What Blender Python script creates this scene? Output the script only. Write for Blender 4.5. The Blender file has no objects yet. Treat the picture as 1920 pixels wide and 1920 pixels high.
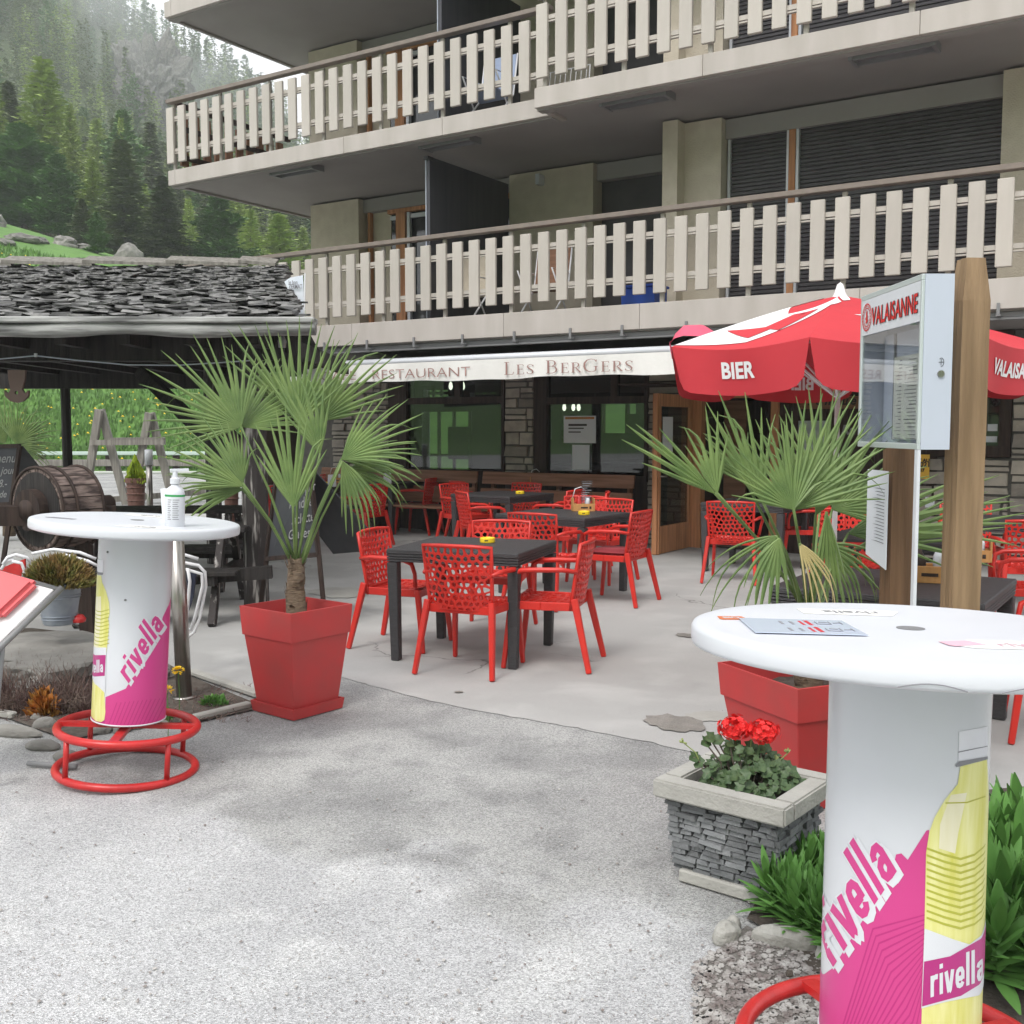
import bpy, bmesh, math, random
from mathutils import Vector, Matrix, noise
import numpy as np
random.seed(7)
SC = bpy.context.scene
COL = SC.collection
R = math.radians
V = Vector
# ------------------------------------------------------------------ camera
FP = 2000.0; PITCH = R(4.47); HC = 1.6; FA = R(57.13)
cd = bpy.data.cameras.new('camera'); cam = bpy.data.objects.new('camera', cd); COL.objects.link(cam)
cam.location = (0, 0, HC); cam.rotation_euler = (R(90) - PITCH, 0, 0)
cd.sensor_width = 36; cd.lens = 36 * FP / 1920; cd.clip_start = 0.05; cd.clip_end = 3000
SC.camera = cam
# ------------------------------------------------------------------ sky and sun
w = bpy.data.worlds.new('World'); SC.world = w; w.use_nodes = True
nt = w.node_tree; nt.nodes.clear()
out = nt.nodes.new('ShaderNodeOutputWorld'); bg = nt.nodes.new('ShaderNodeBackground')
sky = nt.nodes.new('ShaderNodeTexSky'); sky.sky_type = 'NISHITA'; sky.sun_disc = False
SUN_EL, SUN_AZ = 52, 205
sky.sun_elevation = R(SUN_EL); sky.sun_rotation = R(SUN_AZ); sky.air_density = 1.2; sky.dust_density = 4.0; sky.ozone_density = 1.0
hs = nt.nodes.new('ShaderNodeHueSaturation'); hs.inputs['Saturation'].default_value = 0.16
mx = nt.nodes.new('ShaderNodeMix'); mx.data_type = 'RGBA'; mx.inputs[0].default_value = 0.6
mx.inputs[7].default_value = (9.0, 9.1, 9.5, 1)
nt.links.new(sky.outputs[0], hs.inputs['Color']); nt.links.new(hs.outputs[0], mx.inputs[6])
nt.links.new(mx.outputs[2], bg.inputs[0]); bg.inputs[1].default_value = 0.13
nt.links.new(bg.outputs[0], out.inputs[0])
sd = bpy.data.lights.new('sun', 'SUN'); sd.energy = 1.45; sd.angle = R(20); sd.color = (1, .97, .92)
so = bpy.data.objects.new('sun', sd); COL.objects.link(so)
az = R(SUN_AZ); el = R(SUN_EL)
sdir = V((math.sin(az) * math.cos(el), math.cos(az) * math.cos(el), math.sin(el)))
so.rotation_euler = sdir.to_track_quat('Z', 'Y').to_euler(); so.location = (0, 0, 40)
vs = SC.view_settings; vs.view_transform = 'Standard'; vs.look = 'None'; vs.gamma = 1; vs.exposure = 0.67; vs.use_curve_mapping = False
SC.render.engine = 'CYCLES'; SC.cycles.max_bounces = 8; SC.cycles.diffuse_bounces = 4; SC.cycles.transparent_max_bounces = 12
SC.cycles.volume_bounces = 2
# ------------------------------------------------------------------ points of the place
UD = V((math.sin(FA), -math.cos(FA), 0)); ND = V((math.cos(FA), math.sin(FA), 0))
def ray(px, py):
    return V(((px - 960) / FP, 0, 0)) + V((0, math.cos(PITCH), -math.sin(PITCH))) + (960 - py) / FP * V((0, math.sin(PITCH), math.cos(PITCH)))
def G(px, py, z=0.0):
    v = ray(px, py); return V((0, 0, HC)) + v * ((z - HC) / v.z)
def D(px, py, y):
    v = ray(px, py); return V((0, 0, HC)) + v * (y / v.y)
def P(px, py, n):
    v = ray(px, py); p = V((0, 0, HC)) + v * (n / v.dot(ND)); return p.dot(UD), p.z
def FW(u, n, z): return UD * u + ND * n + V((0, 0, z))
# ------------------------------------------------------------------ object helpers
def tag(o, label=None, cat=None, group=None, kind=None):
    if label: o['label'] = label
    if cat: o['category'] = cat
    if group: o['group'] = group
    if kind: o['kind'] = kind
    return o
def thing(name, label, cat, loc=(0, 0, 0), rz=0.0, group=None):
    o = bpy.data.objects.new(name, None); COL.objects.link(o); o.empty_display_size = .1
    o.location = loc; o.rotation_euler = (0, 0, rz); return tag(o, label, cat, group)
class MB:
    def __init__(s): s.v = []; s.f = []; s.m = []
    def add(s, vs, fs, mi=0):
        k = len(s.v); s.v += [tuple(p) for p in vs]
        for f in fs: s.f.append(tuple(i + k for i in f)); s.m.append(mi)
        return s
    def box(s, a, b, mi=0):
        x0, y0, z0 = a; x1, y1, z1 = b
        return s.add([(x0,y0,z0),(x1,y0,z0),(x1,y1,z0),(x0,y1,z0),(x0,y0,z1),(x1,y0,z1),(x1,y1,z1),(x0,y1,z1)],
              [(3,2,1,0),(4,5,6,7),(0,1,5,4),(1,2,6,5),(2,3,7,6),(3,0,4,7)], mi)
    def hexa(s, p, mi=0):   # 8 corners, lower ring then upper ring
        return s.add(p, [(3,2,1,0),(4,5,6,7),(0,1,5,4),(1,2,6,5),(2,3,7,6),(3,0,4,7)], mi)
    def beam(s, p, q, w, h, up=(0, 0, 1), mi=0, taper=1.0):
        p = V(p); q = V(q); d = (q - p).normalized(); x = d.cross(V(up))
        if x.length < 1e-4: x = d.cross(V((0, 1, 0)))
        x.normalize(); y = x.cross(d)
        a = [p + x*i*w/2 + y*j*h/2 for i, j in ((-1,-1),(1,-1),(1,1),(-1,1))]
        b = [q + (x*i*w/2 + y*j*h/2)*taper for i, j in ((-1,-1),(1,-1),(1,1),(-1,1))]
        return s.add(a + b, [(0,1,2,3),(7,6,5,4),(4,5,1,0),(5,6,2,1),(6,7,3,2),(7,4,0,3)], mi)
    def tube(s, pts, r, n=8, closed=False, mi=0, caps=True, rs=None):
        pts = [V(p) for p in pts]; m = len(pts); k = len(s.v); prev = None
        for i, p in enumerate(pts):
            if closed: t = pts[(i + 1) % m] - pts[i - 1]
            else: t = pts[min(i + 1, m - 1)] - pts[max(i - 1, 0)]
            t.normalize()
            if prev is None:
                x = t.cross(V((0, 0, 1)))
                if x.length < .05: x = t.cross(V((0, 1, 0)))
            else: x = prev - t * prev.dot(t)
            x.normalize(); prev = x; y = t.cross(x); rr = rs[i] if rs else r
            for j in range(n):
                a = 2 * math.pi * j / n; s.v.append(tuple(p + (x * math.cos(a) + y * math.sin(a)) * rr))
        for i in range(m if closed else m - 1):
            for j in range(n):
                a = k + i * n + j; b = k + i * n + (j + 1) % n; c = k + ((i + 1) % m) * n + (j + 1) % n; d = k + ((i + 1) % m) * n + j
                s.f.append((a, b, c, d)); s.m.append(mi)
        if caps and not closed:
            s.f.append(tuple(k + j for j in range(n))[::-1]); s.m.append(mi)
            s.f.append(tuple(k + (m - 1) * n + j for j in range(n))); s.m.append(mi)
        return s
    def lathe(s, prof, c=(0, 0, 0), n=24, mi=0, cap=True):
        k = len(s.v)
        for r, z in prof:
            for j in range(n):
                a = 2 * math.pi * j / n; s.v.append((c[0] + r * math.cos(a), c[1] + r * math.sin(a), c[2] + z))
        for i in range(len(prof) - 1):
            for j in range(n):
                a = k + i*n + j; b = k + i*n + (j+1) % n; s.f.append((a, b, b + n, a + n)); s.m.append(mi)
        if cap:
            s.f.append(tuple(k + j for j in range(n))[::-1]); s.m.append(mi)
            s.f.append(tuple(k + (len(prof)-1)*n + j for j in range(n))); s.m.append(mi)
        return s
    def prism(s, poly, f0, f1, mi=0):   # poly 2D mapped by two functions to the two faces
        n = len(poly); a = [f0(*p) for p in poly]; b = [f1(*p) for p in poly]
        return s.add(a + b, [tuple(range(n))[::-1], tuple(range(n, 2*n))] + [(i, (i+1) % n, n + (i+1) % n, n + i) for i in range(n)], mi)
    def build(s, name, mats, parent=None, smooth=False, bevel=0.0, seg=1, fix=True, loc=None, rot=None):
        me = bpy.data.meshes.new(name); me.from_pydata(s.v, [], s.f)
        if not isinstance(mats, (list, tuple)): mats = [mats]
        for m in mats: me.materials.append(m)
        if len(mats) > 1: me.polygons.foreach_set('material_index', s.m)
        if bevel or fix:
            bm = bmesh.new(); bm.from_mesh(me)
            if fix: bmesh.ops.recalc_face_normals(bm, faces=bm.faces)
            if bevel:
                ed = [e for e in bm.edges if e.is_manifold and e.calc_face_angle(0) > .5]
                bmesh.ops.bevel(bm, geom=ed, offset=bevel, segments=seg, affect='EDGES', clamp_overlap=True)
            bm.to_mesh(me); bm.free()
        if smooth: me.shade_smooth(); 
        me.update()
        return put(name, me, parent, loc, rot)
def put(name, me, parent=None, loc=None, rot=None):
    o = bpy.data.objects.new(name, me); COL.objects.link(o)
    if parent: o.parent = parent
    if loc is not None: o.location = loc
    if rot is not None: o.rotation_euler = rot
    return o
KIDS = {}
def kids(o): return [c for c in bpy.data.objects if c.parent == o]
def capture(o):   # nested list of a thing's tree
    return (o, [capture(c) for c in kids(o)])
def clone(tree, loc=None, rz=None, label=None, parent=None, scale=None):
    src, ch = tree; c = src.copy(); COL.objects.link(c)
    if parent: c.parent = parent
    if loc is not None: c.location = loc
    if rz is not None: c.rotation_euler = (0, 0, rz)
    if scale is not None: c.scale = scale
    if label: c['label'] = label
    for t in ch: clone(t, parent=c)
    return c
# ------------------------------------------------------------------ materials
def mat(name, col, rough=.6, col2=None, ns=8.0, bump=0.0, bs=40.0, metal=0.0, spec=.5, rnd=0.0, emit=0.0, stretch=None, detail=6.0, coat=0.0, trans=0.0, contrast=1.0, bias=0.0):
    m = bpy.data.materials.new(name); m.use_nodes = True; t = m.node_tree; b = t.nodes['Principled BSDF']; L = t.links
    c = (*col, 1); b.inputs['Base Color'].default_value = c; b.inputs['Roughness'].default_value = rough
    b.inputs['Metallic'].default_value = metal; b.inputs['Specular IOR Level'].default_value = spec
    if coat: b.inputs['Coat Weight'].default_value = coat; b.inputs['Coat Roughness'].default_value = .1
    if trans: b.inputs['Transmission Weight'].default_value = trans
    tc = t.nodes.new('ShaderNodeTexCoord'); mp = t.nodes.new('ShaderNodeMapping'); L.new(tc.outputs['Object'], mp.inputs[0])
    if stretch: mp.inputs['Scale'].default_value = stretch
    last = None
    if col2:
        n = t.nodes.new('ShaderNodeTexNoise'); n.inputs['Scale'].default_value = ns; n.inputs['Detail'].default_value = detail; L.new(mp.outputs[0], n.inputs[0])
        r = t.nodes.new('ShaderNodeMapRange'); r.inputs[1].default_value = .5 + bias - .22 / contrast; r.inputs[2].default_value = .5 + bias + .22 / contrast; L.new(n.outputs[0], r.inputs[0])
        x = t.nodes.new('ShaderNodeMix'); x.data_type = 'RGBA'; x.inputs[6].default_value = c; x.inputs[7].default_value = (*col2, 1)
        L.new(r.outputs[0], x.inputs[0]); last = x.outputs[2]
    if rnd:
        oi = t.nodes.new('ShaderNodeObjectInfo'); rr = t.nodes.new('ShaderNodeMapRange'); rr.inputs[3].default_value = 1 - rnd; rr.inputs[4].default_value = 1 + rnd
        L.new(oi.outputs['Random'], rr.inputs[0])
        h = t.nodes.new('ShaderNodeHueSaturation'); h.inputs['Color'].default_value = c
        if last: L.new(last, h.inputs['Color'])
        L.new(rr.outputs[0], h.inputs['Value']); last = h.outputs[0]
    if last: L.new(last, b.inputs['Base Color'])
    if bump:
        n2 = t.nodes.new('ShaderNodeTexNoise'); n2.inputs['Scale'].default_value = bs; n2.inputs['Detail'].default_value = 5; L.new(mp.outputs[0], n2.inputs[0])
        bp = t.nodes.new('ShaderNodeBump'); bp.inputs['Strength'].default_value = bump; bp.inputs['Distance'].default_value = .01
        L.new(n2.outputs[0], bp.inputs['Height']); L.new(bp.outputs[0], b.inputs['Normal'])
    if emit: b.inputs['Emission Color'].default_value = c; b.inputs['Emission Strength'].default_value = emit
    return m
def ground_mat(name, c1, c2, c3, fine=220., spk=.5, patch=.5, cracks=False, rough=.9, bump=.4, front=None):
    """worn paving: speckled aggregate, wide stains, optional hairline cracks"""
    m = bpy.data.materials.new(name); m.use_nodes = True; t = m.node_tree; b = t.nodes['Principled BSDF']; L = t.links; N = t.nodes.new
    tc = N('ShaderNodeTexCoord')
    def noi(s, d=5, dist=0):
        n = N('ShaderNodeTexNoise'); n.inputs['Scale'].default_value = s; n.inputs['Detail'].default_value = d; n.inputs['Distortion'].default_value = dist; L.new(tc.outputs['Object'], n.inputs[0]); return n.outputs[0]
    def rng(i, a, bb, c=0, d=1):
        n = N('ShaderNodeMapRange'); n.inputs[1].default_value = a; n.inputs[2].default_value = bb; n.inputs[3].default_value = c; n.inputs[4].default_value = d; L.new(i, n.inputs[0]); return n.outputs[0]
    def mix(f, a, bb):
        n = N('ShaderNodeMix'); n.data_type = 'RGBA'; L.new(f, n.inputs[0])
        for i, q in ((6, a), (7, bb)):
            if isinstance(q, tuple): n.inputs[i].default_value = (*q, 1)
            else: L.new(q, n.inputs[i])
        return n.outputs[2]
    big = rng(noi(patch, 6, .6), .36, .64); mid = rng(noi(patch * 7, 6), .35, .7)
    base = mix(big, c1, c2); base = mix(rng(noi(patch * 4.3, 7, .3), .48, .68, 0, .6), base, c3)
    if front:   # paler resurfaced part beyond a worn, feathered joint line
        sx_ = N('ShaderNodeSeparateXYZ'); L.new(tc.outputs['Object'], sx_.inputs[0])
        m1 = N('ShaderNodeMath'); m1.operation = 'MULTIPLY_ADD'; m1.inputs[1].default_value = .6; L.new(sx_.outputs[0], m1.inputs[0]); L.new(sx_.outputs[1], m1.inputs[2])
        m2 = N('ShaderNodeMath'); m2.operation = 'MULTIPLY_ADD'; m2.inputs[1].default_value = -1.5; L.new(noi(1.7, 8, .8), m2.inputs[0]); L.new(m1.outputs[0], m2.inputs[2])
        f1 = rng(m2.outputs[0], 3.6 - .75 + .16, 3.6 - .75 - .16); fc_ = mix(rng(noi(.55, 6, .5), .38, .62), front[0], front[1]); fc_ = mix(rng(noi(2.6, 7, .4), .5, .7, 0, .7), fc_, front[2])
        base = mix(f1, base, fc_)
    vo = N('ShaderNodeTexVoronoi'); vo.inputs['Scale'].default_value = fine; L.new(tc.outputs['Object'], vo.inputs[0])
    sp = N('ShaderNodeSeparateColor'); L.new(vo.outputs['Color'], sp.inputs[0])
    hv = N('ShaderNodeHueSaturation'); L.new(base, hv.inputs['Color']); L.new(rng(sp.outputs[0], 0, 1, 1 - spk, 1 + spk), hv.inputs['Value'])
    col = hv.outputs[0]
    if cracks:
        v2 = N('ShaderNodeTexVoronoi'); v2.feature = 'DISTANCE_TO_EDGE'; v2.inputs['Scale'].default_value = .38
        mp = N('ShaderNodeVectorMath'); mp.operation = 'ADD'; nn = N('ShaderNodeTexNoise'); nn.inputs['Scale'].default_value = 1.4; nn.inputs['Detail'].default_value = 8; L.new(tc.outputs['Object'], nn.inputs[0])
        sc = N('ShaderNodeVectorMath'); sc.operation = 'SCALE'; sc.inputs[3].default_value = 1.1; L.new(nn.outputs['Color'], sc.inputs[0])
        L.new(tc.outputs['Object'], mp.inputs[0]); L.new(sc.outputs[0], mp.inputs[1]); L.new(mp.outputs[0], v2.inputs[0])
        k = rng(v2.outputs[0], .0, .006, .75, 0)
        kk = N('ShaderNodeMath'); kk.operation = 'MULTIPLY'; L.new(k, kk.inputs[0]); L.new(rng(noi(.9, 3), .5, .58), kk.inputs[1])
        col = mix(kk.outputs[0], col, (.10, .10, .09))
    L.new(col, b.inputs['Base Color']); b.inputs['Roughness'].default_value = rough; b.inputs['Specular IOR Level'].default_value = .3
    bp = N('ShaderNodeBump'); bp.inputs['Strength'].default_value = bump; bp.inputs['Distance'].default_value = .004
    L.new(vo.outputs['Distance'], bp.inputs['Height']); L.new(bp.outputs[0], b.inputs['Normal'])
    return m
def foliage(name, col, col2, ns=3.0, rough=.45, rnd=.12, trans=.0):
    return mat(name, col, rough, col2, ns, rnd=rnd, spec=.3)
def wood(name, c1, c2, axis='z', rough=.7, bump=.5, ns=6.0, rnd=.08):
    st = {'x': (.06, 1, 1), 'y': (1, .06, 1), 'z': (1, 1, .06)}[axis]
    return mat(name, c1, rough, c2, ns * 4, bump=bump, bs=ns * 14, stretch=st, rnd=rnd, spec=.3, contrast=1.3)
M = {}
M['fascia'] = mat('fascia paint', (.475, .435, .405), .65, (.385, .35, .315), 1.6, bump=.25, bs=90, rnd=.03, stretch=(2.5, 2.5, .5))
M['slat'] = mat('slat paint', (.485, .445, .40), .5, (.42, .385, .345), 3.5, rnd=.06, bump=.15, bs=150, stretch=(3, 3, .5))
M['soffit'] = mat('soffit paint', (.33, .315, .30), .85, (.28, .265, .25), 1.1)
M['plaster'] = mat('rough plaster', (.58, .52, .42), .9, (.50, .44, .35), 6.0, bump=.9, bs=60)
M['rail'] = mat('brown handrail', (.22, .18, .15), .5, (.17, .14, .12), 9)
M['shutter'] = mat('dark roller shutter', (.085, .08, .085), .5, (.06, .055, .06), 3, spec=.4)
M['darkpanel'] = mat('dark partition boards', (.035, .036, .045), .45, (.055, .055, .065), 14, stretch=(1, 1, .05))
M['darkwood'] = wood('dark stained wood', (.05, .032, .025), (.022, .014, .012))
M['blackwood'] = wood('black weathered wood', (.035, .03, .028), (.012, .011, .011), bump=.8)
M['flaky'] = mat('flaking dark paint', (.03, .024, .023), .75, (.34, .32, .30), 26, bump=.6, stretch=(1, 1, .10), contrast=4, bias=.11)
M['brownwood'] = wood('brown wood x', (.26, .14, .085), (.17, .085, .05), 'x')
M['doorwood'] = wood('orange brown door wood', (.56, .27, .13), (.36, .16, .075))
M['bench'] = wood('bench wood', (.30, .155, .10), (.20, .10, .06), 'x')
M['greywood'] = wood('weathered grey wood', (.24, .225, .20), (.13, .12, .105))
M['greylog'] = mat('silver grey log', (.36, .36, .35), .9, (.10, .10, .098), 16, bump=1.0, bs=50, stretch=(.12, 1, 1), contrast=1.5, bias=.04)
M['postwood'] = wood('honey coloured post', (.33, .22, .125), (.20, .13, .07), ns=5, bump=.8)
M['postwood2'] = wood('brown post', (.21, .12, .065), (.12, .068, .037), ns=5, bump=.6)
M['glassdark'] = None
M['white'] = mat('white plastic', (.65, .665, .705), .38, (.58, .595, .635), 2.2, bump=.05, bs=30)
M['whitegloss'] = mat('white enamel', (.64, .655, .695), .24, (.56, .575, .61), 2.5, coat=.3)
M['tubewhite'] = mat('white tube', (.75, .75, .77), .35)
M['redchair'] = mat('red plastic', (.60, .028, .018), .36, (.50, .020, .014), 9, spec=.5, rnd=.06)
M['redring'] = mat('red painted steel', (.55, .022, .022), .35, (.42, .018, .018), 18, rnd=.04, bump=.1, bs=60)
M['planter'] = mat('matt red plastic', (.50, .036, .038), .5, (.38, .048, .045), 5, bump=.08, bs=200)
M['cushion'] = mat('dark red cushion', (.28, .035, .045), .9, bump=.3, bs=90)
M['rattan'] = mat('charcoal rattan plastic', (.030, .028, .030), .5, (.045, .042, .045), 60, bump=.9, bs=90, stretch=(.4, 1, 3))
M['yellow'] = mat('yellow tin', (.85, .60, .02), .4)
M['caddy'] = wood('light wooden box', (.52, .27, .10), (.42, .2, .07))
M['steel'] = mat('brushed steel', (.45, .42, .39), .28, (.3, .28, .26), 30, metal=.9, stretch=(8, 8, .1))
M['zinc'] = mat('zinc bucket', (.36, .39, .43), .5, (.22, .25, .30), 9, metal=.5, bump=.1)
M['aludark'] = mat('grey aluminium', (.20, .20, .205), .45)
M['alu'] = mat('pale aluminium', (.48, .52, .60), .4, (.45, .49, .56), 3)
M['alugreen'] = mat('case frame aluminium', (.55, .60, .60), .35, metal=.3)
M['pink'] = mat('pink print', (.57, .05, .23), .35)
M['magenta'] = mat('magenta print', (.42, .025, .19), .35)
M['pinkdark'] = mat('pink line print', (.46, .025, .18), .35)
M['black'] = mat('black print', (.02, .02, .02), .6)
M['inkgrey'] = mat('grey ink', (.22, .22, .24), .7)
M['inkred'] = mat('red ink', (.5, .03, .04), .6)
M['paper'] = mat('paper sheet', (.74, .76, .80), .7, (.70, .72, .78), 4)
M['paperyel'] = mat('yellowed menu sheet', (.78, .79, .66), .7, (.82, .83, .80), 6)
M['canvas'] = mat('awning canvas', (.74, .73, .70), .8, (.70, .69, .66), 9, bump=.15, bs=30)
M['ink_awning'] = mat('faded brown ink', (.30, .17, .15), .8)
M['canopy'] = mat('red parasol cloth', (.54, .030, .042), .75, (.46, .024, .036), 2, bump=.3, bs=8)
M['canopypink'] = mat('sun bleached flap', (.68, .09, .16), .75)
M['canopywhite'] = mat('white parasol print', (.72, .71, .72), .8)
M['stoneblend'] = mat('rubble stone', (.44, .39, .33), .9, (.28, .25, .225), 5, bump=.8, bs=25, rnd=.32)
M['mortar'] = mat('mortar', (.13, .12, .11), .95, (.09, .085, .08), 12)
M['slate'] = mat('grey slate piece', (.20, .205, .21), .85, (.12, .125, .13), 10, bump=.9, bs=45, rnd=.32)
M['cap'] = mat('cast concrete rim', (.40, .39, .36), .9, (.32, .31, .285), 7, bump=.5, bs=60)
M['rock'] = mat('weathered rock', (.25, .24, .22), .95, (.13, .125, .115), 2.6, bump=1.0, bs=9, contrast=1.4, rnd=.15)
M['palestone'] = mat('pale border stone', (.40, .39, .36), .95, (.27, .26, .235), 14, bump=1.0, bs=40)
M['soil'] = mat('dark soil', (.055, .042, .034), 1.0, (.10, .085, .07), 30, bump=1.0, bs=50)
M['gravel'] = mat('loose gravel stone', (.46, .44, .42), .9, (.20, .17, .16), 22, rnd=.2, contrast=2)
M['shingle'] = mat('dark wood shingle', (.21, .205, .20), .8, (.06, .06, .06), 9, bump=.9, bs=35, stretch=(1, .3, 1), rnd=.7)
M['palm'] = foliage('palm leaf', (.175, .245, .08), (.09, .15, .05), 9)
M['palmtrunk'] = mat('palm fibre trunk', (.20, .145, .095), .95, (.10, .07, .05), 20, bump=1.0, bs=40, stretch=(1, 1, 3))
M['palmdry'] = foliage('dry palm tip', (.42, .34, .17), (.35, .30, .12), 5)
M['leafdark'] = foliage('dark geranium leaf', (.035, .072, .028), (.10, .15, .065), 45)
M['leafmid'] = foliage('fresh green leaf', (.12, .27, .06), (.08, .19, .045), 9)
M['flower'] = mat('red petals', (.80, .012, .012), .6, (.62, .01, .01), 30)
M['heather'] = foliage('heather tips', (.26, .13, .06), (.16, .19, .05), 14)
M['twig'] = mat('dry twigs', (.085, .045, .04), .9, (.24, .18, .15), 8, rnd=.1, contrast=1.6, bias=.05)
M['orange'] = foliage('orange leaves', (.50, .14, .03), (.32, .20, .05), 14)
M['petal'] = mat('yellow petals', (.9, .6, .01), .6)
M['conifer'] = foliage('golden conifer', (.34, .42, .03), (.20, .30, .03), 12)
M['blackboard'] = mat('chalkboard', (.028, .030, .036), .6, (.05, .052, .06), 5)
M['chalk'] = mat('chalk writing', (.26, .26, .26), .9)
M['spruce'] = foliage('spruce needles', (.20, .24, .11), (.10, .14, .065), .9, rnd=.3)
M['larch'] = foliage('larch needles', (.38, .46, .14), (.23, .32, .09), .8, rnd=.22)
M['pine'] = foliage('pine needles', (.10, .19, .07), (.15, .25, .085), .9, rnd=.2)
M['bark'] = mat('bark', (.16, .125, .10), .95, (.09, .07, .06), 5)
M['blue'] = mat('blue plastic', (.02, .08, .42), .5)
M['navy'] = mat('navy cloth', (.03, .035, .06), .9)
M['iron'] = mat('black iron', (.02, .02, .02), .5)
M['lamp'] = mat('lit bulb', (1, .95, .85), .5, emit=4.0)
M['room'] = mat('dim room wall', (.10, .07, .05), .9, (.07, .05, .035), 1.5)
M['brass'] = mat('worn iron plate', (.12, .075, .06), .6)
def glass(name, tint, refl=.12):
    m = bpy.data.materials.new(name); m.use_nodes = True; t = m.node_tree; t.nodes.clear(); L = t.links; N = t.nodes.new
    o = N('ShaderNodeOutputMaterial'); a = N('ShaderNodeBsdfTransparent'); a.inputs[0].default_value = (*tint, 1); g = N('ShaderNodeBsdfGlossy'); g.inputs['Roughness'].default_value = .02; g.inputs[0].default_value = (.9, .9, .9, 1)
    f = N('ShaderNodeLayerWeight'); f.inputs[0].default_value = .5; pw = N('ShaderNodeMath'); pw.operation = 'POWER'; pw.inputs[1].default_value = 4; L.new(f.outputs['Facing'], pw.inputs[0]); ad = N('ShaderNodeMath'); ad.operation = 'MULTIPLY_ADD'; ad.inputs[1].default_value = .8; ad.inputs[2].default_value = refl; L.new(pw.outputs[0], ad.inputs[0])
    x = N('ShaderNodeMixShader'); L.new(ad.outputs[0], x.inputs[0]); L.new(a.outputs[0], x.inputs[1]); L.new(g.outputs[0], x.inputs[2]); L.new(x.outputs[0], o.inputs[0]); return m
M['pane'] = glass('window pane', (.42, .46, .43), .07)
M['caseglass'] = glass('case pane', (.95, .96, .97), .10)
M['clear'] = glass('clear acrylic', (.85, .88, .9), .05)
M['paneup'] = mat('upper window glass', (.03, .032, .035), .06, spec=.9)
# ------------------------------------------------------------------ lettering
def text2d(s, size=1.0, off=0.0, shear=0.0, sx=1.0, space=1.0):
    c = bpy.data.curves.new('t', 'FONT'); c.body = s; c.size = size; c.offset = off; c.shear = shear; c.space_character = space
    c.resolution_u = 3; c.dimensions = '2D'; c.fill_mode = 'FRONT'
    o = bpy.data.objects.new('t', c); COL.objects.link(o); bpy.context.view_layer.update()
    me = o.evaluated_get(bpy.context.evaluated_depsgraph_get()).to_mesh()
    bm = bmesh.new(); bm.from_mesh(me); bpy.data.objects.remove(o); bpy.data.curves.remove(c)
    for v in bm.verts: v.co.x *= sx; v.co.z = 0
    return bm
def slice_bm(bm, step, axis=0):
    if not bm.verts: return
    lo = min(v.co[axis] for v in bm.verts); hi = max(v.co[axis] for v in bm.verts); k = lo + step
    no = [0, 0, 0]; no[axis] = 1
    while k < hi:
        co = [0, 0, 0]; co[axis] = k
        bmesh.ops.bisect_plane(bm, geom=bm.verts[:] + bm.edges[:] + bm.faces[:], plane_co=co, plane_no=no); k += step
def decal(name, bm, fn, m, parent, step=None, stepy=None):
    if step: slice_bm(bm, step)
    if stepy: slice_bm(bm, stepy, 1)
    for v in bm.verts: v.co = fn(v.co.x, v.co.y)
    me = bpy.data.meshes.new(name); bm.to_mesh(me); bm.free(); me.materials.append(m); return put(name, me, parent)
def poly_bm(polys):
    bm = bmesh.new()
    for p in polys: bm.faces.new([bm.verts.new((x, y, 0)) for x, y in p])
    bmesh.ops.triangulate(bm, faces=bm.faces); return bm
def stroke_bm(strokes):   # each stroke: list of (x, y, w)
    bm = bmesh.new()
    for st in strokes:
        L, Rr = [], []
        for i, (x, y, w_) in enumerate(st):
            a = st[max(i-1, 0)]; b = st[min(i+1, len(st)-1)]; d = V((b[0]-a[0], b[1]-a[1])).normalized(); n = V((-d.y, d.x)) * w_ / 2
            L.append(bm.verts.new((x+n.x, y+n.y, 0))); Rr.append(bm.verts.new((x-n.x, y-n.y, 0)))
        for i in range(len(st)-1): bm.faces.new((L[i], L[i+1], Rr[i+1], Rr[i]))
    return bm
# ------------------------------------------------------------------ ground
def sheet(name, pts, z, m, kind='structure', step=0.0):
    from mathutils.geometry import delaunay_2d_cdt
    n = len(pts); vs, _, fs, *_r = delaunay_2d_cdt([V((p[0], p[1])) for p in pts], [], [list(range(n))], 1, 1e-5)
    fs = [f if (vs[f[1]] - vs[f[0]]).cross(vs[f[2]] - vs[f[0]]) > 0 else list(f)[::-1] for f in fs]
    me = bpy.data.meshes.new(name); me.from_pydata([(v.x, v.y, z) for v in vs], [], fs); me.materials.append(m); o = put(name, me); return tag(o, kind=kind)
def rough(pts, amp=.03, n=8, seed=1):
    rr = random.Random(seed); o = []
    for i in range(len(pts) - 1):
        a = V(pts[i]); b = V(pts[i+1])
        for k in range(n): o.append(a.lerp(b, k / n) + V((rr.uniform(-amp, amp), rr.uniform(-amp, amp), 0)))
    o.append(V(pts[-1])); return o
M['asphalt'] = ground_mat('old asphalt', (.255, .255, .253), (.40, .40, .39), (.195, .195, .195), 200, .36, .8, bump=.8, front=((.47, .47, .475), (.39, .39, .395), (.54, .54, .535)))
M['asphaltlight'] = ground_mat('pale sandy asphalt', (.50, .50, .505), (.39, .39, .395), (.58, .58, .57), 190, .52, .5, bump=.9)
M['terrace'] = ground_mat('terrace concrete', (.41, .405, .395), (.33, .325, .315), (.47, .465, .45), 420, .08, .42, cracks=True, bump=.2)
M['patch'] = ground_mat('worn hollow', (.22, .205, .185), (.27, .25, .23), (.17, .16, .15), 260, .2, 3)
M['grass'] = mat('meadow', (.115, .235, .045), .9, (.075, .165, .035), 1.3, bump=.8, bs=14, contrast=1.1)
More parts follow.
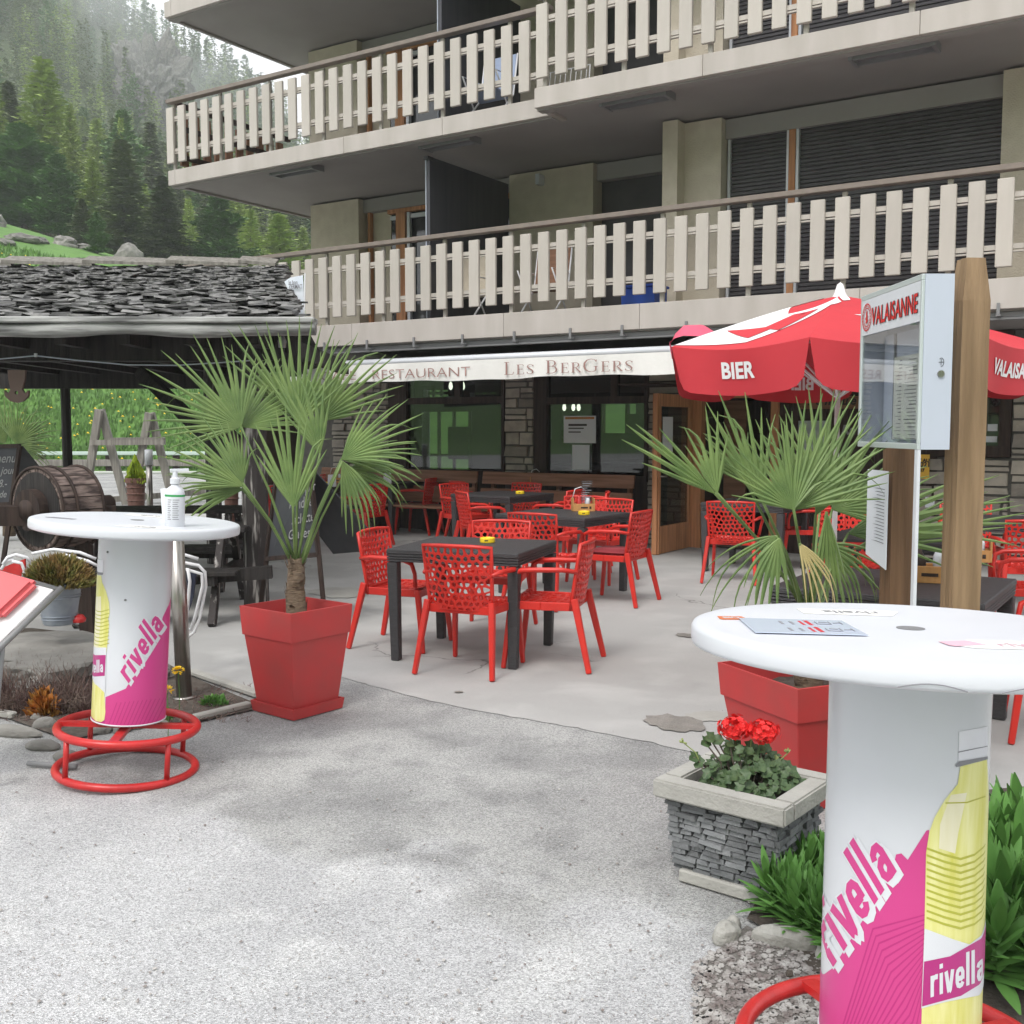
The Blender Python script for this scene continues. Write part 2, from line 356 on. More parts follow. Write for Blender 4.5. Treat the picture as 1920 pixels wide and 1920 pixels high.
M['forestfloor'] = mat('forest floor', (.10, .14, .05), 1.0, (.06, .085, .035), .12, detail=10)
sheet('asphalt', [(-45, -14, 0), (40, -14, 0), (40, 38.5, 0), (-45, 37.5, 0)], 0.0, M['asphalt'])
edge = [G(*q) for q in ((360,1266),(420,1288),(480,1300),(560,1264),(641,1271),(760,1304),(900,1335),(1060,1362),(1220,1393),(1300,1412),(1480,1480),(1700,1560))]
e2 = rough(edge[3:], .009, 8, 3)
sheet('terrace', [V((-9.5, 6.2, 0)), V((-3.2, 6.4, 0))] + edge[:3] + e2 + [V((6, 3.0, 0)), V((9, 3.2, 0)), V((14, 9, 0)), V((6.5, 19, 0)), V((-8.6, 21.5, 0)), V((-14, 18, 0))], 0.0035, M['terrace'])
fe = [G(*q) for q in ((-260,1500),(150,1472),(300,1492),(450,1542),(620,1602),(700,1612),(800,1662),(1000,1705),(1200,1765),(1330,1830),(1440,1960),(1500,2100))]
if 0: sheet('forecourt', rough(fe, .022, 7, 5) + [V((1.1, -6, 0)), V((-9, -6, 0)), V((-9, 4, 0))], 0.005, M['asphaltlight'])
# worn hollow and smaller repairs in the concrete
def blob(name, px, py, rx, ry, m, z, seed, n=26):
    c = G(px, py); rr = random.Random(seed); pts = []
    for i in range(n):
        a = 2*math.pi*i/n; k = 1 + rr.uniform(-.16, .16) + .12*math.sin(2*a + seed)
        pts.append((c.x + rx*k*math.cos(a), c.y + ry*k*math.sin(a), 0))
    return sheet(name, pts, z, m)
blob('terrace_hollow', 1268, 1358, .155, .17, M['patch'], .010, 3)
blob('terrace_repair', 1330, 1345, .14, .10, M['cap'], .0085, 6)
blob('terrace_repair', 640, 1112, .30, .34, M['cap'], .010, 9)
for q in ((1285, 1193, .07, .08), (640, 1150, .09, .06), (1090, 1000, .05, .05), (860, 1300, .03, .02)):
    blob('terrace_chip', q[0], q[1], q[2], q[3], M['patch'], .011, int(q[0]))
# plant beds
sheet('plant_bed', [G(*q) for q in ((-160,1190),(60,1180),(230,1200),(355,1270),(470,1318),(474,1334),(372,1356),(250,1362),(130,1392),(0,1345),(-160,1330))], .012, M['soil'])
sheet('plant_bed', [G(*q) for q in ((1400,1730),(1470,1600),(1560,1560),(1700,1500),(1920,1480),(2200,1500),(2300,1920),(1830,2150),(1560,1880),(1480,1770))], .014, M['soil'])
M['soil2'] = mat('grit', (.20, .185, .17), 1, (.10, .09, .08), 60, bump=.6, bs=120)
sheet('gravel_strip', [G(*q) for q in ((1330,1800),(1400,1740),(1480,1780),(1560,1850),(1700,1960),(1600,2250),(1330,2250),(1290,1960))], .009, M['soil2'])
# loose stones of the gravel strip
g = MB(); rr = random.Random(5)
def pebble(mb, c, r, rr):
    vs = [];
    for z, k in ((-.6, .7), (0, 1), (.6, .65)):
        for j in range(5):
            a = j*1.2566 + z; q = r*k*rr.uniform(.7, 1.2); vs.append((c[0]+q*math.cos(a), c[1]+q*math.sin(a), c[2]+z*r*.6))
    f = [(0,1,2,3,4)[::-1], (10,11,12,13,14)]
    for l in (0, 5):
        for j in range(5): f.append((l+j, l+(j+1)%5, l+5+(j+1)%5, l+5+j))
    mb.add(vs, f)
for i in range(3400):
    px = rr.uniform(1300, 1640); py = rr.uniform(1745, 2000)
    if py < 1745 + max(0, (1420-px))*.55: continue
    c = G(px, py); pebble(g, (c.x, c.y, .012), rr.choice((.004, .005, .006, .008, .012)), rr)
tag(g.build('gravel', M['gravel'], fix=False), kind='stuff', label='loose pale gravel beside the plant bed', cat='gravel')
g = MB(); rr = random.Random(6)
for i in range(2600):
    px = rr.uniform(0, 1420); py = 1330 + rr.random()**.7*620; c = G(px, py); r_ = rr.uniform(.0012, .0036) if rr.random() < .93 else rr.uniform(.004, .007)
    if py < 1480 and rr.random() < .5: continue
    pebble(g, (c.x, c.y, .006), r_, rr)
tag(g.build('loose_grit', M['gravel'], fix=False), kind='stuff', label='loose grit lying on the worn asphalt', cat='grit')
# ------------------------------------------------------------------ terrain
def ss(a, b, x):
    t = min(1, max(0, (x - a) / (b - a))); return t*t*(3 - 2*t)
def hz(x, y):
    if y < -22:
        return min(32, (-22 - y) * .42) + noise.noise(V((x*.05, y*.05, 3)))*1.2
    if y < 38.6: return -.06
    s = x / y
    cz = 11.3 + max(-2, min(6, (-x - 22) * .28))
    m = y - 38.6
    z1 = cz * (1 - math.exp(-m / 11.0)) * 1.12 if m < 26 else cz * 1.015 + (m - 26) * .02
    z1 *= .25 + .75 * ss(14, -14, x)
    e = min(.80, max(.10, .385 - .66 * (s + .33)))
    S = ss(74, 300, y); z = z1 + max(0, y * e - 12 - z1) * S
    if y > 300: z -= (y - 300) * .5
    z += noise.noise(V((x*.06, y*.06, 0))) * (.5 + S * 9) + noise.noise(V((x*.3, y*.3, 5))) * (.12 + S)
    return z
ys = [-160, -120, -90, -70, -55, -45, -38, -32, -27, -23, -21.9, -15] + [38.5 + i * 1.3 for i in range(30)] + [78 + i*5 for i in range(50)] + [340, 370, 420]
xs = [-420, -300, -230, -190] + [-165 + i*5 for i in range(38)] + [30, 45, 70, 110, 170, 260, 400]
xs = sorted(set(xs)); tv = []; tf = []; tm = []
for y in ys:
    for x in xs:
        xx = x if y > 100 or y < 0 else x * (.45 + .55 * max(0, (y - 30)) / 70)
        tv.append((xx, y, hz(xx, y)))
nx = len(xs)
for j in range(len(ys) - 1):
    if -15.5 < ys[j] < 38: pass
    for i in range(nx - 1):
        a = j*nx + i; tf.append((a, a+1, a+nx+1, a+nx)); tm.append(1 if ys[j] > 76 else 0)
me = bpy.data.meshes.new('hillside'); me.from_pydata(tv, [], tf); me.materials.append(M['grass']); me.materials.append(M['forestfloor'])
me.polygons.foreach_set('material_index', tm); me.shade_smooth(); tag(put('hillside', me), kind='structure')
# grass tufts and dandelions that read through the shelter
g = MB(); d = MB(); rr = random.Random(11)
for i in range(15000):
    y = 38.7 + rr.random()**1.5 * 16; x = rr.uniform(-.50, -.24) * y
    z = hz(x, y); h = rr.uniform(.12, .34); a = rr.uniform(0, 3.14); lx, ly = rr.uniform(-.1, .1), rr.uniform(-.1, .1); ww = rr.uniform(.03, .07)
    g.add([(x - ww*math.cos(a), y - ww*math.sin(a), z - .03), (x + ww*math.cos(a), y + ww*math.sin(a), z - .03), (x + lx, y + ly, z + h)], [(0, 1, 2)])
for i in range(330):
    y = 38.8 + rr.random()**1.3 * 14; x = rr.uniform(-.50, -.24) * y; z = hz(x, y) + .25; r = rr.uniform(.035, .07)
    d.add([(x-r, y, z), (x, y-r, z+.02), (x+r, y, z), (x, y+r, z+.04), (x, y, z+.06)], [(0,1,4),(1,2,4),(2,3,4),(3,0,4)])
tag(g.build('meadow_grass', M['grass'], fix=False), kind='stuff', label='long green grass on the meadow bank behind the shelter', cat='grass')
tag(d.build('dandelions', M['petal'], fix=False), kind='stuff', label='yellow dandelions scattered over the green bank', cat='flowers')
# ------------------------------------------------------------------ trees
def conifer_mesh(name, h, r, kind, seed, dens=1.0):
    rr = random.Random(seed); mb = MB()
    nw = int(h * (3.2 if kind != 'larch' else 2.6) * dens**.5); z0 = h * (.05 if kind == 'spruce' else .12)
    for i in range(nw):
        t = i / nw; z = z0 + (h - z0) * t
        if kind == 'spruce': prof = (1 - t)**.85 * (.85 + .15*math.sin(t*40))
        elif kind == 'larch': prof = (1 - t)**.75 * min(1, .5 + t*3) * .95
        else: prof = (1 - t**2.2)**.8 * (.75 + .25*math.sin(t*17 + seed))
        nb = int((8 if kind == 'spruce' else 7) * dens) + rr.randint(-1, 1)
        for b in range(max(3, nb)):
            a = rr.uniform(0, 6.283); L = r * prof * rr.uniform(.62, 1.12) + .12
            dr = {'spruce': -.28 - .25*(1-t), 'larch': .05 - .2*(1-t), 'pine': .18}[kind]
            ca, sa = math.cos(a), math.sin(a); k = max(2, int(L / (.42 / dens**.5)) + 1)
            for j in range(k):
                s = (j + .6) / k * L; cx, cy = ca*s, sa*s; cz = z + dr*s + .10*s*s/r*(1 if kind == 'spruce' else .4) + rr.uniform(-.12, .12)
                for q in range(2 if kind == 'spruce' else (2 if kind == 'larch' else 3)):
                    w_ = rr.uniform(.16, .34) * (1.15 if kind == 'pine' else 1) / dens**.3; a2 = a + rr.uniform(-1.3, 1.3); l2 = rr.uniform(.3, .62) / dens**.2
                    ex, ey = math.cos(a2), math.sin(a2); dz = rr.uniform(-.28, .05) if kind == 'spruce' else (rr.uniform(-.2, .25) if kind == 'larch' else rr.uniform(-.05, .4))
                    if kind == 'larch': w_ *= .8
                    tilt = rr.uniform(-.5, .5) * w_
                    mb.add([(cx - ey*w_*.5, cy + ex*w_*.5, cz + tilt), (cx + ey*w_*.5, cy - ex*w_*.5, cz - tilt), (cx + ex*l2 + ey*w_*.12, cy + ey*l2 - ex*w_*.12, cz + dz*l2)], [(0, 1, 2)])
    me = bpy.data.meshes.new(name); me.from_pydata(mb.v, [], mb.f); me.materials.append(M[kind]); return me
def trunk_mesh(h, r):
    mb = MB(); mb.tube([(0, 0, -.6), (0, 0, h*.4), (.03*h*.1, 0, h*.97)], r, 7, rs=[r, r*.7, .02]); me = bpy.data.meshes.new('trunk'); me.from_pydata(mb.v, [], mb.f); me.materials.append(M['bark']); return me
TM = {}
for k, hh, r_, n_ in (('spruce', 12, 2.9, 3), ('larch', 13, 2.8, 3), ('pine', 10, 2.8, 2)):
    TM[k] = [conifer_mesh('crown', hh, r_, k, 40 + i, 2.3) for i in range(n_)]; TM[k + 'h'] = hh; TM[k + 'r'] = r_; TM[k + 't'] = trunk_mesh(hh, .17)
def tree(px, pytop, y, wpx, kind, label, grp='conifers standing on the slope behind the meadow', dz=0.0):
    x = (px - 960) / FP * y; zb = hz(x, y) - .2 + dz; zt = D(px, pytop, y).z; h = max(2.5, zt - zb); rad = wpx / FP * y / 2
    t = thing({'spruce': 'spruce_tree', 'larch': 'larch_tree', 'pine': 'pine_tree'}[kind], label, {'spruce': 'spruce', 'larch': 'larch', 'pine': 'pine'}[kind], (x, y, zb), random.uniform(0, 6), grp)
    t.scale = (rad / TM[kind + 'r'],) * 2 + (h / TM[kind + 'h'],)
    put('trunk', TM[kind + 't'], t); put('crown', random.choice(TM[kind]), t); return t
near = [
 (245, 262, 70, 185, 'spruce', 'tall dark spruce with a pointed top left of the balcony corner'),
 (318, 330, 68, 150, 'spruce', 'dark spruce standing right of the tallest dark spruce'),
 (168, 372, 66, 80, 'spruce', 'small dark spruce between the broad green pine and the tall spruce'),
 (40, 152, 92, 150, 'spruce', 'dark narrow spruce rising out of the big pine at the left'),
 (195, 438, 60, 52, 'pine', 'small bushy young pine at the crest of the meadow'),
 (420, 362, 70, 135, 'pine', 'bushy dark pine just below the balcony slab'),
 (62, 235, 78, 215, 'pine', 'broad dark green pine, widest tree at the left edge'),
 (105, 108, 88, 190, 'larch', 'very tall feathery larch above the broad pine'),
 (190, 300, 76, 90, 'larch', 'bright yellow green larch behind the small dark spruce'),
 (8, 128, 84, 110, 'larch', 'bright larch cut by the left edge of the view'),
 (152, 195, 84, 80, 'larch', 'lime green larch leaning against the tall feathery larch'),
 (245, 220, 98, 62, 'larch', 'slim bright larch above the tip of the tall spruce'),
 (532, 400, 72, 130, 'larch', 'fresh green larch beside the corner pillar of the building'),
 (478, 392, 80, 90, 'larch', 'pale green larch between the dark pine and the building'),
 (575, 425, 84, 70, 'larch', 'light larch half hidden by the corner pillar'),
 (365, 372, 84, 60, 'larch', 'thin pale larch between the two darkest trees'),
 (125, 290, 73, 120, 'pine', 'dark green pine in front of the tall feathery larch'),
 (285, 345, 80, 60, 'larch', 'small bright larch between the two dark spruces'),
]
for q in near: tree(*q)
rr = random.Random(21); cnt = 0
for i in range(120):
    y = rr.uniform(96, 175); s = rr.uniform(-.52, -.19); x = s*y; px = 960 + FP*s
    k = rr.choices(['spruce', 'larch', 'pine'], [5, 3, 1])[0]
    h = rr.uniform(9, 16); zb = hz(x, y)
    col = {'spruce': 'dark', 'larch': 'light green', 'pine': 'bushy'}[k]
    band = 'lower' if y < 120 else ('middle' if y < 150 else 'upper')
    t = thing(k + '_tree', '%s %s %s in the %s wood on the %s of the mountainside' % ('tall' if h > 13.6 else ('short' if h < 11 else 'middling'), col, k, band, 'left edge' if s < -.42 else ('left part' if s < -.34 else ('centre' if s < -.26 else 'right shoulder'))), k, (x, y, zb - .3), rr.uniform(0, 6), 'mid distance trees of the mountainside %s %s' % (k, band))
    sc = h / TM[k + 'h']; t.scale = (sc*rr.uniform(.7, 1.0),)*2 + (sc,)
    put('trunk', TM[k + 't'], t); put('crown', rr.choice(TM[k]), t)
def far_mass():
    base = {}
    for k in ('spruce', 'larch', 'pine'):
        me = conifer_mesh('far', TM[k + 'h'], TM[k + 'r'] * .8, k, 77, .62); v = np.zeros(len(me.vertices)*3); me.vertices.foreach_get('co', v)
        base[k] = (v.reshape(-1, 3), len(me.polygons)); bpy.data.meshes.remove(me)
    rr = random.Random(5); vs = []; mi = []
    for i in range(1250):
        y = 150 + rr.random()**.8 * 170; s = rr.uniform(-.56, -.10); x = s*y; z = hz(x, y)
        if abs(x + 78) < 7 and abs(y - 238) < 14: continue
        k = rr.choices(['spruce', 'larch', 'pine'], [6, 3, 1])[0]; b, nf = base[k]
        h = rr.uniform(8, 17) / TM[k + 'h']; a = rr.uniform(0, 6.28); c, s_ = math.cos(a), math.sin(a); q = b * np.array([h*.8, h*.8, h])
        q = np.stack([q[:, 0]*c - q[:, 1]*s_ + x, q[:, 0]*s_ + q[:, 1]*c + y, q[:, 2] + z - .5], 1); vs.append(q); mi += [('spruce', 'larch', 'pine').index(k)] * nf
    vs = np.concatenate(vs); n = len(vs); me = bpy.data.meshes.new('far_forest')
    me.vertices.add(n); me.vertices.foreach_set('co', vs.ravel()); me.loops.add(n); me.loops.foreach_set('vertex_index', np.arange(n)); me.polygons.add(n//3)
    me.polygons.foreach_set('loop_start', np.arange(0, n, 3))
    for k in ('spruce', 'larch', 'pine'): me.materials.append(M[k])
    me.polygons.foreach_set('material_index', mi); me.update(); me.validate()
    tag(put('far_forest', me), kind='stuff', label='misty conifer forest covering the upper mountainside', cat='forest'); print('far tris', n//3)
far_mass()
# trees behind the viewer, they show in the panes
rr = random.Random(9)
for i in range(26):
    x = rr.uniform(-60, 50); y = rr.uniform(-75, -34); k = rr.choice(['spruce', 'larch'])
    t = thing(k + '_tree', '%s conifer on the bank behind the viewer' % ('dark' if k == 'spruce' else 'light'), k, (x, y, hz(x, y) - .4), rr.uniform(0, 6), 'conifers on the bank behind the viewer ' + k)
    put('trunk', TM[k + 't'], t); put('crown', rr.choice(TM[k]), t)
# rocks
def rock(name, c, rx, ry, rz_, label, seed, m='rock', cat='rock', sub=3, parent=None, amp=.28, fr=1.6, flat=None, grp=None):
    bm = bmesh.new(); bmesh.ops.create_icosphere(bm, subdivisions=sub, radius=1)
    for v in bm.verts:
        p = v.co.copy(); n = noise.noise(p*fr + V((seed, 0, 0))) * amp + noise.noise(p*fr*3.3 + V((0, seed, 0))) * amp*.40 + abs(noise.noise(p*fr*8 + V((seed, seed, 0)))) * -amp*.30
        p *= 1 + n
        if flat is not None and p.z > flat: p.z = flat + (p.z - flat) * .25
        v.co = (p.x*rx, p.y*ry, p.z*rz_)
    me = bpy.data.meshes.new(name); bm.to_mesh(me); bm.free(); me.materials.append(M[m]); o = put(name, me, parent, loc=c)
    if label: tag(o, label, cat, grp)
    return o
for i, (px, y, w_, h_, lab) in enumerate(((5, 62, 1.3, .9, 'pale boulder at the left edge of the meadow crest'), (55, 57, 1.7, .5, 'flat grey rock in the grass under the big pine'), (22, 55, 1.0, .35, 'low rock slab nearest the left edge of the meadow'), (135, 60, 1.2, .7, 'rounded boulder just above the shingle roof'), (252, 60, 1.3, 1.5, 'pointed boulder at the foot of the tall dark spruce'), (120, 53, .6, .3, 'small stone in the green slope right of the flat rock'), (90, 58, .7, .35, 'small pale stone beneath the broad pine'), (168, 61, 1.2, .45, 'long low rock left of the young bushy pine'))):
    x = (px - 960)/FP*y; rock('boulder', (x, y, hz(x, y)), w_*.6, .7, h_*.65, lab, i, grp=None)
rock('boulder', (-27.5, 44, hz(-27.5, 44)), 1.9, .8, .7, 'grey boulder on the bank behind the small palm', 12)
ox, oy = -78, 238
rock('cliff', (ox, oy, hz(ox, oy) + 7), 8, 6, 12, 'bare pale crag in the middle of the forested mountainside', 31, cat='crag', amp=.42, sub=6, fr=2.6)
for i, (px, y, hh) in enumerate(((232, 165, 17), (277, 172, 13), (30, 120, 15))):
    x = (px - 960)/FP*y; mb = MB(); mb.tube([(0, 0, -1), (.1, 0, hh*.5), (0, 0, hh)], .2, 6, rs=[.24, .15, .03])
    t = mb.build('dead_tree', mat('bleached trunk', (.5, .47, .42), .9)); t.location = (x, y, hz(x, y)); tag(t, ['bleached dead trunk above the middle of the wood', 'thinner dead trunk right of the bleached one', 'pale bare trunk at the left of the wood', 'pale bare trunk behind the dark pine'][i], 'dead tree')
# ------------------------------------------------------------------ apartment building (local x along the facade, y into it)
B0 = 10.8; WU = 13.0; WR = 11.95; WG = 13.35
bld = thing('apartment_building', 'beige apartment block with slatted balconies above a stone fronted restaurant', 'building', (0, 0, 0), R(-90) + FA)
def bb(name, m, *boxes, parent=None, bevel=0):
    mb = MB()
    for b in boxes: mb.box((b[0], b[2], b[4]), (b[1], b[3], b[5]))
    return mb.build(name, m, parent or bld, bevel=bevel)
U_END = 1.5
Z1L, Z1T, Z2L, Z2T, Z3L, Z3T = 2.70, 2.98, 5.19, 5.405, 7.60, 7.82
USTEP = -6.47; BR = 10.47; UL = -13.05
# slabs
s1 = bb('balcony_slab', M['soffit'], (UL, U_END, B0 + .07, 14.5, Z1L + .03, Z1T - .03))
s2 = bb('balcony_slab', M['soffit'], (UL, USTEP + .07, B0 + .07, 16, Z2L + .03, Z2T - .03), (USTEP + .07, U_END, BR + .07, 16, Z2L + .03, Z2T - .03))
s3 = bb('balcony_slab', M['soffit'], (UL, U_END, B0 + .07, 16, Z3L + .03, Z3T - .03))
def fascia(slab, u0, u1, n, zl, zt, seams):
    us = [u0] + [s for s in seams if u0 < s < u1] + [u1]
    for a, b in zip(us, us[1:]): bb('fascia_panel', M['fascia'], (a + .002, b - .002, n, n + .065, zl, zt), parent=slab, bevel=.004)
    bb('drip_edge', M['soffit'], (u0, u1, n + .066, n + .19, zl - .018, zl + .028), parent=slab)
fascia(s1, UL, U_END, B0, Z1L, Z1T, (-12.9, -9.5, -7.1, -5.3, -2.9, -.5))
fascia(s2, UL, USTEP, B0, Z2L, Z2T, (-12.9, -9.6, -8.0))
fascia(s2, USTEP, U_END, BR, Z2L, Z2T, (-4.45, -2.33, -.1))
fascia(s3, UL, U_END, B0, Z3L, Z3T, (-12.9, -9.6))
for sl, zl, zt in ((s1, Z1L, Z1T), (s2, Z2L, Z2T), (s3, Z3L, Z3T)):
    bb('end_edge', M['soffit'], (UL - .004, UL + .05, B0 + .07, 14.4, zl, zt), parent=sl)
bb('step_side', M['fascia'], (USTEP, USTEP + .06, BR + .067, B0 + .3, Z2L, Z2T), parent=s2)
# boxes under the slabs (folded awning heaters)
for px, py, n, sl, z in ((1675, 98, BR, s2, Z2L), (1192, 185, BR, s2, Z2L), (840, 265, B0, s2, Z2L), (553, 320, B0, s2, Z2L)):
    u = P(px, py, n + .3)[0]; mb = MB(); mb.box((u-.36, n+.22, z-.045), (u+.36, n+.26, z+.028)); mb.box((u-.36, n+.40, z-.045), (u+.36, n+.44, z+.028)); mb.box((u-.40, n+.2, z-.05), (u-.36, n+.46, z+.028)); mb.box((u+.36, n+.2, z-.05), (u+.40, n+.46, z+.028))
    mb.build('ceiling_bracket', M['aludark'], sl)
# railings
def slat_mesh(h, w_=.145, th=.042):
    mb = MB(); mb.box((-w_/2, 0, 0), (w_/2, th, h)); o = mb.build('slat', M['slat'], None, bevel=.006); me = o.data; bpy.data.objects.remove(o); return me
def railing(u0, u1, n, zf, us, posts, slath=.80, z0=.10, ztop=.97):
    rl = bb('balcony_railing', M['rail'], (u0, u1, n - .02, n + .09, zf + ztop, zf + ztop + .055), bevel=.006)
    me = slat_mesh(slath)
    for u in us: put('slat', me, rl, (u, n - .012, zf + z0))
    for zz in (zf + .235, zf + .70):
        bb('cross_rail', M['slat'], (u0 + .03, u1 - .03, n + .024, n + .062, zz, zz + .016), (u0 + .03, u1 - .03, n + .024, n + .052, zz + .028, zz + .075), parent=rl)
    pm = MB(); pm.box((-.025, .064, 0), (.025, .10, ztop - .004)); po = pm.build('post', M['slat'], None, bevel=.004); pme = po.data; bpy.data.objects.remove(po)
    for u in posts: put('post', pme, rl, (u, n, zf))
    return rl
us1 = [UL + .09 + .2468 * i for i in range(59)]
railing(UL, U_END, B0, Z1T, us1, us1[0::4])
us2 = [UL + .07 + .2468 * i for i in range(27)]
railing(UL, USTEP, B0, Z2T, us2, us2[0::4])
us3 = [USTEP + .10 + .2468 * i for i in range(33)]
railing(USTEP, U_END, BR, Z2T, us3, [us3[0]] + us3[4::4])
railing(UL, U_END, B0, Z3T, [UL + .07 + .2468 * i for i in range(6)], [UL + .07, UL + 2])
# dark side railing at the free end of the upper balcony
sr = bb('side_railing', M['darkwood'], (UL + .0, UL + .06, B0 + .15, WU + .3, Z2T + .96, Z2T + 1.03))
for i in range(10): bb('board', M['brownwood'], (UL + .012, UL + .045, B0 + .22 + i*.22, B0 + .36 + i*.22, Z2T + .12, Z2T + .90), parent=sr)
for z in (.2, .62): bb('bar', M['darkwood'], (UL + .046, UL + .08, B0 + .15, WU + .2, Z2T + z, Z2T + z + .07), parent=sr)
# upper walls: left bays and the deeper projecting right bays
UWL = -12.28
def level(zf, zc):
    w_ = bb('upper_wall', M['plaster'], (UWL, P(672, 400, WU)[0], WU, WU + .5, zf, zc), (P(955, 400, WU)[0], P(1112, 350, WU)[0], WU, WU + .5, zf, zc), (UWL, UWL + .3, WU + .5, 18, zf, zc))
    bb('pier', M['plaster'], (P(1242, 300, 11.75)[0], P(1270, 300, 11.75)[0], 11.75, WU + .4, zf, zc))
    bb('upper_wall', M['plaster'], (P(1270, 300, WR)[0] + .003, P(1352, 300, WR)[0], WR, WU + .4, zf, zc), (P(1878, 250, WR)[0], U_END, WR, WU + .4, zf, zc))
    bb('lintel', M['soffit'], (P(1352, 300, WR)[0] + .002, P(1878, 250, WR)[0] - .002, WR + .12, WU, zc - .22, zc), (P(672, 400, WU)[0] + .002, P(955, 400, WU)[0] - .002, WU + .12, WU + .4, zc - .2, zc), (P(1112, 350, WU)[0] + .002, P(1242, 330, WU)[0] + .4, WU + .1, WU + .4, zc - .22, zc))
    # left window between the corner pillar and the partition
    u0 = P(672, 400, WU)[0]; u1 = P(955, 400, WU)[0]
    wf = bb('window', M['doorwood'], (P(745, 410, WU + .2)[0], P(762, 410, WU + .2)[0], WU + .16, WU + .24, zf, zc - .2), (u0 + .45, u1, WU + .16, WU + .24, zc - .26, zc - .2), (u0 + .05, u0 + .1, WU + .16, WU + .24, zf, zc - .2))
    bb('jamb', M['plaster'], (u0 + .002, u0 + .45, WU + .25, WU + .4, zf, zc - .2), parent=wf)
    bb('frame', M['whitegloss'], (P(765, 410, WU + .2)[0], P(770, 410, WU + .2)[0], WU + .17, WU + .23, zf, zc - .27), (u0 + .5, P(744, 410, WU+.2)[0], WU + .17, WU + .22, zc - .36, zc - .30), (P(772, 410, WU+.2)[0], P(800, 410, WU+.2)[0], WU + .17, WU + .22, zc - .36, zc - .30), parent=wf)
    bb('pane', M['paneup'], (u0 + .46, u1, WU + .26, WU + .27, zf, zc - .2), parent=wf)
    # middle opening
    bb('door_recess', M['shutter'], (P(1112, 350, WU)[0] + .003, P(1242, 330, WU)[0] + .5, WU + .25, WU + .3, zf, zc - .2))
    # wide shuttered window of the right bay
    ua, ub = P(1352, 300, WR)[0] + .002, P(1878, 250, WR)[0] - .002; um = P(1483, 300, WR + .2)[0]; uw = P(1495, 300, WR + .2)[0]
    ws = bb('window', M['doorwood'], (um, uw, WR + .12, WR + .20, zf, zc - .224))
    bb('frame', M['whitegloss'], (uw + .005, uw + .035, WR + .13, WR + .2, zf, zc - .224), (um - .03, um - .005, WR + .13, WR + .2, zf, zc - .224), (ua + .02, ua + .05, WR + .15, WR + .2, zf, zc - .224), parent=ws)
    for a, b in ((ua + .055, um - .035), (uw + .04, ub)):
        mb = MB(); z = zf; k = 0; prof = []
        while z < zc - .23:
            prof += [(WR + .195, z), (WR + .18, z + .008), (WR + .18, z + .036), (WR + .195, z + .044)]; z += .046
        vs = [(a, q[0], q[1]) for q in prof] + [(b, q[0], q[1]) for q in prof]; n = len(prof)
        mb.add(vs, [(i, i+1, n+i+1, n+i) for i in range(n-1)]); tag(mb.build('roller_shutter', M['shutter'], ws, fix=False), kind='stuff')
level(Z1T, Z2L); level(Z2T, Z3L)
bb('back_wall', M['soffit'], (UWL + .3, U_END, 15.8, 16, Z1L, Z3L))
# partitions between the flats
for zf, zc, px in ((Z1T, Z2L, 800), (Z2T, Z3L, 822)):
    u = P(px, 350 if px == 800 else 60, B0 + .35)[0]
    pt = bb('partition', M['darkpanel'], (u, u + .05, B0 + .35, WU, zf + .05, zc - .12)); bb('edge_strip', M['alu'], (u - .012, u - .002, B0 + .34, B0 + .375, zf + .05, zc - .12), parent=pt); bb('bracket', M['iron'], (u - .01, u + .06, B0 + .3, B0 + .42, zc - .16, zc - .12), parent=pt)
# things left on the balconies
bb('wall_lamp', M['white'], (P(1010, 312, WU - .1)[0] - .03, P(1010, 312, WU - .1)[0] + .03, WU - .14, WU, 4.98, 5.12))
def btop(name, label, cat, *boxes, m, bevel=.006):
    t = thing(name, label, cat, tuple(FW(boxes[0][0], boxes[0][2], boxes[0][4])), R(-90) + FA); o = boxes[0]
    mb = MB()
    for b in boxes: mb.box((b[0]-o[0], b[2]-o[2], b[4]-o[4]), (b[1]-o[0], b[3]-o[2], b[5]-o[4]))
    mb.build('body', m, t, bevel=bevel); return t
ub = P(1168, 560, B0 + .4)[0]; uc = P(1230, 560, B0 + .4)[0]
btop('storage_box', 'blue plastic box behind the slats of the first floor balcony', 'box', (ub, uc, B0 + .35, B0 + .7, Z1T - .029, Z1T + .23), (ub-.02, uc+.02, B0 + .33, B0 + .72, Z1T + .23, Z1T + .26), m=M['blue'])
us_ = P(905, 120, B0 + .5)[0]
def chair_frame(u, n, z, label, m, name='balcony_chair'):
    t = thing(name, label, 'chair', tuple(FW(u, n, z)), R(-90) + FA)
    f = MB()
    for sx in (-.25, .25): f.tube([(sx, -.22, 0), (sx, .2, .42), (sx, .3, .95)], .012, 6); f.tube([(sx, .25, 0), (sx, -.2, .62), (sx, .2, .62)], .012, 6)
    f.build('frame', M['tubewhite'], t, smooth=True)
    s = MB(); s.hexa([(-.24, -.2, .40), (.24, -.2, .40), (.24, .2, .38), (-.24, .2, .38), (-.24, -.2, .42), (.24, -.2, .42), (.24, .2, .40), (-.24, .2, .40)]); s.build('seat', m, t)
    s = MB(); s.hexa([(-.24, .2, .42), (.24, .2, .42), (.24, .22, .42), (-.24, .22, .42), (-.24, .28, .94), (.24, .28, .94), (.24, .3, .94), (-.24, .3, .94)]); s.build('backrest', m, t); return t
chair_frame(P(915, 150, B0 + .6)[0], B0 + .6, Z2T - .03, 'folding chair with pale blue cloth behind the upper balcony slats', mat('pale blue cloth', (.35, .42, .58), .9))
chair_frame(P(1010, 500, B0 + .7)[0], B0 + .8, Z1T - .03, 'white framed folding chair behind the first floor slats under the pale pillar', M['brownwood'])
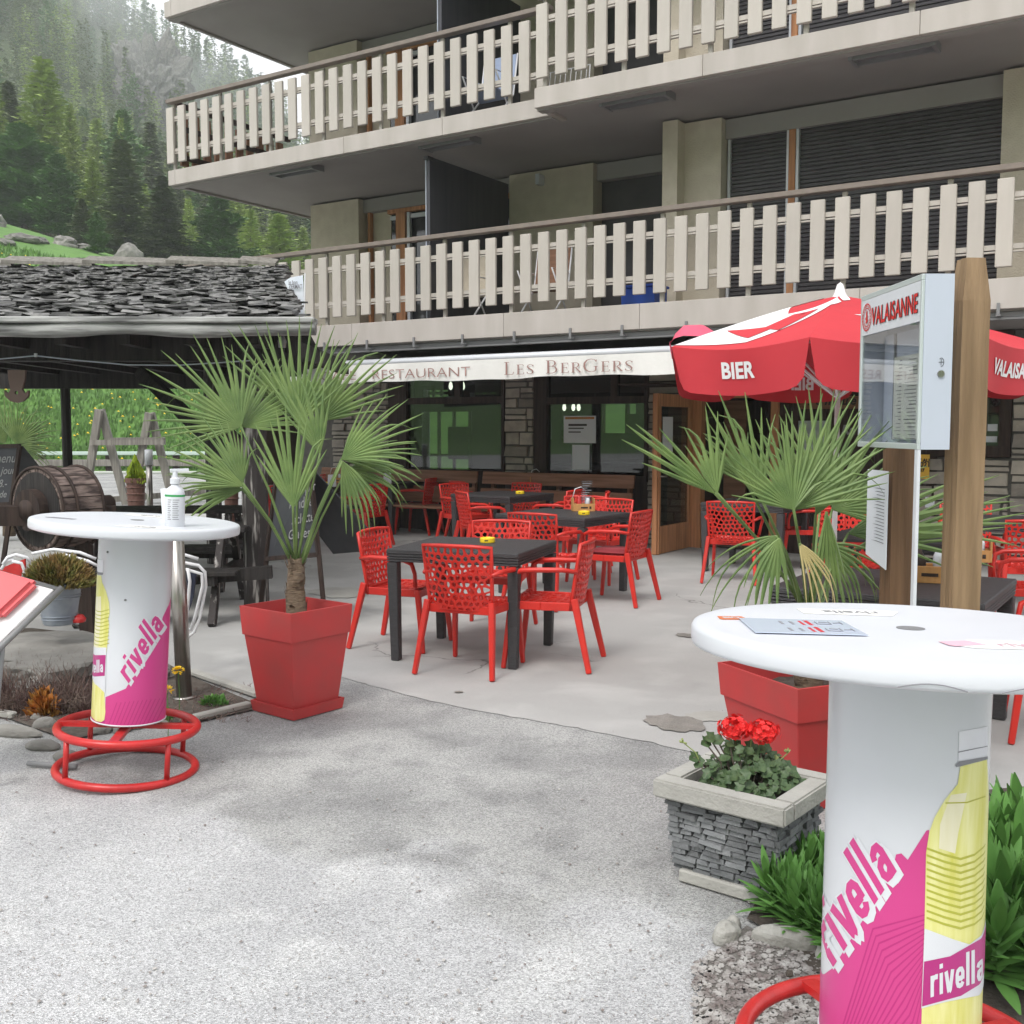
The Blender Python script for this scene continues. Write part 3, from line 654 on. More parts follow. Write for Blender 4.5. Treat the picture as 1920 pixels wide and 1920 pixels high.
chair_frame(P(860, 500, B0 + .7)[0], B0 + .8, Z1T - .03, 'folding chair in front of the dark partition on the first floor balcony', M['plaster'])
# drying rack on upper balcony
t = thing('drying_rack', 'white wire drying rack behind the upper balcony slats beside the step', 'drying rack', tuple(FW(P(1060, 150, B0+.3)[0], B0 + .3, Z2T - .03)), R(-90) + FA)
mb = MB()
for i in range(9): mb.tube([(-.3 + i*.07, 0, .1), (-.3 + i*.07, .05, .42)], .005, 4)
mb.tube([(-.32, 0, .1), (.3, 0, .1)], .006, 4); mb.tube([(-.32, .05, .42), (.3, .05, .42)], .006, 4); mb.tube([(-.32, 0, 0), (-.32, .05, .42)], .008, 4); mb.tube([(.3, 0, 0), (.3, .05, .42)], .008, 4); mb.build('wires', M['tubewhite'], t, fix=False)
# gutter below the first slab
gt = MB(); gt.box((-12.4, B0 + .075, Z1L - .07), (U_END, B0 + .13, Z1L - .02)); gt.box((-12.4, B0 + .06, Z1L - .095), (U_END, B0 + .15, Z1L - .072)); go = gt.build('gutter', M['aludark'], bld, bevel=.004)
for px in (609, 689, 777, 868, 965, 1070, 1167, 1287, 1530, 1870):
    u = P(px, 640, B0)[0]; bb('gutter_hook', M['aludark'], (u - .014, u + .014, B0 - .022, B0 - .004, Z1L - .05, Z1L + .055), (u - .02, u + .02, B0 - .02, B0 + .06, Z1L - .065, Z1L - .05), parent=go)
# ------------------------------------------------------------------ ground floor
def pu(px, py, n=WG): return P(px, py, n)[0]
def stones(parent, u0, u1, z0, z1, n, seed, hmin=.06, hmax=.17, wmin=.12, wmax=.36, joined=False):
    rr = random.Random(seed); z = z0; mb = MB(); out = 0
    while z < z1 - .02:
        h = min(rr.uniform(hmin, hmax), z1 - z); u = u0
        if z1 - z - h < .04: h = z1 - z
        while u < u1 - .01:
            w_ = rr.uniform(wmin, wmax) * (.7 + h*4); w_ = min(w_, u1 - u)
            if u1 - u - w_ < .06: w_ = u1 - u
            parts = [(z, h)] if h < .12 or rr.random() < .6 else [(z, h*.45), (z + h*.45, h*.55)]
            for zz, hh in parts:
                q = mb if joined else MB(); j = lambda a: rr.uniform(-a, a)
                g_ = .008; d = rr.uniform(.012, .05); a, b, c, e = u + g_, u + w_ - g_, zz + g_, zz + hh - g_; k = .014
                pts = [(a + abs(j(k*1.6)), n, c + abs(j(k*.6))), (b - abs(j(k*1.6)), n, c + abs(j(k*.6))), (b, n + .05, c), (a, n + .05, c), (a + abs(j(k*2)), n, e - abs(j(k))), (b - abs(j(k*2)), n, e - abs(j(k))), (b, n + .05, e), (a, n + .05, e)]
                pts = [(p[0], (n - d + j(.008)) if i % 4 < 2 else p[1], p[2]) for i, p in enumerate(pts)]
                q.hexa(pts)
                if not joined: q.build('stone', M['stoneblend'], parent, fix=False, bevel=0)
                out += 1
            u += w_
        z += h
    if joined: tag(mb.build('stone_facing', M['stoneblend'], parent, fix=False), kind='stuff')
    return out
e = {k: pu(*v) for k, v in dict(w1a=(728, 800), w1b=(945, 800), w2a=(1000, 800), w2b=(1214, 800), da=(1308, 880), db=(1458, 880), g3a=(1760, 780), g3b=(1897, 780)).items()}
ZG = Z1L + .02
wl = bb('stone_wall', M['mortar'], (-13.0, e['w1a'], WG + .03, WG + .5, 0, ZG))
stones(wl, -12.2, e['w1a'], 0, 2.62, WG + .03, 1, joined=True)
wp = bb('stone_wall', M['mortar'], (e['w1b'], e['w2a'], WG + .03, WG + .5, 0, ZG)); n1 = stones(wp, e['w1b'], e['w2a'], .9, 2.4, WG + .03, 5, hmin=.10, hmax=.22, wmin=.16, wmax=.32)
wq = bb('stone_wall', M['mortar'], (e['w2b'], e['da'] - .14, WG + .03, WG + .5, 0, ZG)); n2 = stones(wq, e['w2b'], e['da'] - .14, 0, 2.4, WG + .03, 8, wmin=.16, wmax=.4)
wr = bb('stone_wall', M['mortar'], (e['g3a'] - .3, e['g3b'], WG + .03, WG + .5, 0, P(1850, 857, WG)[1] - .01), (e['g3b'], .8, WG + .03, WG + .5, 0, ZG))
n3 = stones(wr, pu(1700, 900), e['g3b'], .05, P(1850, 857, WG)[1] - .02, WG + .03, 12, hmin=.07, hmax=.2, wmin=.2, wmax=.5); n3 += stones(wr, e['g3b'], e['g3b'] + .9, .05, 2.3, WG + .03, 14, hmin=.08, hmax=.2, wmin=.2, wmax=.5)
print('stones', n1, n2, n3)
bb('lower_wall', M['darkwood'], (e['w1a'] + .002, e['w1b'] - .002, WG + .05, WG + .3, 0, .96), (e['w2a'] + .002, e['w2b'] - .002, WG + .05, WG + .3, 0, .93))
# windows
def window(u0, u1, zs, zt, ztr, um, wide):
    wf = bb('window', M['darkwood'], (u0, u1, WG - .02, WG + .14, zs - .07, zs), (u0, u0 + wide, WG, WG + .12, zs, zt), (u1 - .05, u1, WG, WG + .12, zs, zt), (u0 + wide, u1 - .05, WG + .01, WG + .11, ztr, ztr + .1), (um - .05, um + .05, WG + .012, WG + .108, ztr + .1, zt), (u0, u1, WG, WG + .12, zt, ZG))
    bb('pane', M['pane'], (u0 + wide, u1 - .05, WG + .06, WG + .066, zs, ztr), parent=wf); bb('pane', M['pane'], (u0 + wide, um - .05, WG + .06, WG + .066, ztr + .1, zt), parent=wf); bb('pane', M['pane'], (um + .05, u1 - .05, WG + .06, WG + .066, ztr + .1, zt), parent=wf)
    return wf
window(e['w1a'] + .003, e['w1b'] - .003, .97, 2.45, P(850, 757, WG)[1], pu(856, 740), .36)
w2 = window(e['w2a'] + .003, e['w2b'] - .003, .94, 2.45, P(1120, 757, WG)[1], pu(1150, 740), .22)
def notice(parent, px0, py0, px1, py1, n, m, name='notice'):
    a = P(px0, py0, n); b = P(px1, py1, n); return bb(name, m, (a[0], b[0], n, n + .004, b[1], a[1]), parent=parent)
nn_ = notice(w2, 1057, 780, 1117, 831, WG + .04, M['paper']); notice(w2, 1073, 834, 1105, 881, WG + .04, M['paper'])
for i, (a, b, h) in enumerate(((.08, .55, .02), (.12, .5, .012), (.15, .45, .012))):
    u_, z_ = P(1066, 795 + i*7, WG + .035); bb('lettering', M['black'], (u_ , u_ + .3 - i*.05, WG + .033, WG + .036, z_ - h*1.4, z_), parent=nn_)
bb('lettering', M['orange'], (P(1060, 783, WG+.035)[0], P(1114, 783, WG+.035)[0], WG + .033, WG + .036, P(1060, 786, WG+.035)[1], P(1060, 782, WG+.035)[1]), parent=nn_)
# room behind, lit by windows in its far wall
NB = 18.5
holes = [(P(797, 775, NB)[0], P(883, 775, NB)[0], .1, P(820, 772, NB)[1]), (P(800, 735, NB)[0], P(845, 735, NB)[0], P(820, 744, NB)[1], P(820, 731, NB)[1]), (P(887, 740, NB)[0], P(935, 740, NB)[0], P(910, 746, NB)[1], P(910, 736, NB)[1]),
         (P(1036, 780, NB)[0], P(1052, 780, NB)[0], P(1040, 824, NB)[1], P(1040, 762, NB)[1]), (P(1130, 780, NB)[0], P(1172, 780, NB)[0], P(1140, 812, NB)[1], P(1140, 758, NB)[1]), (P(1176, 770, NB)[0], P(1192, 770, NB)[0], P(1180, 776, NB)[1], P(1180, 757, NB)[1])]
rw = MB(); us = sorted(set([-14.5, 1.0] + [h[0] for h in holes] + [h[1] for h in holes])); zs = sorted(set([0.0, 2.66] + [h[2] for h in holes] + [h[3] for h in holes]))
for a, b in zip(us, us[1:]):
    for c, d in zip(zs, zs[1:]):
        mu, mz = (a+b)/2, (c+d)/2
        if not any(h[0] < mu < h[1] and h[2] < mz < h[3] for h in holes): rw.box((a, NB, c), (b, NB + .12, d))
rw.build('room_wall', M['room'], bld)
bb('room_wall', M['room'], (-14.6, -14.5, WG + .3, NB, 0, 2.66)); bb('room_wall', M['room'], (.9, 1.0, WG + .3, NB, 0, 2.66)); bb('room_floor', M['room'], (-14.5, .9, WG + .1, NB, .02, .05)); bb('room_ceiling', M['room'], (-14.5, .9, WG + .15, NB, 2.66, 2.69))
# seats and lamps in the room
for i in range(26):
    rr_ = random.Random(200 + i); u_ = rr_.uniform(e['w1a'], e['w2b'] + 2); n_ = rr_.uniform(14.2, 17.6)
    if i % 3: bb('seat_back', M['shutter'], (u_, u_ + .42, n_, n_ + .04, .45, .95), (u_, u_ + .04, n_, n_ + .04, 0.05, .45), (u_ + .38, u_ + .42, n_, n_ + .04, 0.05, .45))
    else: bb('table_top', M['paper'] if i % 2 else M['brownwood'], (u_, u_ + .8, n_, n_ + .8, .74, .77))
for h_ in holes[:4]:
    for f_ in (0, .33, .66, 1): u_ = h_[0] + (h_[1] - h_[0])*f_; bb('mullion', M['room'], (u_ - .035, u_ + .035, NB - .05, NB - .01, h_[2], h_[3]))
    bb('mullion', M['room'], (h_[0], h_[1], NB - .055, NB - .012, (h_[2] + h_[3])/2 - .03, (h_[2] + h_[3])/2 + .03)); bb('curtain', M['paper'], (h_[0], h_[0] + (h_[1] - h_[0])*.16, NB - .12, NB - .08, max(h_[2], .5), h_[3]))
for i, (px, py, n, w_, h) in enumerate(((858, 850, 14.6, .42, .5), (1190, 850, 14.8, .5, .35), (1150, 865, 14.5, .9, .02), (1050, 868, 15, .8, .02))):
    u_, z_ = P(px, py, n); bb('seat_back' if h > .1 else 'table_top', M['shutter'], (u_ - w_/2, u_ + w_/2, n, n + (.08 if h > .1 else .6), z_ - .1, z_ - .1 + h + .05), bevel=.01)
for px, py, n in ((845, 722, 14.6), (868, 722, 14.6), (1058, 762, 16.5), (1075, 762, 16.5), (1085, 762, 16.5)):
    u_, z_ = P(px, py, n); mb = MB(); s = .035; mb.lathe([(.008, .06), (s*.7, .03), (s, -.02), (s*.8, -.06), (.01, -.08)], (u_, n, z_), 10); mb.build('hanging_lamp', M['lamp'], bld, smooth=True)
# door: frame, dark hall, leaf folded out
dfr = bb('door_frame', M['doorwood'], (e['da'] - .14, e['da'] + .05, WG - .02, WG + .14, 0, 2.12), (e['db'] - .1, e['db'], WG - .02, WG + .14, 0, 2.12), (e['da'] + .05, e['db'] - .1, WG - .018, WG + .138, 2.0, 2.12), bevel=.006)
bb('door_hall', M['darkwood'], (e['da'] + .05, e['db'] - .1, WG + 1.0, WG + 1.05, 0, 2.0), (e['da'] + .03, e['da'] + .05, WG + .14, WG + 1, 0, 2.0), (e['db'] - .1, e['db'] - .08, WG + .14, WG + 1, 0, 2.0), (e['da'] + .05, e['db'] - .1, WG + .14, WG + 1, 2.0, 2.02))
bb('inner_door', M['brownwood'], (pu(1330, 900) , pu(1372, 900), WG + .5, WG + .55, 0, 1.98))
ud = e['da'] - .07; Lf = 1.12
lf = bb('door_leaf', M['doorwood'], (ud - .05, ud, WG - Lf, WG - Lf + .12, 0.01, 2.04), (ud - .05, ud, WG - .13, WG - .02, 0.01, 2.04), (ud - .05, ud, WG - Lf + .12, WG - .13, .01, .36), (ud - .05, ud, WG - Lf + .12, WG - .13, 1.88, 2.04), bevel=.005)
bb('pane', M['pane'], (ud - .028, ud - .022, WG - Lf + .12, WG - .13, .36, 1.88), parent=lf)
bb('edge_bead', M['doorwood'], (ud - .075, ud - .053, WG - Lf + .02, WG - Lf + .05, .01, 2.04), (ud + .003, ud + .02, WG - Lf + .03, WG - Lf + .055, .01, 2.04), parent=lf)
hd = MB(); hd.tube([(ud - .05, WG - Lf + .06, 1.0), (ud - .11, WG - Lf + .06, 1.0), (ud - .11, WG - Lf + .16, 1.0)], .011, 6); hd.tube([(ud, WG - Lf + .06, 1.0), (ud + .06, WG - Lf + .06, 1.0), (ud + .06, WG - Lf + .16, 1.0)], .011, 6); hd.build('handle', M['steel'], lf, smooth=True)
bb('notice', M['paper'], (ud + .002 - .022, ud - .016, WG - Lf + .2, WG - Lf + .5, 1.3, 1.75), parent=lf)
bb('door_lintel', M['darkwood'], (e['da'] - .14, e['db'] + .0, WG + .0, WG + .3, 2.122, ZG), (e['w2b'] + .01, e['da'] - .142, WG - .9, WG, 2.16, 2.18))
# dark boarded bay with the wooden fondue board
u0, u1 = e['db'] + .003, e['g3a'] - .003
db_ = bb('boarded_bay', M['darkwood'], (u0, u1, WG + .06, WG + .1, 0, ZG))
k = u0
while k < u1 - .05:
    bb('plank', M['darkwood'], (k + .003, min(k + .15, u1) - .003, WG + .03, WG + .058, 0, ZG), parent=db_); k += .15
fz0, fz1 = P(1510, 767, WG)[1], P(1510, 747, WG)[1]; fu0, fu1 = P(1500, 757, WG)[0], P(1660, 757, WG)[0]
fb = bb('menu_board', M['brownwood'], (fu0, fu1, WG - .01, WG + .02, fz0, fz1 + .02), bevel=.004)
bm = text2d('Fondue', (fz1 - fz0) * 1.15, off=.004, shear=.25, space=1.35)
decal('lettering', bm, lambda x, y: V((fu0 + .1 + x, WG - .014, fz0 + .05 + y)), M['black'], fb)
pb = notice(bld, 1497, 789, 1551, 870, WG + .0, mat('blue green poster', (.22, .26, .30), .6, (.40, .45, .40), 9), 'poster')
bm = text2d('Ra', .16, off=.006, shear=.2); cu, cz = P(1576, 805, WG)
decal('chalk_lettering', bm, lambda x, y: V((cu + x, WG + .026, cz - .06 + y)), M['chalk'], db_)
py_ = notice(bld, 1716, 852, 1742, 898, WG - .02, mat('yellow poster', (.72, .42, .05), .6), 'poster')
for i, (tx, sz) in enumerate((('ST AU', .055), ('2021', .08), ('9-17', .05))):
    bm = text2d(tx, sz, off=.003); tu, tz = P(1718, 866 + i*9, WG - .03); decal('lettering', bm, lambda x, y: V((tu + x, WG - .025, tz + y)), M['black'], py_)
notice(bld, 1735, 932, 1752, 952, WG - .08, M['paper'], 'notice')
# window with iron grille at the right
g0, g1 = e['g3a'], e['g3b'] - .003; gs = P(1850, 857, WG)[1]; gt_ = 1.92
wf = bb('window', M['darkwood'], (g0, g1, WG - .02, WG + .14, gs, gs + .13), (g1 - .13, g1, WG - .01, WG + .12, gs + .13, ZG), (g0, g0 + .1, WG - .01, WG + .12, gs + .13, ZG), (g0 + .1, g1 - .13, WG, WG + .12, 2.0, ZG))
bb('pane', M['paneup'], (g0 + .1, g1 - .13, WG + .07, WG + .075, gs + .13, 2.0), parent=wf)
bb('curtain', M['paper'], (g0 + .1, g1 - .15, WG + .055, WG + .06, gs + .17, gs + .24), (g0 + .1, g1 - .15, WG + .055, WG + .06, gs + .30, gs + .38), parent=wf)
gr = MB(); a = g0 + .12; b = g1 - .15
for z in (gs + .5, gs + .92): gr.tube([(a, WG - .03, z), (b, WG - .03, z)], .009, 5)
uu = P(1852, 780, WG)[0]; sp = .155
for i in range(-3, 3):
    u = uu + i*sp
    if a < u < b: gr.tube([(u, WG - .03, gs + .3), (u, WG - .03, gs + 1.0)], .009, 5); gr.lathe([(.001, .08), (.02, .03), (.001, -.01)], (u, WG - .03, gs + 1.0), 6)
    for sg in (1, -1):
        for zc in (gs + .62, gs + .80):
            pts = [(u + sp/2 + sg*(.055 - .045*(t/14))*math.cos(t*.55), WG - .03, zc + (.055 - .045*(t/14))*math.sin(t*.55)*1.2) for t in range(15)]
            if a < u + sp/2 < b: gr.tube(pts, .006, 4)
gr.build('iron_grille', M['iron'], wf, fix=False)
# ------------------------------------------------------------------ awning
NA = B0 - .02
aw = thing('awning', 'off white folded awning lettered CAFE RESTAURANT LES BERGERS below the first balcony', 'awning', (0, 0, 0), R(-90) + FA)
ua0, ua1 = P(490, 700, NA)[0], P(1400, 680, NA)[0]
mb = MB(); mb.tube([(ua0, NA + .05, 2.46), (ua1, NA + .05, 2.46)], .045, 10); mb.build('front_bar', M['whitegloss'], aw, smooth=True)
rr = random.Random(3); mb = MB(); n = 120; prev = None; bot = []
for i in range(n + 1):
    u = ua0 + (ua1 - ua0)*i/n; wv = .010*math.sin(u*5.1) + .008*math.sin(u*11.7 + 1)
    bot.append((u, wv)); 
vs = [];
for j in range(5):
    for i in range(n + 1):
        u, wv = bot[i]; z = 2.435 - (.235 + .009*math.sin(u*2.3) + .006*math.sin(u*7)) * j/4; vs.append((u, NA + .005 + wv*(j/4), z))
fs = [(j*(n+1)+i, j*(n+1)+i+1, (j+1)*(n+1)+i+1, (j+1)*(n+1)+i) for j in range(4) for i in range(n)]
mb.add(vs, fs); va = mb.build('valance', M['canvas'], aw, smooth=True, fix=False)
mb = MB(); mb.hexa([(ua0, NA + .08, 2.445), (ua1, NA + .08, 2.445), (ua1, WG - .1, 2.60), (ua0, WG - .1, 2.60), (ua0, NA + .08, 2.45), (ua1, NA + .08, 2.45), (ua1, WG - .1, 2.606), (ua0, WG - .1, 2.606)]); mb.build('cover_cloth', M['canvas'], aw)
for u in (ua0 + 1.2, (ua0 + ua1)/2, ua1 - 1.5):
    mb = MB(); mb.tube([(u, NA + .1, 2.42), (u + .5, 12.0, 2.45), (u, WG - .1, 2.5)], .025, 6); mb.build('folding_arm', M['alu'], aw, smooth=True)
def val(x, y): 
    return V((x, NA - .012 - .002, y))
def awtext(s, px0, px1, pyc, hpx, **k):
    bm = text2d(s, 1.0, **k); xs_ = [v.co.x for v in bm.verts]; ys_ = [v.co.y for v in bm.verts]; x0, x1, y0, y1 = min(xs_), max(xs_), min(ys_), max(ys_)
    ua, za = P(px0, pyc, NA); ub, zb = P(px1, pyc, NA); hh = hpx
    decal('lettering', bm, lambda x, y: V((ua + (x - x0)/(x1 - x0)*(ub - ua), NA - .016, 2.30 - hh/2 + (y - y0)/(y1 - y0)*hh)), M['ink_awning'], va)
awtext('CAFE', 604, 669, 700, .115, off=-.012)
awtext('RESTAURANT', 700, 883, 698, .115, off=-.012)
# thin roman capitals with serifs
def serif(s):
    T, K = .11, .045; G_ = {}
    G_['L'] = (.55, [[(.12, 0, T), (.12, 1, T)], [(0, 1, K), (.28, 1, K)], [(0, 0, K), (.5, 0, K)], [(.5, 0, K), (.53, .2, K)]])
    G_['E'] = (.60, [[(.12, 0, T), (.12, 1, T)], [(0, 1, K), (.5, 1, K)], [(0, 0, K), (.54, 0, K)], [(.12, .52, K), (.42, .52, K)], [(.5, 1, K), (.5, .85, K)], [(.54, 0, K), (.56, .18, K)], [(.42, .6, K), (.42, .44, K)]])
    G_['S'] = (.56, [[(.48, .82, K), (.42, .95, K), (.28, 1.0, K), (.12, .93, .07), (.06, .78, T*.9), (.14, .62, T), (.36, .44, T), (.47, .28, T), (.44, .1, .08), (.3, 0, K), (.14, .02, K), (.04, .16, K)], [(.49, .95, K), (.48, .78, K)], [(.04, .05, K), (.04, .22, K)]])
    G_['B'] = (.66, [[(.12, 0, T), (.12, 1, T)], [(0, 1, K), (.34, 1, K), (.47, .93, .07), (.51, .78, T), (.45, .62, .07), (.32, .55, K), (.12, .55, K)], [(.32, .55, K), (.5, .49, .07), (.59, .29, T), (.52, .08, .07), (.36, 0, K), (0, 0, K)]])
    G_['R'] = (.68, [[(.12, 0, T), (.12, 1, T)], [(0, 1, K), (.34, 1, K), (.48, .92, .07), (.52, .75, T), (.45, .58, .07), (.32, .5, K), (.12, .5, K)], [(.3, .5, .06), (.62, .02, T)], [(0, 0, K), (.26, 0, K)], [(.55, 0, K), (.72, 0, K)]])
    G_['G'] = (.80, [[(.68, .8, K), (.6, .94, K), (.4, 1, K), (.2, .92, .08), (.07, .7, T), (.05, .45, T), (.12, .2, T), (.28, .04, .07), (.46, 0, K), (.62, .06, .07), (.67, .16, T*.8), (.67, .42, T)], [(.56, .42, K), (.78, .42, K)], [(.69, .95, K), (.68, .76, K)]])
    x = 0; out = []
    for ch in s:
        if ch == ' ': x += .55; continue
        big = ch.isupper(); k = 1.0 if big else .76; ww, st = G_[ch.upper()]
        for q in st: out.append([(x + a*k, b*k, c*(k*.6 + .3)) for a, b, c in q])
        x += (ww + .16) * k
    return stroke_bm(out), x
bm, wd = serif('Les BerGers')
ua, _ = P(947, 690, NA); ub, _ = P(1193, 680, NA)
decal('lettering', bm, lambda x, y: V((ua + x/wd*(ub - ua), NA - .016, 2.245 + y*.145)), M['ink_awning'], va)
# ------------------------------------------------------------------ benches along the wall
def wall_bench(u0, u1, label):
    t = thing('wall_bench', label, 'bench', tuple(FW(u0, 12.75, 0)), R(-90) + FA, 'long benches under the restaurant windows'); L = u1 - u0
    def pl(name, n0, n1, z0, z1, lean=0): 
        mb = MB(); mb.hexa([(0, n0, z0), (L, n0, z0), (L, n1, z0), (0, n1, z0), (0, n0 + lean, z1), (L, n0 + lean, z1), (L, n1 + lean, z1), (0, n1 + lean, z1)]); mb.build(name, M['bench'], t, bevel=.006)
    pl('back_plank', .20, .235, .79, .97, .03); pl('back_plank', .13, .165, .49, .73, .04); pl('seat_plank', -.32, -.12, .43, .465); pl('seat_plank', -.11, .10, .43, .465)
    for x in (.12, L/2, L - .12):
        mb = MB(); mb.beam((x, .24, .02), (x, .36, .93), .05, .07); mb.build('back_support', M['bench'], t); mb = MB(); mb.box((x-.03, -.3, 0), (x+.03, .12, .43)); mb.build('leg', M['darkwood'], t)
wall_bench(-12.1, -9.0, 'long brown wall bench under the left restaurant window')
wall_bench(-8.9, -6.42, 'long brown wall bench under the right restaurant window next to the open door')
# ------------------------------------------------------------------ pierced red armchair
def voronoi_cells(w_, h_, pts):
    cells = []
    for i, p in enumerate(pts):
        poly = [(0, 0), (w_, 0), (w_, h_), (0, h_)]
        for j, q in enumerate(pts):
            if i == j: continue
            mx_, my_ = (p[0]+q[0])/2, (p[1]+q[1])/2; nx_, ny_ = q[0]-p[0], q[1]-p[1]; out = []
            for k in range(len(poly)):
                a, b = poly[k], poly[(k+1) % len(poly)]; da = (a[0]-mx_)*nx_ + (a[1]-my_)*ny_; db = (b[0]-mx_)*nx_ + (b[1]-my_)*ny_
                if da <= 0: out.append(a)
                if (da < 0 < db) or (db < 0 < da): t = da/(da-db); out.append((a[0]+(b[0]-a[0])*t, a[1]+(b[1]-a[1])*t))
            poly = out
            if not poly: break
        if len(poly) > 2: cells.append(poly)
    return cells
def web(mb, w_, h_, nx_, ny_, fn, seed, rib=.0075, th=.012):
    rr = random.Random(seed); pts = []
    for j in range(ny_):
        t = (j + .5)/ny_
        for i in range(nx_):
            x = (i + .5 + (.5 if j % 2 else 0) * .9)/nx_ * w_; x = min(w_ - .01, x); 
            pts.append((x + rr.uniform(-.22, .22)*w_/nx_, t*h_ + rr.uniform(-.22, .22)*h_/ny_ - .018*math.cos((x/w_-.5)*3.1)))
    for poly in voronoi_cells(w_, h_, pts):
        cx = sum(p[0] for p in poly)/len(poly); cy = sum(p[1] for p in poly)/len(poly); n = len(poly)
        inr = []
        for x, y in poly:
            d = math.hypot(x-cx, y-cy); k = max(.3, 1 - rib*1.35/max(d, .001)); inr.append((cx + (x-cx)*k, cy + (y-cy)*k))
        # rounder hole
        h = [];
        for k in range(n):
            a, b = inr[k], inr[(k+1) % n]; h += [(a[0]*.8+b[0]*.2, a[1]*.8+b[1]*.2), (a[0]*.2+b[0]*.8, a[1]*.2+b[1]*.8)]
        m = len(h); oz = []
        for k in range(n):
            a, b = poly[k], poly[(k+1) % n]; oz += [(a[0]*.85+b[0]*.15, a[1]*.85+b[1]*.15), (a[0]*.15+b[0]*.85, a[1]*.15+b[1]*.85)]
        vs = [fn(x, y, 0) for x, y in oz] + [fn(x, y, 0) for x, y in h] + [fn(x, y, th) for x, y in h] + [fn(x, y, th) for x, y in oz]
        fs = []
        for k in range(m):
            q = (k+1) % m; fs += [(k, q, m+q, m+k), (m+k, m+q, 2*m+q, 2*m+k), (2*m+k, 2*m+q, 3*m+q, 3*m+k)]
        # fill the corners left between trimmed outer points
        for k in range(n):
            a = (2*k - 1) % m; b = 2*k; c = len(vs); vs += [fn(*poly[k], 0), fn(*poly[k], th)]; fs += [(a, c, b), (3*m+a, 3*m+b, c+1)]
        mb.add(vs, fs)
def make_chair():
    t = thing('armchair', 'x', 'chair')
    # local: faces -y (front), back at +y
    Wd = .47
    def back(x, y, d):
        u = x/Wd - .5; z = .42 + y; return V((u*(Wd - .03 + .04*y/.42), .205 + y*.16 + .035*(1 - (2*u)**2) * 1.0 - d, z))
    mb = MB(); web(mb, Wd, .42, 10, 10, back, 5, rib=.0068)
    for k in range(14):   # fine hanging ribs at the upper edge
        pass
    mb.build('backrest', M['redchair'], t, fix=False)
    def rim(): 
        mb = MB(); L_ = back(0, -.03, .006); 
        pts = [back(0, y, .006) for y in (-.02, .1, .2, .3, .42)] + [back(x, .425, .006) for x in (.12, .235, .35)] + [back(Wd, y, .006) for y in (.42, .3, .2, .1, -.02)]
        mb.tube(pts, .0135, 6); mb.build('back_frame', M['redchair'], t, smooth=True)
    rim()
    def seat(x, y, d):
        u = x/.44 - .5; v = y/.42; return V((u*(.47 - .03*v), -.21 + y, .445 - .012*(1-(2*u)**2) - d + (.02*(1-v) if v < .1 else 0)))
    mb = MB(); web(mb, .44, .42, 8, 8, seat, 9, rib=.010); mb.build('seat', M['redchair'], t, fix=False)
    mb = MB(); sk = [(-.225, -.215), (.225, -.215), (.235, .0), (.215, .215), (-.215, .215), (-.235, .0)]
    for a, b in zip(sk, sk[1:] + sk[:1]): mb.beam((a[0], a[1], .425), (b[0], b[1], .425), .02, .055)
    mb.build('seat_frame', M['redchair'], t, bevel=.004)
    for sx in (-1, 1):
        mb = MB(); mb.beam((sx*.228, .225, .48), (sx*.275, .335, 0), .040, .048, up=(0, 1, 0), taper=.75); mb.build('leg', M['redchair'], t, bevel=.006)
        mb = MB(); mb.beam((sx*.230, -.20, .45), (sx*.255, -.25, 0), .038, .042, up=(0, 1, 0), taper=.75); mb.build('leg', M['redchair'], t, bevel=.006)
        mb = MB(); pts = [(sx*.24, .25, .66), (sx*.27, .15, .675), (sx*.283, 0, .672), (sx*.283, -.12, .665), (sx*.275, -.175, .64), (sx*.255, -.19, .57), (sx*.235, -.185, .47)]
        mb.tube(pts, .015, 7, rs=[.014, .017, .018, .018, .017, .015, .016]); mb.build('armrest', M['redchair'], t, smooth=True)
    return t
chair0 = make_chair(); chtree = capture(chair0); GRPC = 'red pierced armchairs around the charcoal tables'
nch = 0
def chair(x, y, face, label, cushion=None):
    """face: heading in degrees the sitter looks, measured from +x"""
    global nch
    rz = R(face + 90)
    if nch == 0: chair0.location = (x, y, 0.006); chair0.rotation_euler = (0, 0, rz); chair0['label'] = label; chair0['group'] = GRPC; o = chair0
    else:
        o = clone(chtree, (x, y, 0.006), rz, label); o['group'] = GRPC
    nch += 1
    if cushion:
        mb = MB(); n = 10
        prof = [(-.20, -.19), (.20, -.19), (.20, .19), (-.20, .19)]
        mb.box((-.20, -.19, 0), (.20, .19, .04)); c = mb.build('seat_cushion', M['cushion'], None, bevel=.018, seg=3, smooth=True); c.location = (x, y, .458); c.rotation_euler = (0, 0, rz); tag(c, cushion, 'cushion')
    return o
TAB = {}
def make_table(w_, d_, h=.775):
    t = thing('cafe_table', 'x', 'table')
    mb = MB(); mb.box((-w_/2, -d_/2, h - .035), (w_/2, d_/2, h)); 
    mb.build('table_top', M['rattan'], t, bevel=.006)
    mb = MB()
    for k in range(3):
        z1 = h - .036 - k*.018; i = .002 + k*.001
        mb.box((-w_/2 + i, -d_/2 + i, z1 - .0145), (w_/2 - i, d_/2 - i, z1))
    mb.build('apron', M['rattan'], t, bevel=.003)
    for sx in (-1, 1):
        for sy in (-1, 1):
            mb = MB(); mb.beam((sx*(w_/2 - .04), sy*(d_/2 - .04), h - .092), (sx*(w_/2 - .05), sy*(d_/2 - .05), 0), .075, .075, up=(0, 1, 0), taper=.8); mb.build('leg', M['rattan'], t, bevel=.005)
    return t
tt_big = make_table(.95, .92); tb = capture(tt_big); usedt = [0]
GRPT = 'charcoal rattan look tables on the terrace'
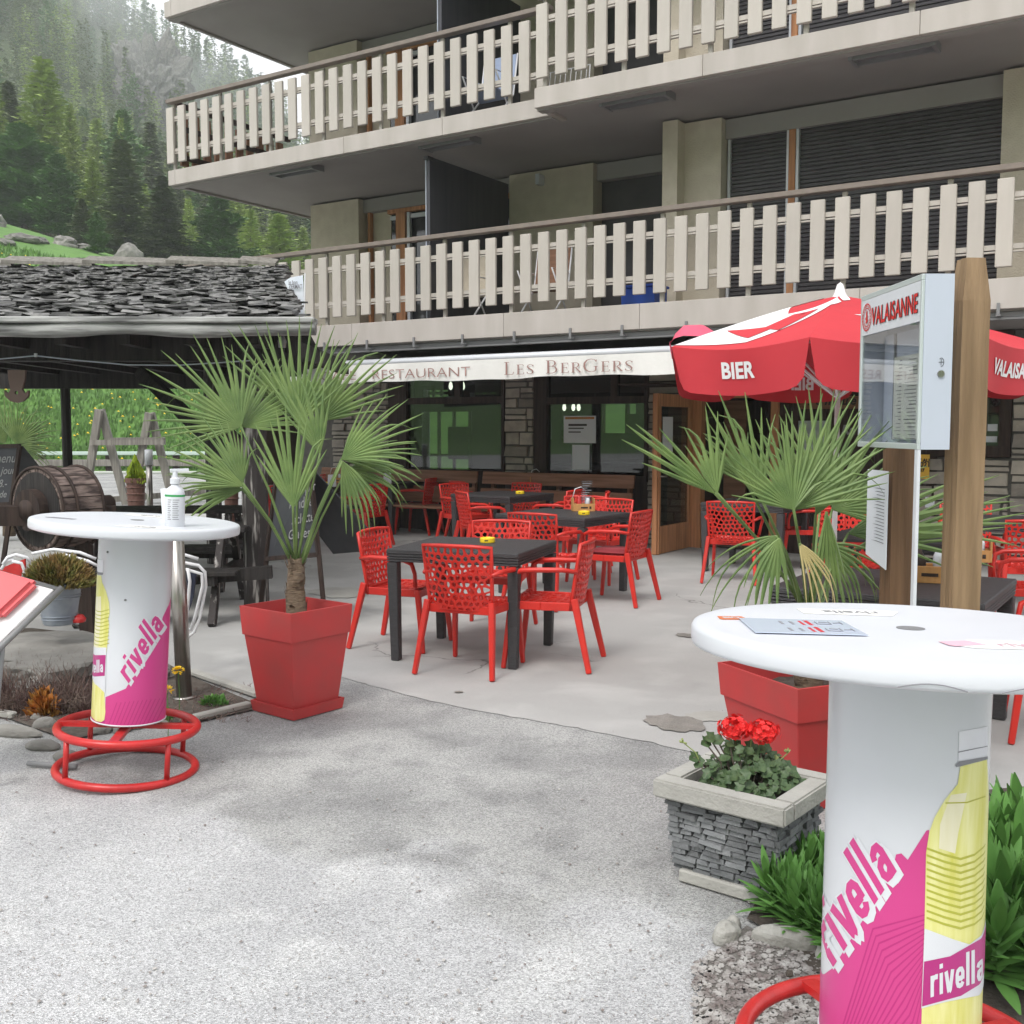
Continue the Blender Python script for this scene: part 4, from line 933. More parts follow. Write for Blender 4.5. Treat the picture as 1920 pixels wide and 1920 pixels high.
def table(x, y, rz, label, sc=(1, 1, 1)):
    if not usedt[0]: t = tt_big; usedt[0] = 1; t.location = (x, y, .006); t.rotation_euler = (0, 0, R(rz)); t['label'] = label
    else: t = clone(tb, (x, y, .006), R(rz), label)
    t['group'] = GRPT; t.scale = sc; return t
table(-.265, 7.53, -18.4, 'nearest charcoal table with a yellow ashtray in the middle of the terrace')
table(.50, 10.36, -35, 'charcoal table behind the nearest one, carrying the wooden box with the clear card', (1.06, .95, 1))
table(-.12, 13.5, -38, 'charcoal table in the middle distance with only a yellow ashtray, left of the clear card')
table(-2.0, 16.6, -33, 'charcoal table close to the left wall bench behind the palm', (1.15, 1, 1))
table(-3.15, 15.2, -33, 'charcoal table farthest left, half hidden by the drooping palm fronds', (1.1, 1, 1))
table(2.75, 12.0, -33, 'charcoal table in front of the restaurant door behind the right palm')
table(2.95, 8.15, -33, 'charcoal table right of the wooden posts, farther of the two at the right edge')
table(2.05, 5.65, -33, 'charcoal table right behind the wooden posts and the near white table', (1.1, 1.1, 1))
table(4.6, 9.6, -33, 'charcoal table at the right edge in front of the stone wall')
chair(-.255, 7.05, 68, 'red armchair seen from behind at the near side of the nearest table')
chair(-.78, 7.80, -20, 'red armchair left of the nearest table, side on')
chair(.25, 7.20, 165, 'red armchair right of the nearest table with its side towards us')
chair(-.15, 8.38, -104, 'red armchair at the far side of the nearest table, top edge showing over it')
chair(.31, 9.62, 60, 'red armchair with its back to us between the nearest and the second table')
chair(.95, 9.80, 150, 'red armchair with a dark cushion right of the second table', 'dark red seat cushion on the armchair right of the second table')
chair(.92, 11.1, -125, 'red armchair at the far right side of the second table behind the wooden box')
chair(.72, 11.5, -110, 'red armchair behind the clear card of the second table')
chair(-.62, 14.3, -50, 'red armchair at the left far side of the middle distance table')
chair(-.35, 12.75, 20, 'red armchair seen side on under the left edge of the middle distance table')
chair(-.55, 15.3, 30, 'red armchair pushed to the bench behind the middle distance table')
chair(.05, 14.45, -125, 'red armchair at the far side of the middle distance table')
chair(.55, 13.1, 150, 'red armchair right of the middle distance table, top rail near the ashtray')
chair(.85, 12.6, 175, 'red armchair between the middle distance table and the clear card')
chair(-2.05, 14.5, 150, 'red armchair with a dark cushion at the left tables, back to the terrace', 'dark red seat cushion on the armchair by the left tables')
chair(-1.45, 16.2, 160, 'red armchair right of the left bench table, its back against the aisle')
chair(-2.75, 17.3, -40, 'red armchair beyond the left bench table touching the wall bench')
chair(-3.0, 14.3, 95, 'red armchair at the near side of the farthest left table')
chair(2.33, 11.15, 70, 'red armchair in front of the door table behind the right palm')
chair(3.35, 12.2, 170, 'red armchair right of the door table behind the palm leaves')
chair(3.05, 9.65, -100, 'red armchair standing left of the wooden posts behind the right palm')
chair(3.05, 9.0, -110, 'red armchair at the far side of the farther right table')
chair(3.75, 7.75, 160, 'red armchair at the right side of the farther right table')
chair(2.15, 6.6, -100, 'red armchair hidden behind the near right table, between the palm and the posts')
chair(2.85, 5.45, 160, 'red armchair at the right edge beside the near right table')
chair(4.35, 8.9, 75, 'red armchair before the table at the right edge')
chair(4.5, 10.4, -100, 'red armchair between the right edge table and the stone wall')
# ------------------------------------------------------------------ table things
def ashtray(x, y, label, s=1.0):
    mb = MB(); mb.lathe([(.052*s, 0), (.055*s, .006), (.055*s, .032), (.050*s, .036), (.046*s, .030), (.044*s, .012), (.001, .010)], (0, 0, 0), 20, cap=True)
    t = thing('ashtray', label, 'ashtray', (x, y, .782), random.uniform(0, 6), 'yellow tin ashtrays on the charcoal tables'); mb.build('bowl', M['yellow'], t, smooth=False)
    q = MB(); q.box((-.020, -.0556*s, .014), (.006, -.0548*s, .022)); q.build('mark', M['black'], t); t.rotation_euler = (0, 0, 0); return t
def onT(px, py, z=.782): p = G(px, py, z); return p.x, p.y
for (px, py, lab) in ((914, 1017, 'yellow round ashtray on the nearest charcoal table'), (1095, 965, 'yellow ashtray in front of the wooden box on the second table'), (975, 926, 'yellow ashtray on the middle distance table'), (726, 895, 'yellow ashtray beside the white card on the left bench table'), (617, 908, 'yellow ashtray on the farthest left table')):
    x, y = onT(px, py); ashtray(x, y, lab)
def caddy(x, y, rz, label, card=None, s=1.0):
    t = thing('condiment_box', label, 'box', (x, y, .782), R(rz), 'light wooden condiment boxes')
    mb = MB(); mb.box((-.10, -.06, 0), (.10, .06, .010)); mb.box((-.10, -.065, 0), (.10, -.055, .075)); mb.box((-.10, .055, 0), (.10, .065, .075)); mb.build('tray', M['caddy'], t, bevel=.002)
    for sx in (-1, 1): mb = MB(); mb.box((sx*.105 - .006, -.065, 0), (sx*.105 + .006, .065, .13)); mb.build('side_board', M['caddy'], t, bevel=.003)
    mb = MB(); mb.lathe([(.028, 0), (.03, .01), (.03, .09), (.012, .12), (.012, .14)], (-.04, 0, .012), 12); mb.build('bottle', M['redring'] if card else M['darkwood'], t, smooth=True)
    mb = MB(); mb.lathe([(.026, 0), (.028, .10), (.02, .12)], (.045, 0, .012), 12); mb.build('jar', M['white'], t, smooth=True)
    mb = MB(); mb.tube([(-.105, 0, .13), (-.08, 0, .22), (-.02, 0, .24), (.03, 0, .2)], .005, 6); mb.build('handle', M['tubewhite'], t, smooth=True)
    mb = MB(); mb.box((-.03, -.067, .030), (.04, -.0655, .045)); mb.box((.055, -.067, .025), (.075, -.0655, .050)); mb.build('brand_mark', M['darkwood'], t)
    if card:
        mb = MB(); mb.box((-.02, -.02, .06), (.09, -.014, .30)); c = mb.build('card', M['clear'], t); mb = MB()
        for k in range(8): mb.box((-.01, -.0215, .27 - k*.022), (.08 - (k % 3)*.02, -.0205, .277 - k*.022))
        mb.build('printed_lines', M['inkgrey'], c)
    return t
x, y = onT(1093, 958); caddy(x, y, 5, 'wooden box with bottle, jar and a tall clear card on the second table', True)
x, y = onT(722, 892); caddy(x, y, 0, 'wooden condiment box under the white card on the left bench table', False)
x, y = onT(632, 905); caddy(x, y, 0, 'wooden condiment box on the farthest left table', False)
x, y = onT(1010, 915); caddy(x, y + .6, 0, 'small wooden condiment box with a wire handle beyond the middle distance table', False)
x, y = onT(1740, 1090); c = caddy(x, y, -20, 'orange wooden box seen between the two posts on the near right table', False); c.scale = (1.2,)*3
x, y = onT(1822, 1052); caddy(x, y, -20, 'wooden box peeking out right of the tall post', False)
for px, py, y_, lab in ((726, 860, 15.9, 'white card stand on the left bench table'), (622, 876, 15.0, 'small white cup hanging behind the palm fronds')):
    p = D(px, py, y_); mb = MB(); mb.hexa([(-.06, -.02, 0), (.06, -.02, 0), (.06, .02, 0), (-.06, .02, 0), (-.055, .0, .17), (.055, .0, .17), (.055, .012, .17), (-.055, .012, .17)]); o = mb.build('card_stand', M['paper'], None, bevel=.003); o.location = (p.x, p.y, .785); tag(o, lab, 'card stand')
for px, py in ((1153, 937), (1040, 917), (692, 917)):
    x, y = onT(px, py, .76)
# ------------------------------------------------------------------ square red planters and palms
def sq_planter(c, rz, s, h, label, hidden=0):
    t = thing('square_planter', label, 'planter', (c[0], c[1], .006), R(rz))
    def ring(mb, a0, z0, a1, z1): 
        mb.add([(-a0,-a0,z0),(a0,-a0,z0),(a0,a0,z0),(-a0,a0,z0),(-a1,-a1,z1),(a1,-a1,z1),(a1,a1,z1),(-a1,a1,z1)], [(0,1,5,4),(1,2,6,5),(2,3,7,6),(3,0,4,7)])
    S = s/2; hr = h*.27
    mb = MB(); ring(mb, S*.72, .03, S*.93, h - hr); mb.add([(-S*.72,-S*.72,.03),(S*.72,-S*.72,.03),(S*.72,S*.72,.03),(-S*.72,S*.72,.03)], [(3,2,1,0)]); mb.build('body', M['planter'], t, bevel=.004)
    mb = MB(); ring(mb, S*.96, h - hr, S, h); ring(mb, S - .012, h, S*.95 - .012, h - hr - .02); ring(mb, S, h, S - .012, h + .0005); ring(mb, S*.96, h - hr, S*.91, h - hr + .001); mb.build('rim', M['planter'], t, fix=False)
    mb = MB(); ring(mb, S*.80, 0, S*.84, .06); ring(mb, S*.84, .06, S*.80, .06); ring(mb, S*.80, .06, S*.74, .012); mb.build('saucer', M['planter'], t, fix=False)
    mb = MB(); n = 10; a = S - .02; vs = [(-a + 2*a*i/n, -a + 2*a*j/n, h - .10 + random.uniform(-.012, .012)) for j in range(n+1) for i in range(n+1)]
    mb.add(vs, [(j*(n+1)+i, j*(n+1)+i+1, (j+1)*(n+1)+i+1, (j+1)*(n+1)+i) for j in range(n) for i in range(n)]); mb.build('soil', M['soil'], t, fix=False)
    return t
CL = (-1.222, 5.98); HL = .60
sq_planter(CL, 51, .445, HL, 'tall red plastic planter holding the palm at the left')
CR = (1.30, 4.62); HR = .54
sq_planter(CR, 24, .56, HR, 'red plastic planter holding the palm behind the near white table')
def frond(mb, mt, base, hub, axis, up, L, half, n=30, split=.45, droop=.12, wmax=None, seed=0, bend=.25, fold=.5, pr=.007):
    """a fan leaf: stalk in mt (tube), pleated segments in mb"""
    rr = random.Random(seed); n = max(5, int(math.degrees(half)/3.0)) if n > 12 else max(5, int(n*.8)); split = min(split, .40) if split < .6 else .5; fold *= 1.3; base = V(base); hub = V(hub); axis = V(axis).normalized(); up = V(up); side = axis.cross(up).normalized(); nrm = side.cross(axis).normalized()
    mid = (base + hub)/2 + V((0, 0, .04)); mt.tube([base, base.lerp(mid, .5) , mid, hub.lerp(mid, .4), hub], pr, 5, rs=[pr*1.6, pr*1.1, pr, pr*.9, pr*.9])
    for i in range(n):
        f = (i/(n-1))*2 - 1; a = f*half + rr.uniform(-.5, .5)*half/n; Ls = L*(1 - .30*abs(f)**2.2)*rr.uniform(.9, 1.05)
        d = axis*math.cos(a) + side*math.sin(a); tang = side*math.cos(a) - axis*math.sin(a)
        dth = 2*half/(n-1); brk = rr.random() < bend; bt = rr.uniform(.55, .8); bd = rr.uniform(.5, 1.2); K = 8; vs = []; p = hub.copy(); dd = d.copy(); dr = droop*rr.uniform(.5, 1.6)
        rad = 0
        for k in range(K + 1):
            t = k/K; step = Ls/K if k else 0
            if k:
                dd = (dd + V((0, 0, -1))*dr*t*.28).normalized()
                if brk and t > bt: dd = (dd + V((0, 0, -1))*bd*.55).normalized()
                p = p + dd*step; rad += step
            wj = dth*rad*.5 + .003
            ww = wj if t < split else wj_s*(1 - (t - split)/(1 - split))**.75*.68 + .0012
            if t <= split: wj_s = wj
            n_l = dd.cross(tang).normalized(); h_ = ww*fold*(1 if i % 2 else 1)
            vs += [p - tang*ww + n_l*h_*.5, p - n_l*h_*.5, p + tang*ww + n_l*h_*.5]
        fs = []
        for k in range(K): q = k*3; fs += [(q, q+1, q+4, q+3), (q+1, q+2, q+5, q+4)]
        mb.add(vs, fs)
def palm(label, c, zsoil, ztop, rtr, fr, dep, stem_px=None, mleaf=None, seed=0):
    t = thing('fan_palm', label, 'palm', (c[0], c[1], zsoil)); o = V((c[0], c[1], zsoil)); rr = random.Random(seed); H = ztop - zsoil
    mb = MB(); n = 14; pts = [(.004*math.sin(i*.7), .004*math.cos(i), -.03 + (H + .03)*i/n) for i in range(n+1)]; mb.tube(pts, rtr, 12, rs=[rtr*(1.12 - .35*i/n + rr.uniform(-.05, .05)) for i in range(n+1)]); mb.build('trunk', M['palmtrunk'], t, smooth=True)
    mb = MB()
    for i in range(46):
        a = rr.uniform(0, 6.28); z = rr.uniform(.02, H); q = V((math.cos(a), math.sin(a), 0)); r0 = rtr*.95*(1.1 - .3*z/H); p0 = q*r0 + V((0, 0, z)); s_ = q.cross(V((0, 0, 1)))*rr.uniform(.008, .02); mb.add([p0 - s_, p0 + s_, p0 + q*rr.uniform(.006, .028) + V((0, 0, rr.uniform(.02, .07)))], [(0, 1, 2)])
    tag(mb.build('husks', M['palmtrunk'], t, fix=False), kind='stuff')
    for i, f in enumerate(fr):
        hx, hy, dy, tx, ty, half, L = f[:7]; kw = f[7] if len(f) > 7 else {}
        hub = D(hx, hy, c[1] + dy) - o; tip = D(tx, ty, c[1] + dy + kw.get('tdy', 0)) - o; ax = tip - hub; Lr = ax.length if L is None else L
        vdir = V((0, -1, .35)) if 'up' not in kw else V(kw['up'])
        fo = thing_leaf = None; mb = MB(); mt = MB(); b0 = V((0, 0, H - .03 - .008*i)) if 'base' not in kw else D(kw['base'][0], kw['base'][1], c[1]) - o
        frond(mb, mt, b0, hub, ax, vdir, Lr, R(half), n=kw.get('n', 30), droop=kw.get('droop', .15), seed=seed*50 + i, split=kw.get('split', .42), bend=kw.get('bend', .2), fold=kw.get('fold', .5))
        lf_ = mb.build('frond', kw.get('m', M['palm']), t, fix=False); mt.build('stalk', M['palm'], lf_, smooth=True, fix=False)
    return t
# hub px, hub py, depth offset, tip px, tip py, half angle, length
palm('fan palm in the tall red planter, fronds spreading in front of the awning', CL, HL - .1, D(555, 1062, 6.0).z + .05, .058, [
 (452, 800, .05, 300, 665, 62, None, dict(n=34, droop=.10, bend=.12)),
 (452, 800, .10, 560, 690, 55, .55, dict(n=22, droop=.1, tdy=.3)),
 (455, 912, -.1, 330, 800, 42, None, dict(n=22, droop=.25, bend=.3)),
 (455, 918, -.05, 318, 905, 30, .50, dict(n=16, droop=.45, bend=.4)),
 (550, 952, -.25, 540, 765, 33, None, dict(n=32, droop=.02, bend=.03, split=.62)),
 (455, 905, -.25, 430, 790, 26, None, dict(n=14, droop=.08)),
 (600, 850, -.1, 560, 715, 26, .50, dict(n=14, droop=.06)),
 (540, 770, .3, 470, 640, 30, .58, dict(n=14, droop=.05)),
 (640, 860, .12, 760, 850, 22, .52, dict(n=14, droop=.25)),
 (560, 795, .15, 575, 650, 40, .62, dict(n=30, droop=.08, bend=.1)),
 (598, 790, .3, 700, 660, 38, .60, dict(n=28, droop=.12, bend=.15)),
 (640, 862, .0, 775, 760, 36, None, dict(n=26, droop=.22, bend=.25)),
 (642, 865, -.05, 690, 960, 28, .46, dict(n=12, droop=.75, bend=.55)),
 (650, 880, .15, 750, 880, 30, .45, dict(n=12, droop=.6, bend=.5)),
], 0, seed=1)
palm('fan palm behind the near white table, its fronds reaching past the wooden posts', CR, HR - .1, D(1500, 1140, CR[1]).z, .062, [
 (1341, 925, -.3, 1165, 790, 13, None, dict(n=20, droop=.05, bend=.05, split=.6, fold=.8)),
 (1345, 925, -.3, 1320, 800, 22, .36, dict(n=8, droop=.05, bend=.1)),
 (1488, 955, -.35, 1440, 785, 58, None, dict(n=40, droop=.05, bend=.05, split=.5)),
 (1488, 955, -.30, 1590, 800, 45, .50, dict(n=24, droop=.12, bend=.1)),
 (1430, 940, -.2, 1380, 790, 24, .50, dict(n=14, droop=.04)),
 (1530, 965, -.2, 1590, 835, 24, .50, dict(n=14, droop=.08)),
 (1400, 905, -.1, 1330, 790, 34, None, dict(n=18, droop=.1, bend=.1)),
 (1540, 930, .5, 1520, 770, 40, .52, dict(n=20, droop=.08, bend=.1)),
 (1560, 955, .6, 1680, 880, 50, .50, dict(n=26, droop=.2, bend=.2)),
 (1590, 1000, .75, 1800, 960, 26, .85, dict(n=16, droop=.12, bend=.1, split=.55)),
 (1600, 1030, .85, 1900, 935, 12, .95, dict(n=9, droop=.06, bend=.0, split=.6)),
 (1455, 1005, -.3, 1360, 1080, 30, .44, dict(n=9, droop=.7, bend=.4, split=.2, m=M['palm'])),
 (1500, 1020, -.35, 1560, 1110, 26, .36, dict(n=9, droop=.8, bend=.5, split=.2, m=M['palmdry'])),
 (1460, 1010, -.35, 1420, 1120, 30, .34, dict(n=9, droop=.8, bend=.4, m=M['palm'])),
 (1545, 1020, .4, 1640, 1090, 38, .42, dict(n=14, droop=.6, bend=.4)),
 (1550, 960, -.3, 1560, 1110, 14, .46, dict(n=8, droop=.1, bend=0, split=.7, fold=.9)),
], 0, seed=2)
# palm in the background at the far left
palm('small fan palm behind the chalkboard at the left edge', (-7.2, 15.2), .1, D(15, 900, 15.2).z, .08, [
 (30, 832, .0, 60, 745, 62, .72, dict(n=26)), (28, 835, .1, 105, 800, 45, .75, dict(n=18, droop=.3)), (10, 830, .2, -40, 770, 50, .8, dict(n=18)), (30, 840, -.1, 95, 850, 40, .6, dict(n=14, droop=.6)), (0, 835, .0, -30, 850, 50, .6, dict(n=14, droop=.6))], 0, seed=3)
# ------------------------------------------------------------------ white standing tables
def standing_table(c, tilt, az, label, Rt=.54, H=1.15, rc=.178, cr=0, zr=.255, Rr=.352, rm=.021):
    """az: direction (deg from +x) of the viewer side of the printed column"""
    t = thing('standing_table', label, 'table', (c[0], c[1], .006)); t.rotation_euler = tilt
    mb = MB(); mb.lathe([(.001, H - .045), (Rt - .06, H - .045), (Rt - .02, H - .050), (Rt - .002, H - .044), (Rt, H - .036), (Rt, H - .012), (Rt - .004, H - .004), (Rt - .014, H - .0005), (Rt - .04, H), (.02, H)], n=120, cap=False); tp = mb.build('table_top', M['white'], t, smooth=True, fix=True)
    mb = MB(); mb.lathe([(.030, H + .0005), (.030, H + .0016), (.001, H + .0016)], n=24, cap=False); mb.build('centre_cap', M['aludark'], tp)
    zc = zr + .045
    mb = MB(); mb.lathe([(rc, zc), (rc, H - .052)], n=96, cap=False); mb.lathe([(.001, zc + .001), (rc, zc)], n=96, cap=False); col = mb.build('column', M['whitegloss'], t, smooth=True, fix=False)
    mb = MB(); mb.tube([(rc*math.cos(2*math.pi*i/48), rc*math.sin(2*math.pi*i/48), zc) for i in range(48)], .004, 5, closed=True); mb.build('trim', M['white'], t, smooth=True)
    for z in (rm, zr):
        mb = MB(); mb.tube([(Rr*math.cos(2*math.pi*i/64), Rr*math.sin(2*math.pi*i/64), z) for i in range(64)], rm, 12, closed=True); mb.build('foot_ring', M['redring'], t, smooth=True)
    for k in range(4):
        a = R(45 + 90*k + cr); mb = MB(); mb.tube([(Rr*math.cos(a), Rr*math.sin(a), .03), (Rr*math.cos(a), Rr*math.sin(a), zr)], .013, 8); mb.build('upright', M['redring'], t, smooth=True)
        a = R(90*k + cr); mb = MB(); mb.beam((.0, 0, zr + .008), (Rr*math.cos(a), Rr*math.sin(a), zr + .008), .040, .020); mb.build('spoke', M['redring'], t)
    mb = MB(); mb.lathe([(.05, zr), (.05, zc)], n=16); mb.build('hub', M['redring'], t)
    bpy.context.view_layer.update(); inv = t.matrix_world.inverted(); o = inv @ V((0, 0, HC)); i3 = inv.to_3x3()
    edges = {}
    def hit(px, py, r):
        d = i3 @ ray(px, py); A = d.x**2 + d.y**2; B = 2*(o.x*d.x + o.y*d.y); q = B*B - 4*A*(o.x**2 + o.y**2 - r*r)
        return None if q <= 0 else o + d*((-B - math.sqrt(q))/(2*A))
    mid0 = (-o.x, -o.y)
    def row(py):
        k = round(py)
        if k not in edges:
            zz = .6; base = inv.inverted() @ V((0, 0, zz)); c0 = 960 + FP*base.x/base.y
            lo_, hi_ = c0, c0 - 600
            for _ in range(22): m_ = (lo_ + hi_)/2; lo_, hi_ = (m_, hi_) if hit(m_, k, rc) else (lo_, m_)
            L_ = lo_; lo_, hi_ = c0, c0 + 600
            for _ in range(22): m_ = (lo_ + hi_)/2; lo_, hi_ = (m_, hi_) if hit(m_, k, rc) else (lo_, m_)
            edges[k] = (L_, lo_)
        return edges[k]
    def wrap(px, py, lift):     # where the printed sheet lies on the column
        L_, R_ = row(py); cx = (L_ + R_)/2; hw = (R_ - L_)/2; s = (px - cx)/hw; sc_ = max(-.95, min(.95, s)); p = hit(cx + sc_*hw, py, rc)
        ex = (s - sc_)*1.6; r = rc + lift; k = r/math.hypot(p.x, p.y); c_, s_ = math.cos(ex), math.sin(ex); return V(((p.x*c_ - p.y*s_)*k, (p.x*s_ + p.y*c_)*k, max(p.z, zc + .002)))
    return t, col, tp, wrap
def px_decal(col, wrap, name, pts, lift, m, step=3.0):
    return decal(name, poly_bm([pts]), lambda x, y: wrap(x, y, lift), m, col, step=step, stepy=30)
def rivella_bm(extra=0.0):
    W_ = .155; G_ = [(.36, [[(.09, 0), (.09, .63)], [(.09, .42), (.15, .54), (.25, .565), (.35, .555)]]), (.19, [[(.09, 0), (.09, .63)], [(.09, .76), (.09, .90)]]),
      (.43, [[(.065, .63), (.19, .03), (.21, 0)], [(.365, .63), (.25, .03), (.21, 0)]]), (.43, [[(.10, .29), (.34, .29)], [(.345, .24), (.345, .46), (.29, .555), (.20, .56), (.12, .52), (.09, .42), (.09, .20), (.13, .10), (.22, .07), (.30, .09), (.35, .17)]]),
      (.19, [[(.09, 0), (.09, 1.0)]]), (.19, [[(.09, 0), (.09, 1.0)]]), (.42, [[(.33, 0), (.33, .44), (.29, .545), (.19, .56), (.10, .52), (.07, .43)], [(.33, .33), (.20, .34), (.11, .29), (.085, .18), (.13, .085), (.22, .07), (.31, .14)]])]
    x = 0; st = []
    for w_, ss_ in G_:
        for q in ss_:
            q = [(x + a, b) for a, b in q]
            if extra:
                a, b = V(q[0]), V(q[-1]); a2 = a - (V(q[1]) - a).normalized()*extra/2; b2 = b - (V(q[-2]) - b).normalized()*extra/2; q = [tuple(a2)] + q[1:-1] + [tuple(b2)]
            st.append([(a, b, W_ + extra) for a, b in q])
        x += w_ + .055
    return stroke_bm(st), x
def wordmark(col, wrap, O, ex, ey, m, edge=None, drop=(0, 0), lift=.0022, extra=.075):
    for nm, e_, lf, mm, dr in (([('lettering_edge', extra, lift - .0007, edge, drop), ('lettering_edge', extra*.8, lift - .0006, edge, (0, 0))] if edge else []) + [('lettering', 0.0, lift, m, (0, 0))]):
        bm, W_ = rivella_bm(e_); slice_bm(bm, .12); slice_bm(bm, .25, 1)
        for v in bm.verts: v.co.x /= W_
        decal(nm, bm, lambda x, y: wrap(O[0] + ex[0]*x + ey[0]*y + dr[0], O[1] + ex[1]*x + ey[1]*y + dr[1], lf), mm, col)
YEL = mat('lemonade print', (.60, .58, .10), .3, (.76, .74, .36), 9, stretch=(5, 5, .5)); YELP = mat('pale glass print', (.78, .74, .58), .35, (.70, .66, .42), 9, stretch=(4, 4, .5)); GRV = mat('groove print', (.42, .42, .05), .4); CAPP = mat('cap print', (.60, .60, .66), .4, (.74, .74, .79), 5)
CLt = (-1.80, 4.87)
t1, col, tp1, wrap = standing_table(CLt, (R(-1.0), R(3.7), 0), 0, 'white standing table at the left, soap dispenser on top, red double foot ring', Rt=.46, H=1.177, rc=.163, cr=8, zr=.212, Rr=.308, rm=.019)
px_decal(col, wrap, 'pink_field', [(196, 1380), (198, 1307), (236, 1291), (245, 1274), (262, 1258), (288, 1218), (300, 1180), (305, 1157), (314, 1138), (326, 1120), (326, 1380)], .0006, M['pink'])
px_decal(col, wrap, 'pink_field', [(160, 1380), (160, 1340), (200, 1340), (200, 1380)], .0005, M['magenta'])
for i in range(13):
    x = 200 + i*7; px_decal(col, wrap, 'hatch_line', [(x, 1368), (x + 1.6, 1368), (x + 20 + i*1.0, 1318 - i*.8), (x + 18.6 + i, 1317 - i*.8)], .0010, M['pinkdark'])
wordmark(col, wrap, (241, 1282), (68, -112), (-25, -35), M['pink'], M['white'], (4, 3))
px_decal(col, wrap, 'bottle_cap', [(166, 1050), (194, 1050), (193, 1073), (164, 1072)], .0012, CAPP)
px_decal(col, wrap, 'bottle_neck_ring', [(164, 1072), (194, 1074), (193, 1078), (164, 1076)], .0016, M['inkgrey'])
px_decal(col, wrap, 'bottle_picture', [(160, 1078), (190, 1079), (192, 1092), (199, 1108), (205, 1130), (206, 1150), (203, 1160), (205, 1170), (201, 1215), (199, 1228), (196, 1300), (198, 1335), (196, 1350), (190, 1354), (186, 1348), (180, 1352), (174, 1346), (158, 1345), (158, 1200)], .0012, YEL)
px_decal(col, wrap, 'bottle_highlight', [(176, 1120), (190, 1118), (190, 1150), (185, 1215), (174, 1215)], .0015, YELP)
for i in range(10): y = 1142 + i*7; px_decal(col, wrap, 'bottle_groove', [(174, y + 2), (190, y + 4), (205, y), (205, y + 1.6), (190, y + 6), (174, y + 3.6)], .0018, GRV)
px_decal(col, wrap, 'label_white', [(158, 1214), (200, 1214), (198, 1300), (188, 1290), (172, 1276), (158, 1276)], .0020, M['white'])
px_decal(col, wrap, 'label_band', [(158, 1229), (199, 1228), (197, 1267), (158, 1270)], .0025, M['magenta'])
wordmark(col, wrap, (160, 1263), (35, -3), (0, -24), M['white'], lift=.0031)
mb = MB()
for x, y in ((202, 1035), (235, 1125)):
    p = wrap(x, y, 0); mb.lathe([(.001, .005), (.005, .003), (.006, -.003), (.001, -.005)], p, 8)
mb.build('screw', M['aludark'], t1)
# stickers on the table top
def sticker(tp, x0, y0, x1, y1, m, rot=0, z=1.1778, name='sticker', txt=None, tm=None, ts=.03):
    c, s = math.cos(R(rot)), math.sin(R(rot)); cx, cy = (x0+x1)/2, (y0+y1)/2; w_, h_ = (x1-x0)/2, (y1-y0)/2
    mb = MB(); mb.prism([(-w_, -h_*.6), (-w_*.85, -h_), (w_, -h_), (w_, h_*.8), (-w_*.7, h_)], lambda x, y: V((cx + x*c - y*s, cy + x*s + y*c, z)), lambda x, y: V((cx + x*c - y*s, cy + x*s + y*c, z + .0006))); o = mb.build(name, m, tp)
    if txt:
        bm = text2d(txt, ts, off=.001, sx=.8); w2 = max(v.co.x for v in bm.verts)
        decal('lettering', bm, lambda x, y: V((cx + (x - w2/2)*c - (y - ts*.35)*s, cy + (x - w2/2)*s + (y - ts*.35)*c, z + .0011)), tm or M['inkgrey'], o)
    return o
sticker(tp1, -.14, .20, .10, .30, M['canvas'], 175, txt='rivella', ts=.06); sticker(tp1, .02, -.36, .26, -.27, M['canvas'], -4, txt='rivella', ts=.06); sticker(tp1, -.36, -.17, -.22, -.13, M['inkgrey'], -10)
# soap dispenser and cup
z_t = 1.165
def onplane(px, py, z): p = G(px, py, z); return p
p = onplane(327, 986, 1.17)
t = thing('soap_dispenser', 'white pump bottle with a green stripe standing on the left white table', 'bottle', (p.x, p.y, 1.158)); t.rotation_euler = (0, R(2), R(15))
mb = MB(); mb.lathe([(.040, 0), (.043, .006), (.043, .155), (.038, .175), (.018, .19), (.015, .20)], n=28); mb.build('bottle', M['white'], t, smooth=True)
mb = MB(); mb.lathe([(.021, .198), (.021, .222), (.012, .228), (.010, .255)], n=18); mb.beam((-.022, 0, .258), (.058, 0, .262), .020, .012); mb.build('pump', M['white'], t, bevel=.001)
mb = MB(); mb.lathe([(.0436, .143), (.0436, .152)], n=28, cap=False); mb.build('green_stripe', mat('green stripe', (.03, .30, .08), .5), t, fix=False)
mb = MB()
for i in range(10):
    for a0, a1 in ((-100, -62), (-130, -106)):
        z = .128 - i*.0095; a, b = R(a0 + (i*7 % 9)*0), R(a1 - (i*5 % 11)); mb.add([(.0438*math.cos(a), .0438*math.sin(a), z), (.0438*math.cos((a+b)/2), .0438*math.sin((a+b)/2), z), (.0438*math.cos(b), .0438*math.sin(b), z), (.0438*math.cos(b), .0438*math.sin(b), z + .003), (.0438*math.cos((a+b)/2), .0438*math.sin((a+b)/2), z + .003), (.0438*math.cos(a), .0438*math.sin(a), z + .003)], [(0,1,4,5),(1,2,3,4)])
mb.build('printed_lines', M['inkgrey'], t, fix=False)
p = onplane(308, 972, 1.17); mb = MB(); mb.lathe([(.024, 0), (.030, .15), (.0285, .15), (.0225, .003)], n=20, cap=False); o = mb.build('plastic_cup', mat('frosted cup', (.72, .75, .80), .35), None, smooth=True); o.location = (p.x, p.y + .05, 1.160); tag(o, 'frosted plastic cup standing behind the soap dispenser', 'cup')
